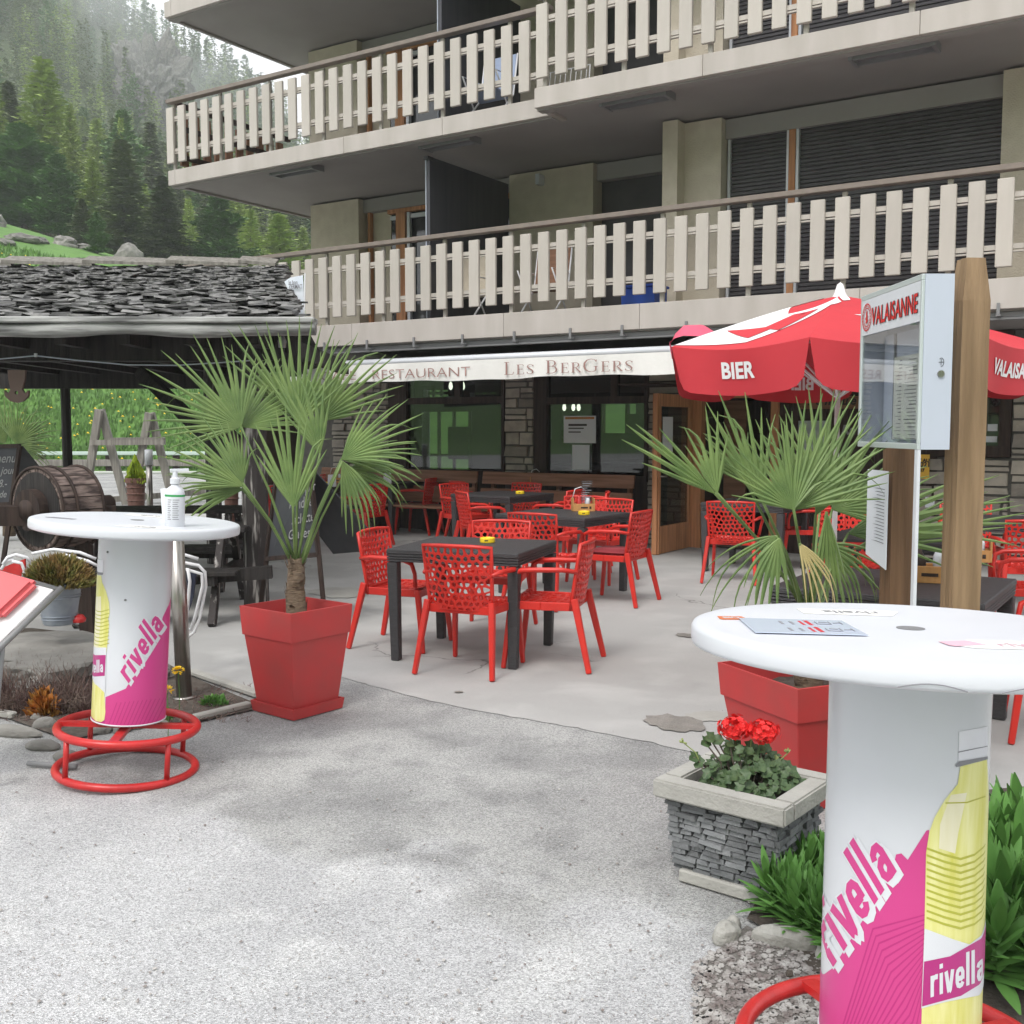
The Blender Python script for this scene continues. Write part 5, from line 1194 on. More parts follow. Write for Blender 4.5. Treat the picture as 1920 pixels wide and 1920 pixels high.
# right table
CRt = (.848, 2.25)
t2, col, tp2, wrap = standing_table(CRt, (R(-2.3), R(1.0), 0), 0, 'big white standing table in the right foreground with a menu sheet taped on', Rt=.471, H=1.161, rc=.167, cr=20, zr=.215, Rr=.335, rm=.020)
px_decal(col, wrap, 'pink_field', [(1500, 2080), (1510, 1833), (1537, 1833), (1563, 1814), (1590, 1770), (1640, 1690), (1672, 1640), (1680, 1602), (1690, 1600), (1702, 1612), (1737, 1557), (1742, 1556), (1740, 1620), (1733, 1740), (1728, 1900), (1722, 2080)], .0006, M['pink'])
for i in range(15):
    k = i*13.5; px_decal(col, wrap, 'contour_line', [(1540 + k*.30, 2050), (1543 + k*.30, 2050), (1638 + k*.42, 1740 + k*1.0 + 3), (1737, 1713 + k*.62 + 2.6), (1737, 1713 + k*.62), (1636 + k*.42, 1740 + k*1.0)], .0010, M['pinkdark'])
wordmark(col, wrap, (1563, 1814), (122, -186), (-58, -98), M['pink'], M['white'], (9, 6))
px_decal(col, wrap, 'bottle_cap', [(1798, 1372), (1851, 1362), (1851, 1418), (1796, 1428)], .0010, CAPP)
px_decal(col, wrap, 'cap_line', [(1796, 1409), (1851, 1398), (1851, 1399.5), (1796, 1411)], .0014, M['inkgrey'])
px_decal(col, wrap, 'bottle_neck_ring', [(1790, 1435), (1798, 1427), (1851, 1418), (1853, 1423), (1800, 1436), (1792, 1438)], .0020, M['inkgrey'])
px_decal(col, wrap, 'bottle_picture', [(1800, 1437), (1850, 1424), (1862, 1500), (1862, 2080), (1722, 2080), (1728, 1900), (1733, 1740), (1735, 1650), (1736, 1600), (1742, 1560), (1752, 1532), (1772, 1498), (1795, 1470)], .0012, YEL)
px_decal(col, wrap, 'bottle_highlight', [(1782, 1490), (1812, 1486), (1796, 1560), (1790, 1600), (1760, 1590), (1762, 1545)], .0016, YELP)
px_decal(col, wrap, 'liquid_line', [(1772, 1504), (1812, 1503), (1846, 1492), (1846, 1494), (1812, 1505.5), (1772, 1506.5)], .0018, GRV)
for i in range(11): y = 1588 + i*13; px_decal(col, wrap, 'bottle_groove', [(1737, y), (1770, y + 12), (1800, y + 20), (1826, y + 12), (1848, y - 6), (1848, y - 3), (1826, y + 16), (1800, y + 24.5), (1770, y + 16.5), (1737, y + 4)], .0018, GRV)
px_decal(col, wrap, 'label_white', [(1733, 1740), (1785, 1760), (1816, 1770), (1862, 1735), (1862, 1860), (1770, 1878), (1727, 1890)], .0022, M['white'])
px_decal(col, wrap, 'label_band', [(1732, 1802), (1780, 1792), (1862, 1745), (1862, 1828), (1800, 1866), (1728, 1886)], .0027, M['magenta'])
wordmark(col, wrap, (1743, 1869), (104, -34), (0, -63), M['white'], lift=.0034)
pm = thing('menu_sheet', 'laminated sheet with handwritten boxes taped on the right white table', 'paper', (CRt[0] - .225, CRt[1] + .035, 1.1735), R(-3)); pm.rotation_euler = (R(-2.3), R(1.0), R(-3))
mb = MB(); mb.box((-.115, -.115, 0), (.115, .10, .0012)); mb.build('sheet', mat('bluish laminated sheet', (.62, .69, .85), .25, coat=.5), pm)
for r_ in range(2):
    mb = MB(); mr = MB(); mk = MB()
    for i, xx in enumerate((-.035, -.012)):
        mk.box((xx, -.085 + r_*.10, .0014), (xx + .006, -.04 + r_*.10, .0018))
    mr.box((.010, -.09 + r_*.10, .0014), (.016, -.03 + r_*.10, .0018)); mr.box((.024, -.09 + r_*.10, .0014), (.033, -.02 + r_*.10, .0018))
    y = -.075 + r_*.10
    for a, b in (((.045, y), (.045, y + .035)), ((.045, y), (.075, y)), ((.075, y + .01), (.075, y + .04)), ((.082, y + .02), (.10, y + .024)), ((.10, y + .005), (.10, y + .042)), ((.052, y + .03), (.07, y + .026))): mb.tube([(a[0], a[1], .0022), (b[0], b[1], .0022)], .0009, 4)
    mb.build('handwriting', M['inkgrey'], pm); mr.build('red_print', M['inkred'], pm); mk.build('grey_print', M['inkgrey'], pm)
sticker(tp2, -.40, .09, -.335, .145, mat('orange sticker', (.6, .16, .05), .5), 8, z=1.1618, txt='BIO', tm=M['white'], ts=.03)
sticker(tp2, -.17, .20, .07, .30, M['canvas'], 176, z=1.1618, txt='rivella', ts=.07)
o = sticker(tp2, .01, -.27, .30, -.16, M['canvas'], -3, z=1.1618, txt='rivella', ts=.07, tm=mat('faded pink ink', (.55, .36, .42), .6)); sticker(tp2, -.02, -.235, .06, -.18, mat('faded pink', (.72, .42, .5), .6), 20, z=1.1626)
mb = MB()
for a0, a1 in ((-113, -99), (-92, -76)):
    pts = [(.474*math.cos(R(a)), .474*math.sin(R(a)), 1.118 + (.010*math.sin((a - a0)/(a1 - a0)*math.pi))) for a in np.linspace(a0, a1, 10)]; mb.tube([V(p) for p in pts], .0011, 4)
mb.build('chipped_edge', M['inkgrey'], tp2)
# ------------------------------------------------------------------ wooden posts with the menu case
def wood_post(px, depth, w_, ztop, label, m, round_top=False, z0=0):
    c = D(px, 1000, depth); mb = MB(); n = 10; rr = random.Random(int(px))
    pts = []; hw = w_/2; K = 14
    for k in range(K + 1):
        z = z0 + (ztop - z0)*k/K; pts.append(z)
    vs = []; 
    for z in pts:
        s = 1.0
        if round_top: s = 1 - max(0, (z - ztop + .10)/.10)**2*.32
        for j in range(12):
            a = 2*math.pi*(j + .5)/12; r = hw/max(abs(math.cos(a)), abs(math.sin(a)))**.8*.97; vs.append((r*math.cos(a)*s + noise.noise(V((z*2, j, 0)))*.004, r*math.sin(a)*s + noise.noise(V((z*2, j, 5)))*.004, z))
    fs = [(k*12 + j, k*12 + (j+1) % 12, (k+1)*12 + (j+1) % 12, (k+1)*12 + j) for k in range(K) for j in range(12)] + [tuple(K*12 + j for j in range(12))]
    mb.add(vs, fs); o = mb.build('wooden_post', m, None, smooth=False, bevel=0); o.location = (c.x, c.y, .0); o.rotation_euler = (0, 0, R(4)); return tag(o, label, 'post', 'wooden posts carrying the menu case'), c
pA, cA = wood_post(1804, 4.10, .118, D(1810, 486, 4.1).z, 'tall honey coloured post with a rounded top right of the menu case', M['postwood'], True)
pB, cB = wood_post(1684, 4.72, .122, D(1690, 560, 4.7).z, 'darker brown post behind the menu case', M['postwood2'])
XC = 1.487; yn, yf = 3.92, 4.60; cz0, cz1 = D(1722, 843, yn).z, D(1722, 513, yn).z
mc = thing('menu_case', 'grey aluminium menu case lettered VALAISANNE fixed to the wooden posts', 'menu case', (XC, yn, cz0))
L_ = yf - yn; Hh = cz1 - cz0; Dp = .118
mb = MB(); mb.box((.012, 0, 0), (Dp, .004, Hh)); mb.box((.012, L_ - .004, 0), (Dp, L_, Hh)); mb.box((.012, .004, 0), (Dp, L_ - .004, .004)); mb.box((.012, .004, Hh - .004), (Dp, L_ - .004, Hh)); mb.box((Dp - .004, .004, .004), (Dp, L_ - .004, Hh - .004)); mb.build('case_body', M['alu'], mc)
mb = MB(); f = .022
for a, b in (((0, 0, 0), (.012, L_, f)), ((0, 0, Hh - f), (.012, L_, Hh)), ((0, 0, f), (.012, f*.7, Hh - f)), ((0, L_ - f, f), (.012, L_, Hh - f))): mb.box(a, b)
mb.build('door_frame', M['alugreen'], mc, bevel=.002)
zb = Hh*.735
mb = MB(); mb.box((.001, f*.7, zb), (.010, L_ - f, Hh - f)); sg = mb.build('sign_band', M['white'], mc)
bm = text2d('VALAISANNE', 1.0, off=.014, shear=.0, sx=.62, space=1.06); xs_ = [v.co.x for v in bm.verts]; x1 = max(xs_); W_ = L_*.735; hL = Hh*.115
for nm, off, dx, m in (('lettering_shadow', .030, .003, M['black']), ('lettering', .014, 0, mat('red sign ink', (.62, .02, .02), .5))):
    b2 = text2d('VALAISANNE', 1.0, off=off, sx=.62, space=1.06)
    # seen from the left the text runs from far to near
    decal(nm, b2, lambda x, y: V((-.0012 - (.001 if nm == 'lettering' else 0), L_ - .145 - x/x1*W_ - (dx if nm != 'lettering' else 0), zb + Hh*.055 + y*hL*1.35)), m, sg)
bm.free()
def disc(cy, cz, r1, r2, x, m, name, n=28, sq=1.0):
    mb = MB(); vs = []; 
    for r in (r1, r2):
        for i in range(n): vs.append((x, cy + r*sq*math.cos(2*math.pi*i/n), cz + r*math.sin(2*math.pi*i/n)))
    mb.add(vs, [(i, (i+1) % n, n + (i+1) % n, n + i) for i in range(n)]); return mb.build(name, m, sg, fix=False)
cy, cz = L_ - .082, zb + Hh*.115; rI = mat('crest red', (.55, .03, .03), .5)
disc(cy, cz, .058, .052, -.0015, rI, 'crest_ring'); disc(cy, cz, .040, .036, -.0015, rI, 'crest_ring')
mb = MB()
for i in range(22):
    a = 2*math.pi*i/22; mb.add([(-.0018, cy + .043*math.cos(a - .05), cz + .043*math.sin(a - .05)), (-.0018, cy + .050*math.cos(a - .05), cz + .050*math.sin(a - .05)), (-.0018, cy + .050*math.cos(a + .06), cz + .050*math.sin(a + .06)), (-.0018, cy + .043*math.cos(a + .06), cz + .043*math.sin(a + .06))], [(0,1,2,3)])
q = [(0, .03), (.008, .024), (.006, .012), (.014, .004), (.010, -.004), (.018, -.014), (.010, -.020), (.004, -.030), (-.004, -.022), (-.016, -.026), (-.010, -.012), (-.018, -.004), (-.008, .004), (-.010, .018)]
mb.add([(-.0018, cy - a, cz + b) for a, b in q], [tuple(range(len(q)))]); mb.build('crest', rI, sg, fix=False)
mb = MB(); mb.box((.004, f*.7, f), (.008, L_ - f, zb - .002)); mb.build('pane', M['caseglass'], mc)
mb = MB(); mb.box((.10, .02, .02), (.108, L_ - .02, zb)); mb.build('back_board', mat('case back', (.62, .67, .78), .6), mc)
mb = MB(); mb.box((.085, .235, f + .012), (.088, .50, zb - .10)); sh = mb.build('menu_sheet', M['paperyel'], mc)
mb = MB(); rr = random.Random(4)
for i in range(24):
    z = zb - .12 - i*.0148; 
    for a, b in ((.25, .25 + rr.uniform(.07, .13)), (.41, .41 + rr.uniform(.02, .07))): mb.box((.0835, a, z), (.0843, b, z + (.0045 if rr.random() < .3 else .0025)))
mb.build('printed_lines', M['inkgrey'], sh)
mb = MB(); mb.box((.094, .515, f + .01), (.097, .535, zb)); mb.build('divider', M['aludark'], mc)
lk = MB(); x0 = .077; zk = Hh*.50
pts = [(x0 + .010*math.cos(a), -.002, zk + .012*math.sin(a)*1.25) for a in np.linspace(-1.7, 2.2, 16)]; lk.tube([V(p) for p in pts], .0009, 4); lk.tube([(x0 - .009, -.002, zk), (x0 + .009, -.002, zk)], .0009, 4); lk.tube([(x0, -.002, zk - .011), (x0, -.002, zk + .011)], .0009, 4); lk.build('lock_mark', M['black'], mc, fix=False)
lk = MB(); lk.tube([(x0, 0, zk - .042), (x0, -.007, zk - .042)], .0125, 18); lk.box((x0 - .007, -.008, zk - .0435), (x0 + .007, -.0068, zk - .0405)); lk.build('lock', M['steel'], mc)
mb = MB(); mb.box((.002, .002, -1.25), (.014, .03, 0)); mb.build('cable_duct', M['white'], mc)
c = D(1646, 970, 4.62); ps = thing('price_list', 'white printed sheet hung on the left face of the darker post', 'paper', (1.525, 4.62, 1.14))
yA, yB = D(1666, 882, 4.62).y, 5.0
z0 = D(1640, 1060, 4.6).z; z1 = D(1640, 884, 4.6).z
ps.location = (1.622, 4.60, z0); hS = z1 - z0
mb = MB(); mb.hexa([(0, 0, -.02), (.004, 0, -.02), (.003, .26, .02), (-.001, .26, .02), (0, 0, hS), (.004, 0, hS), (.003, .26, hS + .0), (-.001, .26, hS + .0)]); mb.build('sheet', M['paper'], ps)
mb = MB(); rr = random.Random(8)
for i in range(17):
    z = hS*.80 - i*hS*.036; mb.hexa([(-.0025, .03, z), (-.0017, .03, z), (-.0017, .12 + rr.uniform(0, .08), z + .002), (-.0025, .12 + rr.uniform(0, .06), z + .002), (-.0025, .03, z + .003), (-.0017, .03, z + .003), (-.0017, .12, z + .005), (-.0025, .12, z + .005)])
mb.build('printed_lines', M['inkgrey'], ps)
# ------------------------------------------------------------------ parasols
def parasol(c, label, rad, zed, zap, zval, rot, texts, pole_r=.022, name='parasol', flap=None):
    t = thing(name, label, 'parasol', (c[0], c[1], .006)); n = 8; nseg = 14; nr = 12
    mb = MB(); mb.tube([(0, 0, 0), (0, 0, zap - .03)], pole_r, 12); mb.build('pole', M['tubewhite'], t, smooth=True)
    mb = MB(); mb.lathe([(.26, 0), (.26, .04), (.05, .07), (.03, .30)], n=24); mb.build('base', M['aludark'], t)
    mb = MB(); mb.lathe([(.001, .085), (.02, .07), (.035, .02), (.055, -.02)], (0, 0, zap), 12, cap=False); mb.build('finial', M['canopywhite'], t, smooth=True)
    def rim(a):    # a in 0..n
        k = math.floor(a); f = a - k; A = rot + k*2*math.pi/n; B = rot + (k+1)*2*math.pi/n
        sk_ = lambda q: {7: .90, 6: .95}.get(q % n, 1.0)
        p = V((math.cos(A), math.sin(A), 0))*(1-f)*sk_(k) + V((math.cos(B), math.sin(B), 0))*f*sk_(k + 1); return p*rad
    def top(a, r):
        p = rim(a)*r; f = a - math.floor(a); z = zap + (zed - zap)*(r**1.15) - .055*math.sin(math.pi*f)*r*(1 - .25*r); return V((p.x, p.y, z))
    for k in range(n):
        mb = MB(); vs = []; fs = []; mi = []
        for j in range(nr + 1):
            for i in range(nseg + 1): vs.append(top(k + min(i/nseg, .9999), j/nr if j else .001))
        # jagged white star bands with red between
        for j in range(nr):
            for i in range(nseg):
                u = abs((i + .5)/nseg - .5)*2; r = (j + .5)/nr
                fs.append((j*(nseg+1)+i, j*(nseg+1)+i+1, (j+1)*(nseg+1)+i+1, (j+1)*(nseg+1)+i)); mi.append(0)
        mb.v = [tuple(v) for v in vs]; mb.f = fs; mb.m = mi; pn = mb.build('canopy_panel', M['canopy'], t, smooth=True, fix=False)
        def on(x, y, lift=.004): q = top(k + min(max(x, 0), .9999), max(y, .01)); return q + V((0, 0, lift))
        pat = {0: [[(0, .30), (.30, .42), (.60, .30), (1, .12), (1, .34), (.72, .62), (.48, .90), (0, .985)]], 7: [[(0, .1), (1, .1), (1, .985), (0, .985)]], 6: [[(0, .2), (.5, .5), (1, .2), (1, .97), (.6, .85), (.3, .97), (0, .8)]],
               1: [[(1, .44), (.35, .50), (1, .60)], [(0, .10), (0, .34), (.22, .22)], [(.05, .03), (.95, .03), (.6, .16), (.5, .10), (.3, .18)]], 2: [[(0, .44), (.5, .5), (0, .60)], [(0, .78), (.34, .80), (0, .84)], [(.9, .2), (1, .6), (.7, .5)]], 3: [[(0, .2), (.6, .5), (.2, .9)]], 4: [[(.2, .2), (.9, .5), (.3, .7)]], 5: [[(.1, .3), (.9, .2), (.6, .8)]]}
        decal('white_star_print', poly_bm(pat[k]), on, M['canopywhite'], pn, step=.07, stepy=.06)
        if k in (0, 7): decal('red_star_print', poly_bm([[(.10, .74), (.40, .66), (.44, .44), (.56, .58), (.80, .38), (.68, .62), (.62, .74), (.50, .70), (.44, .84)]]), lambda x, y: on(x, y, .008), M['canopy'], pn, step=.07, stepy=.06)
        # hanging valance with rounded lower corners
        if k in flap['k']:
            mb = MB(); vs = []
            for i in range(nseg + 1):
                f = i/nseg; a = min(k + f, k + .9999); p0 = top(a, 1.0); dirn = -rim(a).normalized(); hgt = zval*(1 - .0*abs(f - .5)); ww_ = .78*min(1, 1.6*(1 - f) + .25)**.8 if k == 7 else min(1, .15 + 2*f)**.7; s = [p0, p0 - dirn*.015 + V((0, 0, .10*ww_)), p0 + dirn*.02 + V((0, 0, (.20 + .012*math.sin(f*6))*ww_)), p0 + dirn*.08 + V((0, 0, .27*ww_)), p0 + dirn*(.20 + .02*math.sin(f*9)) + V((0, 0, (.27)*ww_)), p0 + dirn*.36 + V((0, 0, .12))]; vs += s
            mb.add(vs, [(i*6+j, i*6+j+1, i*6+7+j, i*6+6+j) for i in range(nseg) for j in range(5)]); mb.build('blown_up_valance', M['canopypink'], t, smooth=True, fix=False); continue
        mb = MB(); vs = []; K = 6
        for i in range(nseg + 1):
            f = i/nseg; a = min(k + f, k + .9999); p0 = top(a, 1.0); e_ = min(f, 1 - f); hgt = zval*(1 if e_ > .13 else (.80 + .20*math.sin(e_/.13*math.pi/2))); ins = .035*max(0, 1 - e_/.10); tang = (rim(min(k + .999, a + .05)) - rim(max(k, a - .05))).normalized(); sg_ = 1 if f < .5 else -1
            for j in range(K + 1):
                g_ = j/K; vs.append(p0 + V((0, 0, -hgt*g_)) + tang*sg_*ins*g_ + rim(a).normalized()*(.020*math.sin(f*9 + k)*g_ - .03*g_))
        mb.add(vs, [(i*(K+1)+j, i*(K+1)+j+1, (i+1)*(K+1)+j+1, (i+1)*(K+1)+j) for i in range(nseg) for j in range(K)]); vl = mb.build('valance', M['canopy'], t, smooth=True, fix=False)
        if k in texts:
            s, size, pos = texts[k]; A = rim(k); B = rim(k + .9999); Ln = (B - A).length; bm = text2d(s, size, off=.0035*size/.1, sx=.9, space=1.02); x1 = max(v.co.x for v in bm.verts)
            nrm_out = ((A + B)/2).normalized()
            # left to right as seen from outside
            lft, rgt = A, B
            if (nrm_out.cross(V((0, 0, 1)))).dot(B - A) > 0: lft, rgt = B, A
            dd = (rgt - lft).normalized(); st = Ln*pos - x1/2; inv = (lft is B)
            def vf(x, y, lift=.006):
                d_ = st + x; f = d_/Ln; f = 1 - f if inv else f; a = min(max(k + f, k), k + .9999); p0 = top(a, 1.0); g_ = .62 - y/zval; e2 = 0
                return p0 + V((0, 0, -zval*g_)) + rim(a).normalized()*(.020*math.sin((a - k)*9 + k)*g_ - .03*g_) + nrm_out*lift
            b2 = bm.copy(); decal('lettering', bm, vf, M['canopywhite'], vl, step=.04); decal('lettering_reverse', b2, lambda x, y: vf(x, y, -.006), M['canopywhite'], vl, step=.04)
    for k in range(n):
        mb = MB(); a = rim(k + .0001); mb.beam((0, 0, zap - .09), (a.x*.97, a.y*.97, zed - .025), .018, .012); mb.build('rib', M['tubewhite'], t); mb = MB(); mb.beam((0, 0, zed - .30), (a.x*.5, a.y*.5, zap - .09 + (zed - zap)*.44), .014, .012); mb.build('strut', M['tubewhite'], t)
    return t
c1 = (2.125, 7.0); zap = D(1567, 556, 7.0).z
# corner 0 is the left front one, panels run counter clockwise
parasol(c1, 'big red and white parasol lettered BIER and VALAISANNE behind the menu case', 1.235, D(1512, 634, 5.87).z, zap, .265, R(201), {0: ('BIER', .128, .5), 5: ('BIER', .128, .5), 2: ('VALAISANNE', .115, .5), 4: ('VALAISANNE', .11, .5)}, flap={'k': (7,)}, pole_r=.018)
# ------------------------------------------------------------------ stone clad planter with geraniums
pz = .365
fc = G(1472, 1521, pz); lc = G(1223, 1462, pz); rc_ = G(1556, 1462, pz)
dx_ = (fc - lc); sx_ = dx_.length; ax_ = dx_.normalized(); ay_ = V((-ax_.y, ax_.x, 0)); sy_ = max(.44, (rc_ - fc).dot(ay_)); rzp = math.atan2(ax_.y, ax_.x)
print('stone planter', sx_, sy_, (lc.x, lc.y))
sy_ = min(sy_, .52)
sp_ = thing('stone_planter', 'square planter clad in thin grey slates with a pale concrete rim, geraniums inside', 'planter', (lc.x, lc.y, .005), rzp)
mb = MB(); e_ = .035; hi = pz; k_ = .075; zr = pz - .065
mb.box((0, 0, zr), (sx_, k_, hi)); mb.box((0, sy_ - k_, zr), (sx_, sy_, hi)); mb.box((0, k_, zr), (k_, sy_ - k_, hi)); mb.box((sx_ - k_, k_, zr), (sx_, sy_ - k_, hi)); mb.build('rim', M['cap'], sp_, bevel=.007, seg=2)
tp_ = .05
def core(z): f = 1 - z/zr; return .045 + tp_*f*.5
mb = MB(); a, b = core(0) + .02, core(zr) + .02; mb.hexa([(a, a, .0), (sx_-a, a, .0), (sx_-a, sy_-a, .0), (a, sy_-a, .0), (b, b, zr + .02), (sx_-b, b, zr + .02), (sx_-b, sy_-b, zr + .02), (b, sy_-b, zr + .02)]); mb.build('core', M['mortar'], sp_)
mb = MB(); mb.box((.085, .04, 0), (sx_ - .085, sy_ - .07, .045)); mb.build('plinth', M['cap'], sp_, bevel=.006)
mb = MB(); mb.box((k_ - .002, k_ - .002, pz - .075), (sx_ - k_ + .002, sy_ - k_ + .002, pz - .055)); mb.build('soil', M['soil'], sp_)
rr = random.Random(12); z = .04; ns_ = 0; left = MB()
while z < zr - .008:
    h = rr.uniform(.015, .024)
    for side in range(3):
        Ls = sx_ if side == 0 else sy_; ins = core(z); u = ins - rr.uniform(0, .02)
        while u < Ls - ins:
            w_ = min(rr.uniform(.035, .10), Ls - ins - u + .012); pr = rr.uniform(.004, .020); ti = rr.uniform(-.004, .004); g_ = .0015
            def mp(q, d, zz):
                if side == 0: return (q, ins - d, zz)
                if side == 1: return (sx_ - ins + d, q, zz)
                return (ins - d, q, zz)
            pts = [mp(u + g_, pr, z + g_), mp(u + w_ - g_, pr + rr.uniform(-.005, .005), z + g_ + ti), mp(u + w_ - g_, -.03, z + g_), mp(u + g_, -.03, z + g_), mp(u + g_ + rr.uniform(0, .008), pr - rr.uniform(0, .005), z + h - g_), mp(u + w_ - g_ - rr.uniform(0, .008), pr - rr.uniform(0, .005), z + h - g_ + ti), mp(u + w_ - g_, -.03, z + h - g_), mp(u + g_, -.03, z + h - g_)]
            if side < 2 and ns_ < 296: q = MB(); q.hexa(pts); q.build('slate_piece', M['slate'], sp_, bevel=0); ns_ += 1
            else: left.hexa(pts)
            u += w_
    z += h
if left.v: tag(left.build('slate_cladding', M['slate'], sp_), kind='stuff')
print('slates', ns_)
def gleaf(mb, p, r, nrm, rr):
    nrm = V(nrm).normalized(); x = nrm.cross(V((.3, .9, .2))).normalized(); y = nrm.cross(x); n = 11; vs = [p]
    for i in range(n):
        a = 2*math.pi*i/n; q = r*(1 - .22*(i % 2)) * (1 if i else .45); vs.append(p + (x*math.cos(a) + y*math.sin(a))*q + nrm*(.28*q*math.sin(a*3 + rr.random()) * .6 + .25*q))
    mb.add(vs, [(0, 1 + i, 1 + (i+1) % n) for i in range(n)])
gc = sp_.matrix_basis @ V((sx_/2, sy_/2, 0))
ge = thing('geranium', 'geranium with two red flower heads growing in the stone clad planter', 'geranium', (gc.x, gc.y, pz - .055))
o = V((gc.x, gc.y, pz - .055)); lv = MB(); st = MB(); rr = random.Random(2)
def gp(px, py, dy=0): return D(px, py, gc.y + dy) - o
for i in range(430):
    a = rr.uniform(0, 6.28); q = rr.random()**.6; cx, cy = q*.19*math.cos(a) + .03, q*.16*math.sin(a); hz_ = .02 + (1 - q**2)*.15*rr.uniform(.3, 1.05) + (.05 if cx < -.02 and rr.random() < .3 else 0)
    p = V((cx, cy, hz_)); gleaf(lv, p, rr.uniform(.012, .023), (cx*2 + rr.uniform(-.4, .4), cy*2 - .5 + rr.uniform(-.4, .4), .8), rr)
    if i % 3 == 0: st.tube([(cx*.4, cy*.4, -.01), (cx*.75, cy*.8, hz_*.6), p], .0028, 4)
for px, py in ((1330, 1383), (1345, 1388), (1322, 1392), (1310, 1430), (1365, 1405), (1380, 1398), (1300, 1420), (1405, 1400)):
    p = gp(px, py); gleaf(lv, p, .026, (rr.uniform(-.5, .5), -.8, .8), rr); st.tube([(p.x*.5, p.y*.3, 0), p*.6, p], .0028, 4)
lv.build('leaves', M['leafdark'], ge, fix=False, smooth=True); st.build('stems', M['bark'], ge, fix=False)
for hx, hy, hr, dy in ((1378, 1364, .062, 0), (1432, 1372, .060, -.05)):
    fl = MB(); c = gp(hx, hy, dy)
    for i in range(120):
        d = V((rr.gauss(0, 1), rr.gauss(0, 1), rr.gauss(0, .8))).normalized(); p = c + V((d.x, d.y, d.z*.72))*hr*rr.uniform(.6, 1)
        x = d.cross(V((0, .3, 1))).normalized(); y = d.cross(x); s = rr.uniform(.008, .013)
        for k in range(5):
            a = k*1.2566 + i; u = (x*math.cos(a) + y*math.sin(a)); v2 = (x*math.cos(a+.6) + y*math.sin(a+.6)); v1 = (x*math.cos(a-.6) + y*math.sin(a-.6)); fl.add([p, p + v1*s*.8 + d*s*.25, p + u*s*1.15 + d*s*.2, p + v2*s*.8 + d*s*.25], [(0, 1, 2, 3)])
    fl.build('flower_head', M['flower'], ge, fix=False); s2 = MB(); s2.tube([(c.x*.6 - .01, c.y*.5, .03), c*.75, c], .003, 5); s2.build('flower_stalk', M['leafdark'], ge, fix=False)
for bx, by in ((1281, 1392), (1478, 1411), (1410, 1376), (1455, 1424)):
    b_ = MB(); c = gp(bx, by); 
    for i in range(7): d = V((rr.gauss(0, 1), rr.gauss(0, 1), abs(rr.gauss(0, 1)))).normalized(); b_.tube([c, c + d*.016], .003, 4)
    b_.tube([(c.x*.55, c.y*.5, .02), c*.8, c], .0022, 4); b_.build('bud', mat('bud green', (.25, .30, .10), .6) if bx == 1281 else bpy.data.materials['bud green'], ge, fix=False)
# ------------------------------------------------------------------ leafy plants in the right bed
def shoot_mesh(seed, n=18, L=.175, w_=.018):
    rr = random.Random(seed); mb = MB()
    for i in range(n):
        a = i*2.4 + rr.uniform(-.3, .3); z0 = .02 + i*.009; out = (1 - i/n*.75); lift = .35 + i/n*1.1; d = V((math.cos(a)*out, math.sin(a)*out, lift)).normalized(); s = V((-math.sin(a), math.cos(a), 0)); K = 5; vs = []; p = V((0, 0, z0)); ln = L*rr.uniform(.75, 1.1)*(1 - .25*i/n)
        for k in range(K + 1):
            t = k/K; ww = w_*math.sin(math.pi*min(.98, .12 + t*.88))**.8*(1.0); d2 = (d + V((0, 0, -.55*t*out))).normalized(); nn = d2.cross(s)
            if k: p = p + d2*ln/K
            vs += [p - s*ww - nn*ww*.35, p, p + s*ww - nn*ww*.35]
        mb.add(vs, [f for k in range(K) for f in ((k*3, k*3+1, k*3+4, k*3+3), (k*3+1, k*3+2, k*3+5, k*3+4))])
    o = mb.build('shoot', M['leafmid'], None, fix=False, smooth=True); me = o.data; bpy.data.objects.remove(o); return me
SH = [shoot_mesh(60 + i) for i in range(4)]
def clump(name, label, cat, pts, c, s=1.0, seed=1):
    rr = random.Random(seed); t = thing(name, label, cat, (c.x, c.y, .012))
    for p in pts:
        o = put('shoot', rr.choice(SH), t, (p.x - c.x, p.y - c.y, 0), (rr.uniform(-.2, .2), rr.uniform(-.2, .2), rr.uniform(0, 6))); k = s*rr.uniform(.75, 1.2); o.scale = (k, k, k)
    return t
rr = random.Random(3); pts = []
while len(pts) < 74:
    px = rr.uniform(1405, 1600); py = rr.uniform(1625, 1800)
    if py > 1640 + (px - 1400)*.05 and py < 1722 + (px - 1400)*.45 and py > 1745 - (px - 1400)*1.1: pts.append(G(px, py))
clump('leafy_plant', 'low clump of fresh green pointed leaves between the stone planter and the near table', 'plant', pts, G(1480, 1730), .66, 2)
pts = []
while len(pts) < 60:
    px = rr.uniform(1838, 2080); py = rr.uniform(1640, 1900); pts.append(G(px, py))
clump('leafy_plant', 'taller green leafy plants right of the near table column', 'plant', pts, G(1900, 1780), 1.05, 4)
pts = [G(rr.uniform(1860, 2000), rr.uniform(1590, 1700)) for i in range(12)]
clump('leafy_plant', 'dark green stems rising at the right edge behind the leafy clump', 'plant', pts, G(1900, 1650), 1.0, 5)
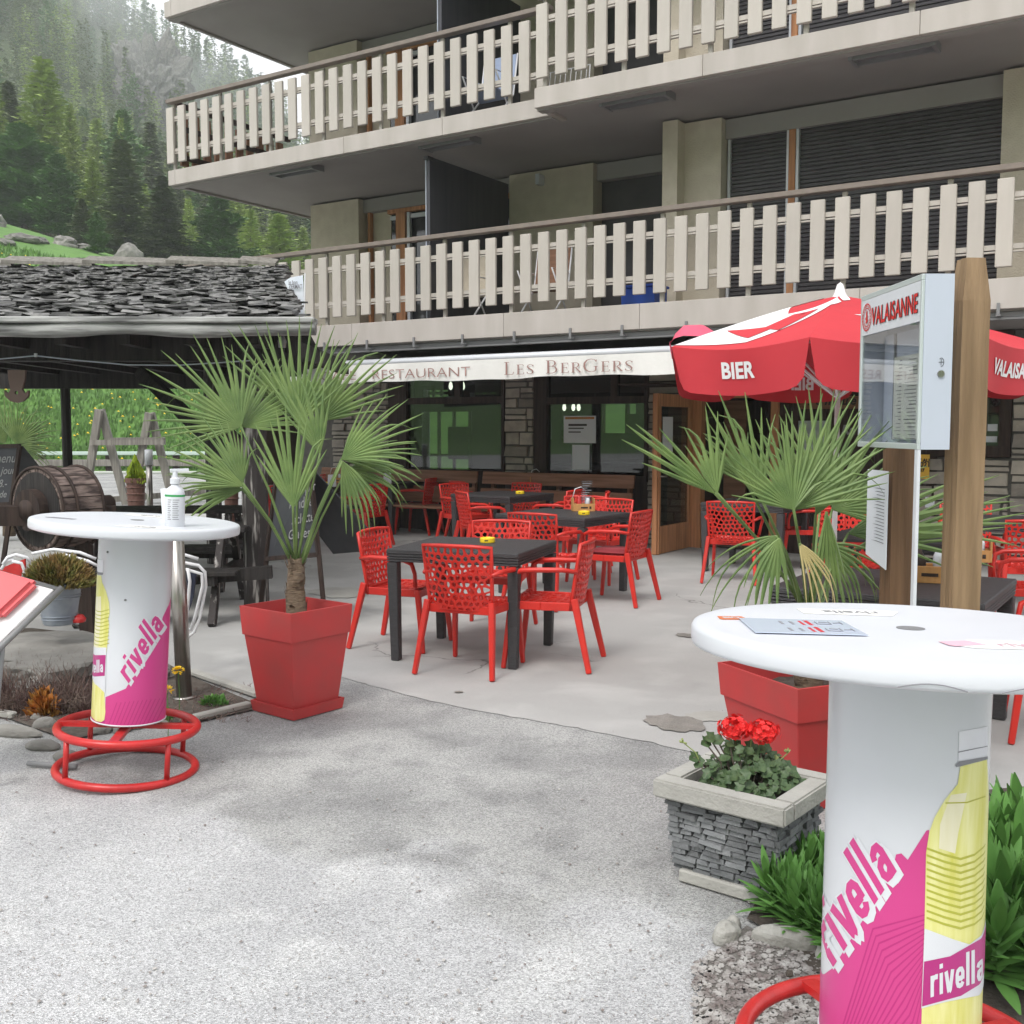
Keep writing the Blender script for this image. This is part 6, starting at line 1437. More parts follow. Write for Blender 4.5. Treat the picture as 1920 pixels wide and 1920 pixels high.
# border stones
for i, (px, py, rx, ry, rz_, a, lab) in enumerate(((1362, 1765, .062, .042, .055, 30, 'upright rounded border stone at the corner of the plant bed'), (1475, 1775, .135, .045, .055, -22, 'long pale border stone in front of the green clump'), (1560, 1800, .06, .05, .05, 0, 'small border stone touching the table column'), (1535, 1860, .05, .04, .03, 10, 'flat border stone near the red foot ring'), (1375, 1640 + 105, .03, .03, .035, 0, 'little stone behind the upright border stone'))):
    c = G(px, py); o = rock('border_stone', (c.x, c.y, .02), rx*.82, ry*.9, rz_*.85, lab, 50 + i, m='palestone', sub=3, amp=.16); o.rotation_euler = (0, 0, R(a))
c = G(1600, 1580); o = rock('border_stone', (1.36, 4.1, .05), .10, .08, .10, 'pinkish rounded stone behind the slate planter', 66, amp=.12); o = rock('pine_cone', (G(1480, 1838).x, G(1480, 1838).y, .02), .012, .012, .012, 'small dark cone lying on the gravel', 68, cat='cone', m='soil', sub=2)
# ------------------------------------------------------------------ left bed: boulder, bucket, twigs, kerbs
p = G(110, 1250); rk = rock('boulder', (-3.05, 6.62, .02), .80, .62, .36, 'large flat topped grey rock carrying the zinc bucket', 3.3, sub=5, amp=.22, flat=.55, fr=1.9)
zr_ = .215
bc = D(108, 1168, 6.55)
bk = thing('zinc_bucket', 'grey zinc bucket planted with reddish heather on the flat rock', 'bucket', (bc.x, 6.58, bc.z - .01)); hB = .26
mb = MB(); mb.lathe([(.093, 0), (.098, .01), (.100, .03), (.135, hB - .02), (.142, hB - .012), (.142, hB), (.132, hB), (.125, hB - .03), (.001, hB - .03)], n=36, cap=False); mb.build('body', M['zinc'], bk, smooth=True)
for z in (.035, .055, .17, .185):
    mb = MB(); r = .093 + .042*z/hB + .006; mb.tube([(r*math.cos(2*math.pi*i/36), r*math.sin(2*math.pi*i/36), z) for i in range(36)], .0028, 5, closed=True); mb.build('hoop', M['zinc'], bk, smooth=True)
def bush(name, label, cat, c, rx, ry, rz_, n, m, seed, len_=.05, r=.0016, up=.5, mats=None):
    rr = random.Random(seed); t = thing(name, label, cat, c); mb = MB()
    for i in range(n):
        d = V((rr.gauss(0, 1), rr.gauss(0, 1), abs(rr.gauss(0, .9)))).normalized(); q = rr.uniform(.35, 1)**.5; p = V((d.x*rx*q, d.y*ry*q, d.z*rz_*q)); e2 = (d + V((rr.uniform(-.5, .5), rr.uniform(-.5, .5), up))).normalized()*len_*rr.uniform(.5, 1.2); s = e2.cross(V((rr.random(), rr.random(), .1))).normalized()*r*rr.uniform(1.5, 3)
        mb.add([p - s, p + s, p + e2*.5 + s*1.3, p + e2, p + e2*.5 - s*1.3], [(0, 1, 2, 3, 4)])
    mb.build('foliage', m, t, fix=False); return t
bush('heather', 'reddish brown heather bush filling the zinc bucket', 'heather', (bk.location.x, bk.location.y, bk.location.z + hB - .03), .205, .17, .19, 5200, M['heather'], 1, .045, .0022)
mb = MB(); rr = random.Random(14)
for i in range(2400):
    px = rr.uniform(-60, 172); base = G(px, rr.uniform(1290, 1345)); h = rr.uniform(.05, .26)*(1 if px < 160 else .6); d = V((rr.gauss(0, .5), rr.gauss(0, .4), 1)).normalized()
    k = base + d*h*.55; e2 = k + V((rr.gauss(0, .05), rr.gauss(0, .05), h*.5)); mb.tube([base, k, e2], .0022, 3, rs=[.0034, .0022, .0008], caps=False)
    for j in range(2): f = base.lerp(k, rr.uniform(.3, 1)); mb.tube([f, f + V((rr.gauss(0, .055), rr.gauss(0, .05), rr.uniform(-.01, .07)))], .0012, 3, caps=False)
tag(mb.build('dry_shrub', M['twig'], None, fix=False), 'dry leafless reddish twigs in the bed at the left edge', 'shrub')
tw = [o for o in bpy.data.objects if o.name == 'dry_shrub'][0]
rr = random.Random(8); mb = MB()
for i in range(1100):
    px = rr.uniform(-20, 470); py = rr.uniform(1290, 1360); c = G(px, py); a = rr.uniform(0, 3.14); l = rr.uniform(.01, .04); mb.tube([c + V((0, 0, .014)), c + V((l*math.cos(a), l*math.sin(a), rr.uniform(.012, .035)))], .0016, 3, caps=False)
tag(mb.build('dead_twigs', M['twig'], None, fix=False), 'fallen twigs and dry leaves on the soil strip', 'litter', kind='stuff')
c = G(82, 1345); bush('orange_plant', 'small plant with orange and yellow green leaves before the dry twigs', 'plant', (c.x, c.y, .01), .065, .05, .14, 330, M['orange'], 5, .05, .006)
c = G(455, 1340); bush('weed', 'small green weed beside the steel tube foot', 'weed', (G(402, 1325).x, G(402, 1325).y, .01), .07, .05, .05, 220, M['leafmid'], 6, .03, .003)
bush('weed', 'low green weeds under the left foot ring of the white table', 'weed', (G(290, 1352).x, G(290, 1352).y, .01), .10, .06, .06, 260, M['leafmid'], 7, .03, .003)
def marigold(px, py, y_, label):
    h = D(px, py, y_); t = thing('yellow_flower', label, 'flower', (h.x, y_, 0.01)); mb = MB(); mb.tube([(0, 0, 0), (.004, 0, h.z*.5), (0, 0, h.z - .01)], .002, 4); mb.build('stem', M['leafmid'], t, fix=False); mb = MB(); rr = random.Random(px)
    for i in range(60):
        d = V((rr.gauss(0, 1), rr.gauss(0, 1), rr.gauss(.3, .7))).normalized(); p = V((0, 0, h.z - .01)) + V((d.x*.024, d.y*.024, d.z*.014)); s = d.cross(V((0, 0, 1))).normalized()*.006; mb.add([p - s, p + s, p + s*.7 + d*.012, p - s*.7 + d*.012], [(0, 1, 2, 3)])
    mb.build('flower_head', M['petal'], t, fix=False); return t
marigold(334, 1257, 5.75, 'yellow flower in front of the steel tube'); marigold(313, 1294, 5.4, 'smaller yellow flower half behind the left table column')
# kerb stones
for i, (px, py, rx, ry, rz_, a, lab) in enumerate(((22, 1378, .21, .06, .055, -17, 'long split kerb stone at the left edge of the bed'), (80, 1404, .115, .055, .045, -12, 'rounded kerb stone second from the left edge'), (85, 1365, .08, .05, .06, 10, 'pale lumpy kerb stone just behind the second one'), (125, 1424, .075, .055, .045, 0, 'kerb stone touching the left foot ring'), (70, 1350, .045, .03, .035, 0, 'small smooth stone under the orange plant'), (190, 1375, .06, .04, .04, 15, 'grey stone seen through the foot ring'), (230, 1372, .06, .05, .05, 60, 'angular stone in the middle of the foot ring'), (285, 1362, .10, .045, .05, 5, 'brownish stone right inside the foot ring'), (255, 1366, .05, .04, .04, 5, 'small stone wedged between the stones in the foot ring'))):
    c = G(px, py); o = rock('kerb_stone', (c.x, c.y, .012), rx*.85, ry*.85, rz_*.8, lab, 80 + i, amp=.15, sub=3); o.rotation_euler = (0, 0, R(a))
for i, (a, b, w_, lab) in enumerate((((368, 1356), (473, 1330), .05, 'narrow concrete kerb between the soil strip and the asphalt'), ((352, 1268), (478, 1312), .06, 'cracked concrete kerb between the terrace and the soil strip'), ((-40, 1362 - 20), (20, 1352), .05, 'concrete kerb at the left edge behind the stones'))):
    A, B = G(*a), G(*b); mb = MB(); d = (B - A); n = V((-d.y, d.x, 0)).normalized(); mb.hexa([V(q) - A for q in (A, B, B + n*w_, A + n*w_)] + [V(q) - A + V((0, 0, .035)) for q in (A, B, B + n*w_, A + n*w_)]); o = mb.build('kerb', M['cap'], None, bevel=.008); o.location = (A.x, A.y, .008); tag(o, lab, 'kerb')
# steel tube behind the left table and the distant white capped one
b0 = G(346, 1312); tpz = 1.05
mb = MB(); mb.lathe([(.045, 0), (.045, tpz)], n=24); mb.lathe([(.07, -.0), (.07, .012)], n=24); o = mb.build('steel_post', M['steel'], None, smooth=False, bevel=0); o.location = (b0.x + .0, b0.y, .01); o.rotation_euler = (0, R(-1.6), 0); tag(o, 'brushed steel tube standing right of the left table column', 'post'); o.data.shade_smooth()
p_ = G(283, 1010); t = thing('bollard', 'steel bollard with a white cap seen above the left white table', 'bollard', (p_.x, p_.y, 0)); yb = p_.y; r = 5.6/FP*yb; zt = D(275, 872, yb).z
mb = MB(); mb.lathe([(r, 0), (r, zt)], n=16); mb.build('tube', M['steel'], t, smooth=True); mb = MB(); mb.lathe([(r*1.3, zt), (r*1.3, D(275, 843, yb).z)], n=16); mb.build('cap', M['white'], t, smooth=True)
# ------------------------------------------------------------------ sun lounger cut by the left edge
A = D(112, 1106, 4.75); Bt = D(-8, 1222, 4.55); sl = thing('deck_chair', 'red and white deck chair with a padded red headrest at the left edge', 'deck chair', (A.x, A.y, 0)); dwn = (Bt - A); lft = V((-.62, .10, .15))
def rel(p): return V(p) - V((A.x, A.y, 0))
mb = MB(); mb.tube([rel(A + dwn*-.04), rel(A + dwn*1.6)], .014, 10); mb.tube([rel(A + lft), rel(A + lft + dwn*1.6)], .014, 10); mb.tube([rel(A), rel(A + lft)], .012, 8); mb.tube([rel(A + dwn*.9), rel(V((A.x - .3, A.y - .1, .03)))], .013, 8); mb.build('frame', M['aludark'], sl, smooth=True)
def strip(t0, t1, m, name, lift=.004, e=.01, s0=0.0, s1=1.0):
    mb = MB(); n_ = dwn.cross(lft).normalized(); n_ = n_ if n_.z > 0 else -n_; P0 = A + dwn*t0 + lft*s0; P1 = A + dwn*t0 + lft*s1; P2 = A + dwn*t1 + lft*s1; P3 = A + dwn*t1 + lft*s0; c_ = (P0+P1+P2+P3)/4
    mb.hexa([rel(q) for q in (P0, P1, P2, P3)] + [rel(q + n_*(lift + e)) for q in (P0, P1, P2, P3)]); return mb.build(name, m, sl, bevel=min(.02, e*.45), seg=3)
strip(.02, .9, mat('white deck cloth', (.78, .76, .77), .7), 'cloth', 0, .006, .03, .97); strip(.72, 1.5, mat('salmon stripe', (.72, .09, .09), .7), 'red_stripe', .004, .006, .26, .9); strip(.02, .62, mat('salmon red pad', (.72, .11, .12), .55), 'headrest_pad', .006, .055, .13, .97)
c = D(8, 1437, 4.2); mb = MB(); mb.tube([(0, 0, .014), (-.25, .05, .014)], .013, 8); o = mb.build('foot_tube', M['aludark'], sl, smooth=True); o.location = (c.x - A.x, G(10, 1445).y - A.y, .005)
# folded white frame chairs
def tube_chair(pts3, label, cloth, clothpts, dep):
    c = G(360, 1205) if pts3 is None else D(*pts3[0][0], dep)
    t = thing('folding_chair', label, 'chair', (c.x, c.y, 0)); o = V((c.x, c.y, 0))
    for line in pts3:
        mb = MB(); mb.tube([D(px, py, dep + (k*.02 if k < 6 else .1)) - o for k, (px, py) in enumerate(line)], .0105, 8); mb.build('tube', M['tubewhite'], t, smooth=True)
    if cloth:
        mb = MB(); q = [D(px, py, dep + .12) - o for px, py in clothpts]; mb.add(q + [a + V((0, .02, 0)) for a in q], [(0,1,2,3), (7,6,5,4), (0,4,5,1), (1,5,6,2), (2,6,7,3), (3,7,4,0)]); mb.build('seat_cloth', cloth, t)
    return t
tube_chair([[(322, 1055), (345, 1055), (372, 1060), (384, 1072), (386, 1100), (374, 1160), (364, 1185), (352, 1195), (330, 1197)], [(322, 1068), (350, 1068), (378, 1076), (380, 1098), (366, 1155), (358, 1180), (330, 1182)], [(318, 1038), (345, 1040), (372, 1048)], [(352, 1066), (356, 1090), (350, 1160), (340, 1172)]], 'folded chair with white tube frame and navy cloth right of the left table column', M['navy'], [(325, 1075), (368, 1072), (362, 1120), (345, 1170)], 6.7)
tube_chair([[(5, 1058), (14, 1045), (30, 1040), (50, 1045), (58, 1056)], [(22, 1052), (40, 1056), (46, 1070), (40, 1096)], [(2, 1068), (12, 1052), (26, 1048)], [(60, 1038), (100, 1030), (150, 1036), (180, 1048)], [(120, 1040), (165, 1052), (185, 1062)]], 'folded red cloth chair with white tubes behind the heather bucket', M['redring'], [(0, 1066), (46, 1048), (48, 1095), (-6, 1098)], 6.9)
mb = MB(); c = G(150, 1198, .02); mb.lathe([(.001, .05), (.03, .045), (.05, .02), (.045, 0)], n=14, cap=False); o = mb.build('red_ball', M['redring'], None, smooth=True); o.location = (D(146, 1160, 6.6).x, 6.6, D(146, 1160, 6.6).z - .02); tag(o, 'small red plastic cap lying right of the zinc bucket', 'cap')
# ------------------------------------------------------------------ wooden shelter with the shingle roof
sh = thing('wooden_shelter', 'open timber shelter with a dark shingle roof and a silver grey log gutter', 'shelter', (-2.26, 9.3, 0)); SO = V((-2.26, 9.3, 0))
yE = 8.55; xR = D(566, 600, yE).x; zE = D(300, 600, yE).z; yR = 11.6; zR = D(300, 505, yR).z; xRt = D(522, 508, yR).x; xLft = -6.2
def srel(x, y, z): return (x - SO.x, y - SO.y, z)
# log gutter
lg = MB(); n = 26; xg0 = -6.4; xg1 = D(592, 615, yE - .05).x; zg = D(300, 618, yE).z; rr = random.Random(2); pts = []; rs = []
for i in range(n + 1): x = xg0 + (xg1 - xg0)*i/n; pts.append(srel(x, yE - .06, zg + .012*math.sin(i*.8))); rs.append(.058 + .006*math.sin(i*1.3) + rr.uniform(-.002, .002))
lg.tube(pts, .06, 12, rs=rs); lgo = lg.build('gutter_log', M['greylog'], sh, smooth=True)
mb = MB(); mb.hexa([srel(*q) for q in ((xg0, yE - .14, zg + .045), (xg1, yE - .14, zg + .04), (xg1, yE + .06, zg + .04), (xg0, yE + .06, zg + .045), (xg0, yE - .13, zg + .098), (xg1, yE - .13, zg + .088), (xg1, yE + .06, zg + .088), (xg0, yE + .06, zg + .098))]); mb.build('eave_board', M['greylog'], sh, bevel=.01)
# roof deck and underside
mb = MB(); mb.hexa([srel(*q) for q in ((xLft, yE, zE - .08), (xR - .03, yE, zE - .08), (xRt - .03, yR, zR - .08), (xLft, yR, zR - .08), (xLft, yE, zE - .03), (xR - .03, yE, zE - .03), (xRt - .03, yR, zR - .03), (xLft, yR, zR - .03))]); mb.build('roof_deck', M['blackwood'], sh)
mb = MB(); mb.hexa([srel(*q) for q in ((xLft, yR, zR - .08), (xRt - .03, yR, zR - .08), (xRt, yR + 3.0, zR - .9), (xLft, yR + 3.0, zR - .9), (xLft, yR, zR - .03), (xRt - .03, yR, zR - .03), (xRt, yR + 3.0, zR - .85), (xLft, yR + 3.0, zR - .85))]); mb.build('roof_deck', M['blackwood'], sh)
rf = mb = MB(); mb.box(srel(xLft, yR - .02, zR - .03), srel(xRt - .1, yR + .02, zR - .02)); roof = mb.build('shingle_roof', M['blackwood'], sh)
slope = V((0, yR - yE, zR - zE)); SL = slope.length; sd_ = slope.normalized(); nm_ = V((0, -sd_.z, sd_.y)); rr = random.Random(33)
rows = 29; cnt = 0; rest = MB(); order = []
for r_ in range(rows):
    t = r_/rows; x = xLft + rr.uniform(0, .1); xe = xR + (xRt - xR)*t + rr.uniform(-.05, .06)
    while x < xe:
        w_ = rr.uniform(.09, .18); order.append((r_, t, x, min(w_, xe - x + .03))); x += w_*.93
order.sort(key=lambda q: (not (D(0, 0, 1).x or True), q[0]))
vis = [q for q in order if q[2] > -4.7]; hid = [q for q in order if q[2] <= -4.7]
for q in vis + hid:
    r_, t, x, w_ = q; k = t + rr.uniform(-.012, .012); p = V((x, yE - .04, zE)) + slope*k; ln = .20; th = rr.uniform(.010, .020); lift = rr.uniform(.010, .044); a_ = rr.uniform(-.012, .012); sk = rr.uniform(-.05, .05)
    v = lambda dx, dl, dn: (p + V((dx + sk*dl, 0, 0)) + sd_*dl + nm_*dn - SO)
    pts = [v(0, rr.uniform(-.03, .03), lift + a_), v(w_, rr.uniform(-.03, .03), lift - a_), v(w_, ln, -.005), v(0, ln, -.005), v(.004, rr.uniform(-.02, .03), lift + th + a_), v(w_ - .004, rr.uniform(-.02, .03), lift + th - a_), v(w_, ln, .012), v(0, ln, .012)]
    if cnt < 299: o = MB(); o.hexa(pts); o.build('shingle', M['shingle'], roof, fix=False); cnt += 1
    else: rest.hexa(pts)
    if cnt == 299 and not rest.v: pass
# let the random tone vary inside the joined rest through vertex islands
M['shingle2'] = mat('dark wood shingle b', (.19, .185, .18), .8, (.045, .045, .045), 5, bump=.9, bs=35, stretch=(4, 1.2, 4), contrast=2.2)
tag(rest.build('shingle_courses', M['shingle2'], roof, fix=False), kind='stuff')
x = xLft
while x < xRt:
    w_ = rr.uniform(.75, .9); mb = MB(); p0 = V((x, yR - .16, zR + .02)); p1 = V((min(x + w_ + .1, xRt), yR - .16, zR + .045 - .035)); mb.hexa([p0 - SO + V((0, 0, .02)), p1 - SO, p1 - SO + V((0, .2, .08)), p0 - SO + V((0, .2, .1)), p0 - SO + V((0, 0, .055)), p1 - SO + V((0, 0, .03)), p1 - SO + V((0, .2, .11)), p0 - SO + V((0, .2, .13))]); mb.build('ridge_board', M['greywood'], roof); x += w_
for i in range(28):
    x = rr.uniform(xLft + 1, xRt - .1); mb = MB(); q = V((x, yR + .02, zR + .09)) - SO; mb.hexa([q, q + V((.18, 0, .015)), q + V((.18, .2, .05)), q + V((0, .2, .03)), q + V((0, 0, .02)), q + V((.18, 0, .035)), q + V((.18, .2, .07)), q + V((0, .2, .05))]); mb.build('shingle', M['shingle'], roof, fix=False)
# white spot of bird lime / lichen
# frame: posts, lintel, rafters, braces
def post_(px, pb, w_, m, ztop, name='post', lean=0, depth=None):
    b = G(px, pb) if depth is None else V((D(px, pb, depth).x, depth, 0)); mb = MB(); K = 8; vs = []
    for k in range(K + 1):
        z = ztop*k/K
        for j in range(8):
            a = 2*math.pi*(j + .5)/8; q = w_/2*1.12*(1 + noise.noise(V((z*1.5, j*.7, px)))*.10); vs.append((b.x - SO.x + q*math.cos(a) + lean*z, b.y - SO.y + q*math.sin(a), z))
    mb.add(vs, [(k*8 + j, k*8 + (j+1) % 8, (k+1)*8 + (j+1) % 8, (k+1)*8 + j) for k in range(K) for j in range(8)]); return mb.build(name, m, sh), b
p1, b1 = post_(482, 1145, .20, M['flaky'], 2.3)
zl0 = D(300, 728, 11.4).z
p2, b2 = post_(131, 1000, .105, M['blackwood'], 3.0, depth=13.6)
mb = MB(); mb.box(srel(-6.3, b1.y - .10, 2.18), srel(-1.95, b1.y + .10, 2.40)); mb.build('lintel', M['blackwood'], sh)
mb = MB(); mb.box(srel(-8.9, 13.5, D(300, 728, 13.5).z), srel(-3.0, 13.7, 3.2)); mb.build('lintel', M['blackwood'], sh)
mb = MB(); mb.box(srel(-6.3, 9.42, 2.41), srel(-2.1, 13.5, 2.46)); 
for i in range(9): x = -6.3 + i*.52; mb.box(srel(x, 8.7, 2.28), srel(x + .09, 13.5, 2.405))
mb.build('rafters', M['blackwood'], sh)
br = MB(); a = D(268, 700, 11.0); b = D(478, 905, 9.4); br.beam(V(srel(*a)), V(srel(*b)), .11, .16, up=(0, 1, 0)); br.build('brace', M['blackwood'], sh)
br = MB(); a = D(405, 790, 9.35); b = D(470, 850, 9.3); br.beam(V(srel(*a)), V(srel(*b)), .09, .12, up=(0, 1, 0)); br.build('brace', M['darkwood'], sh)
p3, b3 = post_(402, 985, .16, M['flaky'], 2.4, depth=12.6)
# right end plank wall stub
mb = MB(); mb.box(srel(D(498, 650, 9.2).x, 9.25, D(540, 705, 9.2).z), srel(D(560, 650, 9.2).x, 9.33, 2.40)); mb.build('gable_board', M['blackwood'], sh)
# swag of cable, its clip, and the small lamp
cb = MB(); pts = [D(px, py, 9.1) for px, py in ((-60, 678), (0, 673), (67, 667), (150, 676), (240, 684), (330, 685), (410, 680), (470, 676))]; cb.tube([V(srel(*p)) for p in pts], .006, 5); cb.build('cable', M['alu'], sh, smooth=True)
mb = MB(); p = D(67, 667, 9.08); mb.box(srel(p.x - .01, p.y - .01, p.z - .01), srel(p.x + .01, p.y + .01, p.z + .02)); mb.build('cable_clip', M['white'], sh)
p = D(529, 640, 8.7); sl_ = thing('hanging_lamp', 'small grey lamp hanging below the right end of the log gutter', 'lamp', (p.x, p.y, p.z)); mb = MB(); mb.lathe([(.03, -.05), (.035, 0), (.025, .03), (.008, .05)], n=14); mb.build('shade', M['aludark'], sl_, smooth=True); mb = MB(); mb.tube([(0, 0, .045), (0, 0, .16)], .007, 6); mb.build('bracket', M['alu'], sl_)
# iron yoke plate hanging from the lintel at the left
p = D(30, 722, 9.0); yk = thing('hanging_plate', 'brown iron plate with a round hole hanging under the shelter beam', 'iron plate', (p.x, p.y, p.z)); s_ = 9.0/FP
prof = [(-15, 28), (-14, 10), (-11, -8), (-15, -16), (-23, -10), (-22, -20), (-12, -30), (0, -33), (12, -30), (22, -20), (23, -10), (15, -16), (11, -8), (16, 10), (18, 28)]
outer = [(x*s_, (y + 0)*s_) for x, y in prof]; hole = [(3.5*s_*math.cos(a), -14*s_ + 3.5*s_*math.sin(a)) for a in np.linspace(0, 6.283, 12, endpoint=False)]
bm = bmesh.new(); ov = [bm.verts.new((x, 0, y)) for x, y in outer]; hv = [bm.verts.new((x, 0, y)) for x, y in hole]; es = [bm.edges.new((ov[i], ov[(i+1) % len(ov)])) for i in range(len(ov))] + [bm.edges.new((hv[i], hv[(i+1) % len(hv)])) for i in range(len(hv))]
bmesh.ops.triangle_fill(bm, edges=es, use_beauty=True); g_ = bmesh.ops.extrude_face_region(bm, geom=bm.faces[:]); bmesh.ops.translate(bm, verts=[v for v in g_['geom'] if isinstance(v, bmesh.types.BMVert)], vec=(0, .03, 0)); bmesh.ops.recalc_face_normals(bm, faces=bm.faces); me = bpy.data.meshes.new('plate'); bm.to_mesh(me); bm.free(); me.materials.append(M['brass']); put('plate', me, yk)
# white banner behind the roof corner
t = thing('banner', 'white and blue banner between the shingle roof and the balcony slats', 'banner', tuple(D(571, 602, 9.9))); o = t.location.copy(); mb = MB(); q = [(571, 602), (568, 516), (545, 520), (533, 528), (548, 560), (558, 585)]; vs = [D(px, py, 9.9) - o for px, py in q]; mb.add(vs + [v + V((0, .012, 0)) for v in vs], [tuple(range(6)), tuple(range(6, 12))[::-1]] + [(i, (i+1) % 6, 6 + (i+1) % 6, 6 + i) for i in range(6)]); mb.build('cloth', mat('banner cloth', (.60, .66, .76), .7, (.76, .78, .80), 4), t)
mb = MB(); mb.tube([D(572, 512, 9.9) - o, D(570, 612, 9.9) - o], .008, 6); mb.build('stick', M['tubewhite'], t)
for i, (tx, yy) in enumerate((('le bon', 533), ('ZERMAT', 541))):
    bm = text2d(tx, .055, off=.001); p = D(541, yy, 9.88) - o; decal('lettering', bm, lambda x, y: V((p.x + x*.6, p.y, p.z + y)), M['inkgrey'], t)
# ------------------------------------------------------------------ furniture under the shelter
def pic(px0, px1, pyt, dep, zt, label):
    t = thing('picnic_table', label, 'picnic table', (D((px0+px1)/2, 1000, dep).x, dep, .006), R(4)); L = (px1 - px0)/FP*dep/2
    for k in range(5): mb = MB(); mb.box((-L, -.32 + k*.135, zt - .04), (L, -.32 + k*.135 + .12, zt)); mb.build('top_plank', M['blackwood'], t, bevel=.006)
    for sy in (-1, 1):
        for k in range(2): mb = MB(); y0 = sy*.62 - .14 + k*.145; mb.box((-L, y0, .41), (L, y0 + .13, .45)); mb.build('seat_plank', M['blackwood'], t, bevel=.006)
    for sx in (-L*.72, L*.72):
        mb = MB(); mb.beam((sx, -.72, 0), (sx, -.22, zt - .04), .10, .055, up=(1, 0, 0)); mb.build('leg', M['flaky'], t); mb = MB(); mb.beam((sx, .72, 0), (sx, .22, zt - .04), .10, .055, up=(1, 0, 0)); mb.build('leg', M['flaky'], t)
        mb = MB(); mb.box((sx - .03, -.74, .33), (sx + .03, .74, .41)); mb.build('cross_bar', M['blackwood'], t)
    return t
pic(150, 470, 985, 9.2, .76, 'black wooden picnic table under the shelter behind the left white table')
pic(170, 480, 950, 11.0, .78, 'second black picnic table farther back under the shelter')
# wooden drum of the old winch
dc = D(74, 955, 7.7); dr = thing('winch_drum', 'old wooden winch drum with iron rims left behind the white table', 'drum', (dc.x, dc.y, dc.z)); dr.rotation_euler = (0, R(0), R(58)); Rd = .30; n = 20
for i in range(n):
    a0 = 2*math.pi*i/n + .012; a1 = 2*math.pi*(i+1)/n - .012; mb = MB(); r1, r0 = Rd, Rd - .035
    mb.hexa([(-.02, r0*math.cos(a0), r0*math.sin(a0)), (.34, r0*math.cos(a0), r0*math.sin(a0)), (.34, r0*math.cos(a1), r0*math.sin(a1)), (-.02, r0*math.cos(a1), r0*math.sin(a1)), (-.02, r1*math.cos(a0), r1*math.sin(a0)), (.34, r1*math.cos(a0), r1*math.sin(a0)), (.34, r1*math.cos(a1), r1*math.sin(a1)), (-.02, r1*math.cos(a1), r1*math.sin(a1))]); mb.build('stave', M['drum'] if 'drum' in M else M.setdefault('drum', mat('peeling drum wood', (.04, .026, .022), .85, (.20, .15, .13), 14, bump=.8, stretch=(.5, 2, 2), contrast=2, rnd=.25)), dr)
for x in (-.02, .10, .32): mb = MB(); mb.tube([(x, (Rd + .006)*math.cos(2*math.pi*i/32), (Rd + .006)*math.sin(2*math.pi*i/32)) for i in range(32)], .012, 6, closed=True); mb.build('iron_rim', M['darkwood'], dr, smooth=True)
mb = MB(); mb.tube([(-.025, 0, 0), (-.005, 0, 0)], Rd - .03, 28); mb.build('end_disc', M['blackwood'], dr); mb = MB(); mb.tube([(-.12, 0, 0), (.6, 0, 0)], .075, 14); mb.build('axle', M['darkwood'], dr, smooth=True)
mb = MB(); mb.tube([(-.10, 0, 0), (-.03, 0, 0)], .15, 20); mb.build('hub', M['darkwood'], dr)
c = D(20, 960, 7.6); fm = thing('winch_support', 'heavy dark timber beams carrying the winch drum', 'timber support', (c.x, c.y, 0)); mb = MB(); mb.beam((-.5, -.1, c.z - .02), (.62, .35, c.z - .05), .16, .14); mb.build('beam', M['darkwood'], fm); mb = MB(); mb.beam((.40, .28, c.z - .1), (.42, .28, .0), .10, .09, up=(0, 1, 0)); mb.build('leg', M['darkwood'], fm); mb = MB(); mb.beam((-.35, -.1, c.z), (-.35, -.1, 0), .12, .12, up=(0, 1, 0)); mb.build('leg', M['blackwood'], fm)
mb = MB(); mb.beam((-.3, .9, .30), (1.6, 1.15, .42), .10, .10); mb.build('lower_beam', M['blackwood'], fm)
# chalkboards
def board(name, label, A, B, C_, D_, dep, dep2, writing, legs=True, m='blackboard'):
    c = D(*A, dep); t = thing(name, label, 'chalkboard', (c.x, c.y, 0)); o = V((c.x, c.y, 0))
    q = [D(*A, dep), D(*B, dep2), D(*C_, dep2), D(*D_, dep)]; q = [v - o for v in q]; nn = (q[1] - q[0]).cross(q[3] - q[0]).normalized(); nn = nn if nn.y > 0 else -nn
    mb = MB(); mb.add(q + [v + nn*.015 for v in q], [(0,1,2,3), (7,6,5,4), (0,4,5,1), (1,5,6,2), (2,6,7,3), (3,7,4,0)]); pn = mb.build('panel', M[m], t)
    for a, b in ((0, 1), (1, 2), (2, 3), (3, 0)): mb = MB(); mb.beam(q[a] - nn*.004, q[b] - nn*.004, .035, .03, up=nn); mb.build('frame_bar', M['darkwood'], t)
    # rear panel leaning the other way
    back = [q[0] + nn*.02, q[1] + nn*.02, q[2] + nn*.62 + V((0, 0, 0)), q[3] + nn*.62]; back[2].z = q[2].z; back[3].z = q[3].z
    mb = MB(); mb.add(back + [v + nn*.012 for v in back], [(0,1,2,3), (7,6,5,4), (0,4,5,1), (1,5,6,2), (2,6,7,3), (3,7,4,0)]); mb.build('rear_panel', M[m], t)
    if legs:
        for v in (q[2], q[3]): mb = MB(); d = (v - (q[1] if v is q[2] else q[0])).normalized(); mb.beam(v, v + d*(v.z/abs(d.z)) , .035, .03, up=(0, 1, 0)); mb.build('leg', M['darkwood'], t)
    def on(x, y): p = q[0].lerp(q[1], x).lerp(q[3].lerp(q[2], x), y); return p - nn*.006
    wd = (q[1] - q[0]).length; ht = (q[3] - q[0]).length
    for s, x, y, sz in writing:
        bm = text2d(s, sz, off=.001, shear=.15)
        decal('chalk_lettering', bm, lambda a, b: on(x + a/wd, y - b/ht), M['chalk'], pn)
    return t
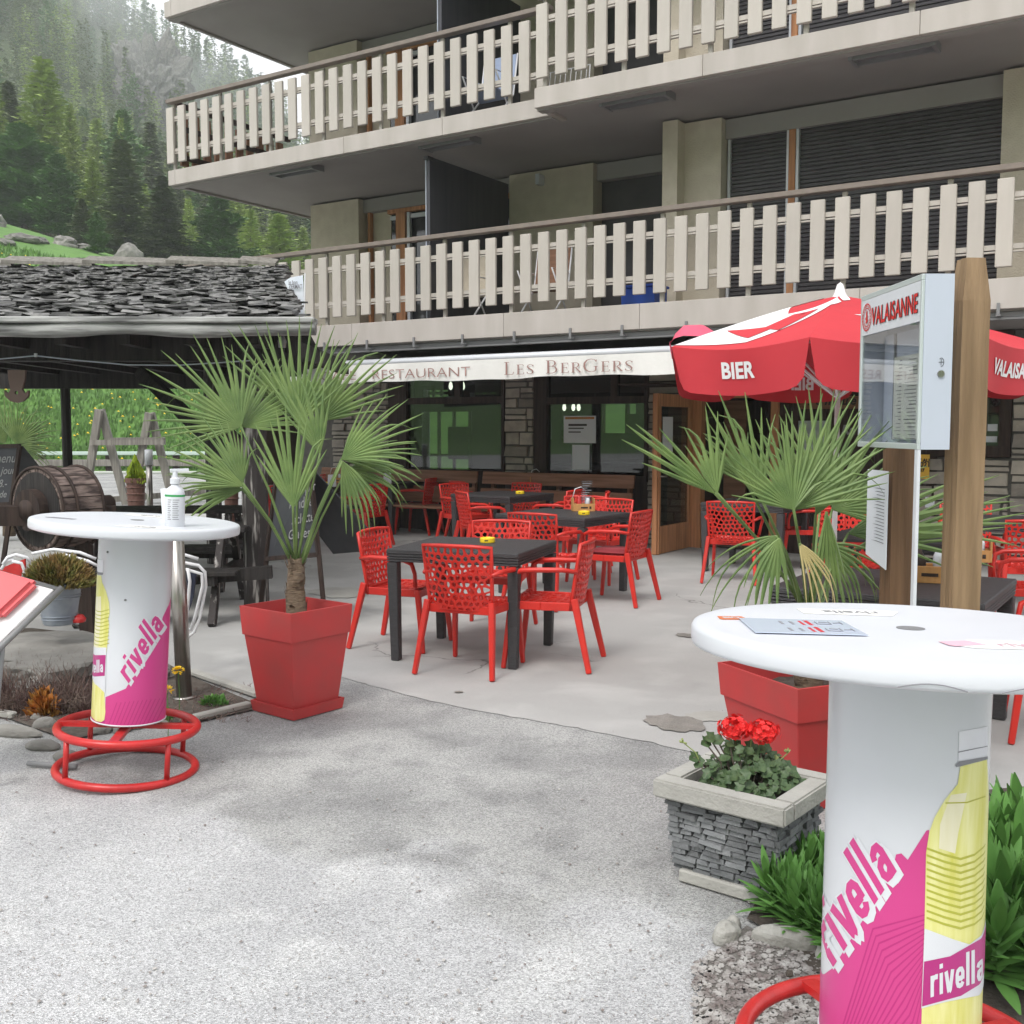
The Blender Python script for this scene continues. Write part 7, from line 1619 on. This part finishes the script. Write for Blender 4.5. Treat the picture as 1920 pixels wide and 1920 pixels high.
board('chalkboard', 'folding chalkboard with chalk writing at the left edge under the shelter', (-45, 838), (38, 836), (22, 945), (-60, 948), 9.6, 9.4, [('menu', .45, .28, .12), ('du jour', .42, .48, .10), ('18.-', .55, .70, .10), ('salade', .45, .88, .09)])
board('chalkboard', 'tall folding chalkboard behind the left palm trunk, its lettered face to the right', (518, 905), (583, 880), (598, 1040), (500, 1048), 8.9, 8.4, [('Plat du jour', .35, .25, .10), ('Fondue', .42, .42, .12), ('Raclette', .42, .60, .11), ('Glaces', .42, .78, .11)])
# ------------------------------------------------------------------ timber A frames, potted conifers, road fence
def aframe(x, ya, zt, sp, label):
    pass
t = thing('timber_swing', 'grey timber double A frame with a toothed cross beam standing on the road side', 'timber frame', (-8.2, 22.3, 0)); o = V((-8.2, 22.3, 0)); dep = 22.3
for apx, apy, l, r in (((187), 768, (158, 948), (238, 950)), ((281), 774, (250, 930), (318, 915))):
    for (px, py), up_ in ((l, 0), (r, 1)): mb = MB(); a = D(apx + (2 if up_ else -1), apy, dep + up_*.14); b = D(px, py, dep + up_*.14); mb.beam(a - o, b - o + (b - a).normalized()*.2, .15, .12, up=(0, 1, 0)); mb.build('leg', M['greywood'], t, bevel=.01)
mb = MB(); a = D(170, 830, dep - .12); b = D(309, 829, dep - .12); mb.beam(a - o, b - o, .12, .11); 
for i in range(30): q = a.lerp(b, .28 + i*.024) - o; mb.beam(q + V((-.02, 0, .05)), q + V((.03, 0, .09)), .10, .03)
mb.build('cross_beam', M['greywood'], t)
mb = MB(); a = D(165, 940, dep); b = D(385, 922, dep + 1.0); mb.beam(a - o, b - o, .12, .12); mb.build('low_rail', M['greywood'], t)
def pot(px, pyb, pyt, pyc, wpx, label, gl, dep):
    s = dep/FP; c = D(px, pyb, dep); t = thing('flower_pot', label, 'pot', (c.x, c.y, 0)); h = D(px, pyc, dep).z; w_ = wpx*s/2
    mb = MB(); mb.lathe([(w_*.72, 0), (w_*.95, h*.9), (w_*1.08, h*.9), (w_*1.08, h), (w_*.9, h), (w_*.85, h*.95), (.01, h*.95)], n=20, cap=False); [mb.tube([((w_*(.74 + .22*z) + .006)*math.cos(2*math.pi*i/20), (w_*(.74 + .22*z) + .006)*math.sin(2*math.pi*i/20), h*z*.9) for i in range(20)], .012, 4, closed=True) for z in (.15, .3, .45, .6, .75, .9)]; mb.build('body', mat('brown ribbed pot', (.13, .06, .045), .6), t)
    ht = D(px, pyt, dep).z - h*.92; bush('dwarf_conifer', gl, 'conifer', (c.x, c.y, h*.92), w_*.78, w_*.78, ht*.62, 1500, M['conifer'], px, ht*.16, .02*dep/14, up=1.6)
    b = [o_ for o_ in bpy.data.objects if o_.get('label') == gl][0]
    for ch in kids(b):
        for v in ch.data.vertices: k = max(0, v.co.z)/ht; v.co.x *= max(.06, 1 - k*.95); v.co.y *= max(.06, 1 - k*.95)
pot(256, 962, 836, 896, 36, 'dark ribbed pot between the timber A frames', 'golden green cone shaped conifer in the pot between the A frames', 17.5)
pot(434, 945, 835, 880, 30, 'dark ribbed pot behind the shelter brace', 'golden conifer glimpsed between the left palm fronds and the shelter post', 16.5)
# fence along the far road edge
fn = thing('road_fence', 'low fence with pale horizontal rails along the road below the meadow', 'fence', (-12, 38, 0)); o = V((-12, 38, 0))
for z, h, d_, m, nm in ((D(300, 850, 38).z, .13, .10, mat('greenish white rail', (.42, .52, .46), .7), 'top_rail'), (D(300, 868, 38).z, .24, .12, M['greywood'], 'middle_rail'), (D(300, 886, 38).z, .10, .10, mat('pale rail', (.50, .52, .48), .7), 'bottom_rail')):
    mb = MB(); mb.box((-10, -.05, z - h/2), (9, .05, z + h/2)); mb.build(nm, m, fn, bevel=.02)
for x in np.arange(-9.6, 9, 2.4): mb = MB(); mb.box((x - .10, .06, -.1), (x + .10, .24, .80)); mb.build('post', M['darkwood'], fn)
mb = MB(); mb.box((-45, 38.45, -.04), (40, 39.2, .05)); tag(mb.build('road_verge', M['grass'], None), kind='structure')
# ------------------------------------------------------------------ mist and haze
def volume(name, lo, hi, dens, aniso=.0, noisy=False, label=None, cat=None, colr=(.95, .97, 1)):
    mb = MB(); mb.box(lo, hi); m = bpy.data.materials.new(name); m.use_nodes = True; t = m.node_tree; t.nodes.clear(); N = t.nodes.new; L = t.links
    o = N('ShaderNodeOutputMaterial'); v = N('ShaderNodeVolumePrincipled'); v.inputs['Color'].default_value = (*colr, 1); v.inputs['Density'].default_value = dens; v.inputs['Anisotropy'].default_value = aniso
    if noisy:
        tc = N('ShaderNodeTexCoord'); n = N('ShaderNodeTexNoise'); n.inputs['Scale'].default_value = .022; n.inputs['Detail'].default_value = 4; L.new(tc.outputs['Object'], n.inputs[0])
        r = N('ShaderNodeMapRange'); r.inputs[1].default_value = .50; r.inputs[2].default_value = .68; r.inputs[3].default_value = 0; r.inputs[4].default_value = dens; L.new(n.outputs[0], r.inputs[0])
        s = N('ShaderNodeSeparateXYZ'); L.new(tc.outputs['Object'], s.inputs[0]); q = N('ShaderNodeMapRange'); q.inputs[1].default_value = 62; q.inputs[2].default_value = 112; q.inputs[3].default_value = .06; q.inputs[4].default_value = 1.6; L.new(s.outputs[2], q.inputs[0])
        xr = N('ShaderNodeMapRange'); xr.inputs[1].default_value = -112; xr.inputs[2].default_value = -72; xr.inputs[3].default_value = .15; L.new(s.outputs[0], xr.inputs[0]); k0 = N('ShaderNodeMath'); k0.operation = 'MULTIPLY'; L.new(r.outputs[0], k0.inputs[0]); L.new(xr.outputs[0], k0.inputs[1]); k = N('ShaderNodeMath'); k.operation = 'MULTIPLY'; L.new(k0.outputs[0], k.inputs[0]); L.new(q.outputs[0], k.inputs[1]); L.new(k.outputs[0], v.inputs['Density'])
    L.new(v.outputs[0], o.inputs['Volume']); ob = mb.build(name, m); tag(ob, label, cat, kind='stuff'); return ob
volume('mist', (-190, 108, 40), (-24, 300, 190), .045, noisy=True, label='white cloud drifting over the upper mountainside', cat='mist')
volume('haze', (-430, -170, -2.0), (430, 430, 232), .0007, label='thin pale haze in the valley air', cat='haze')
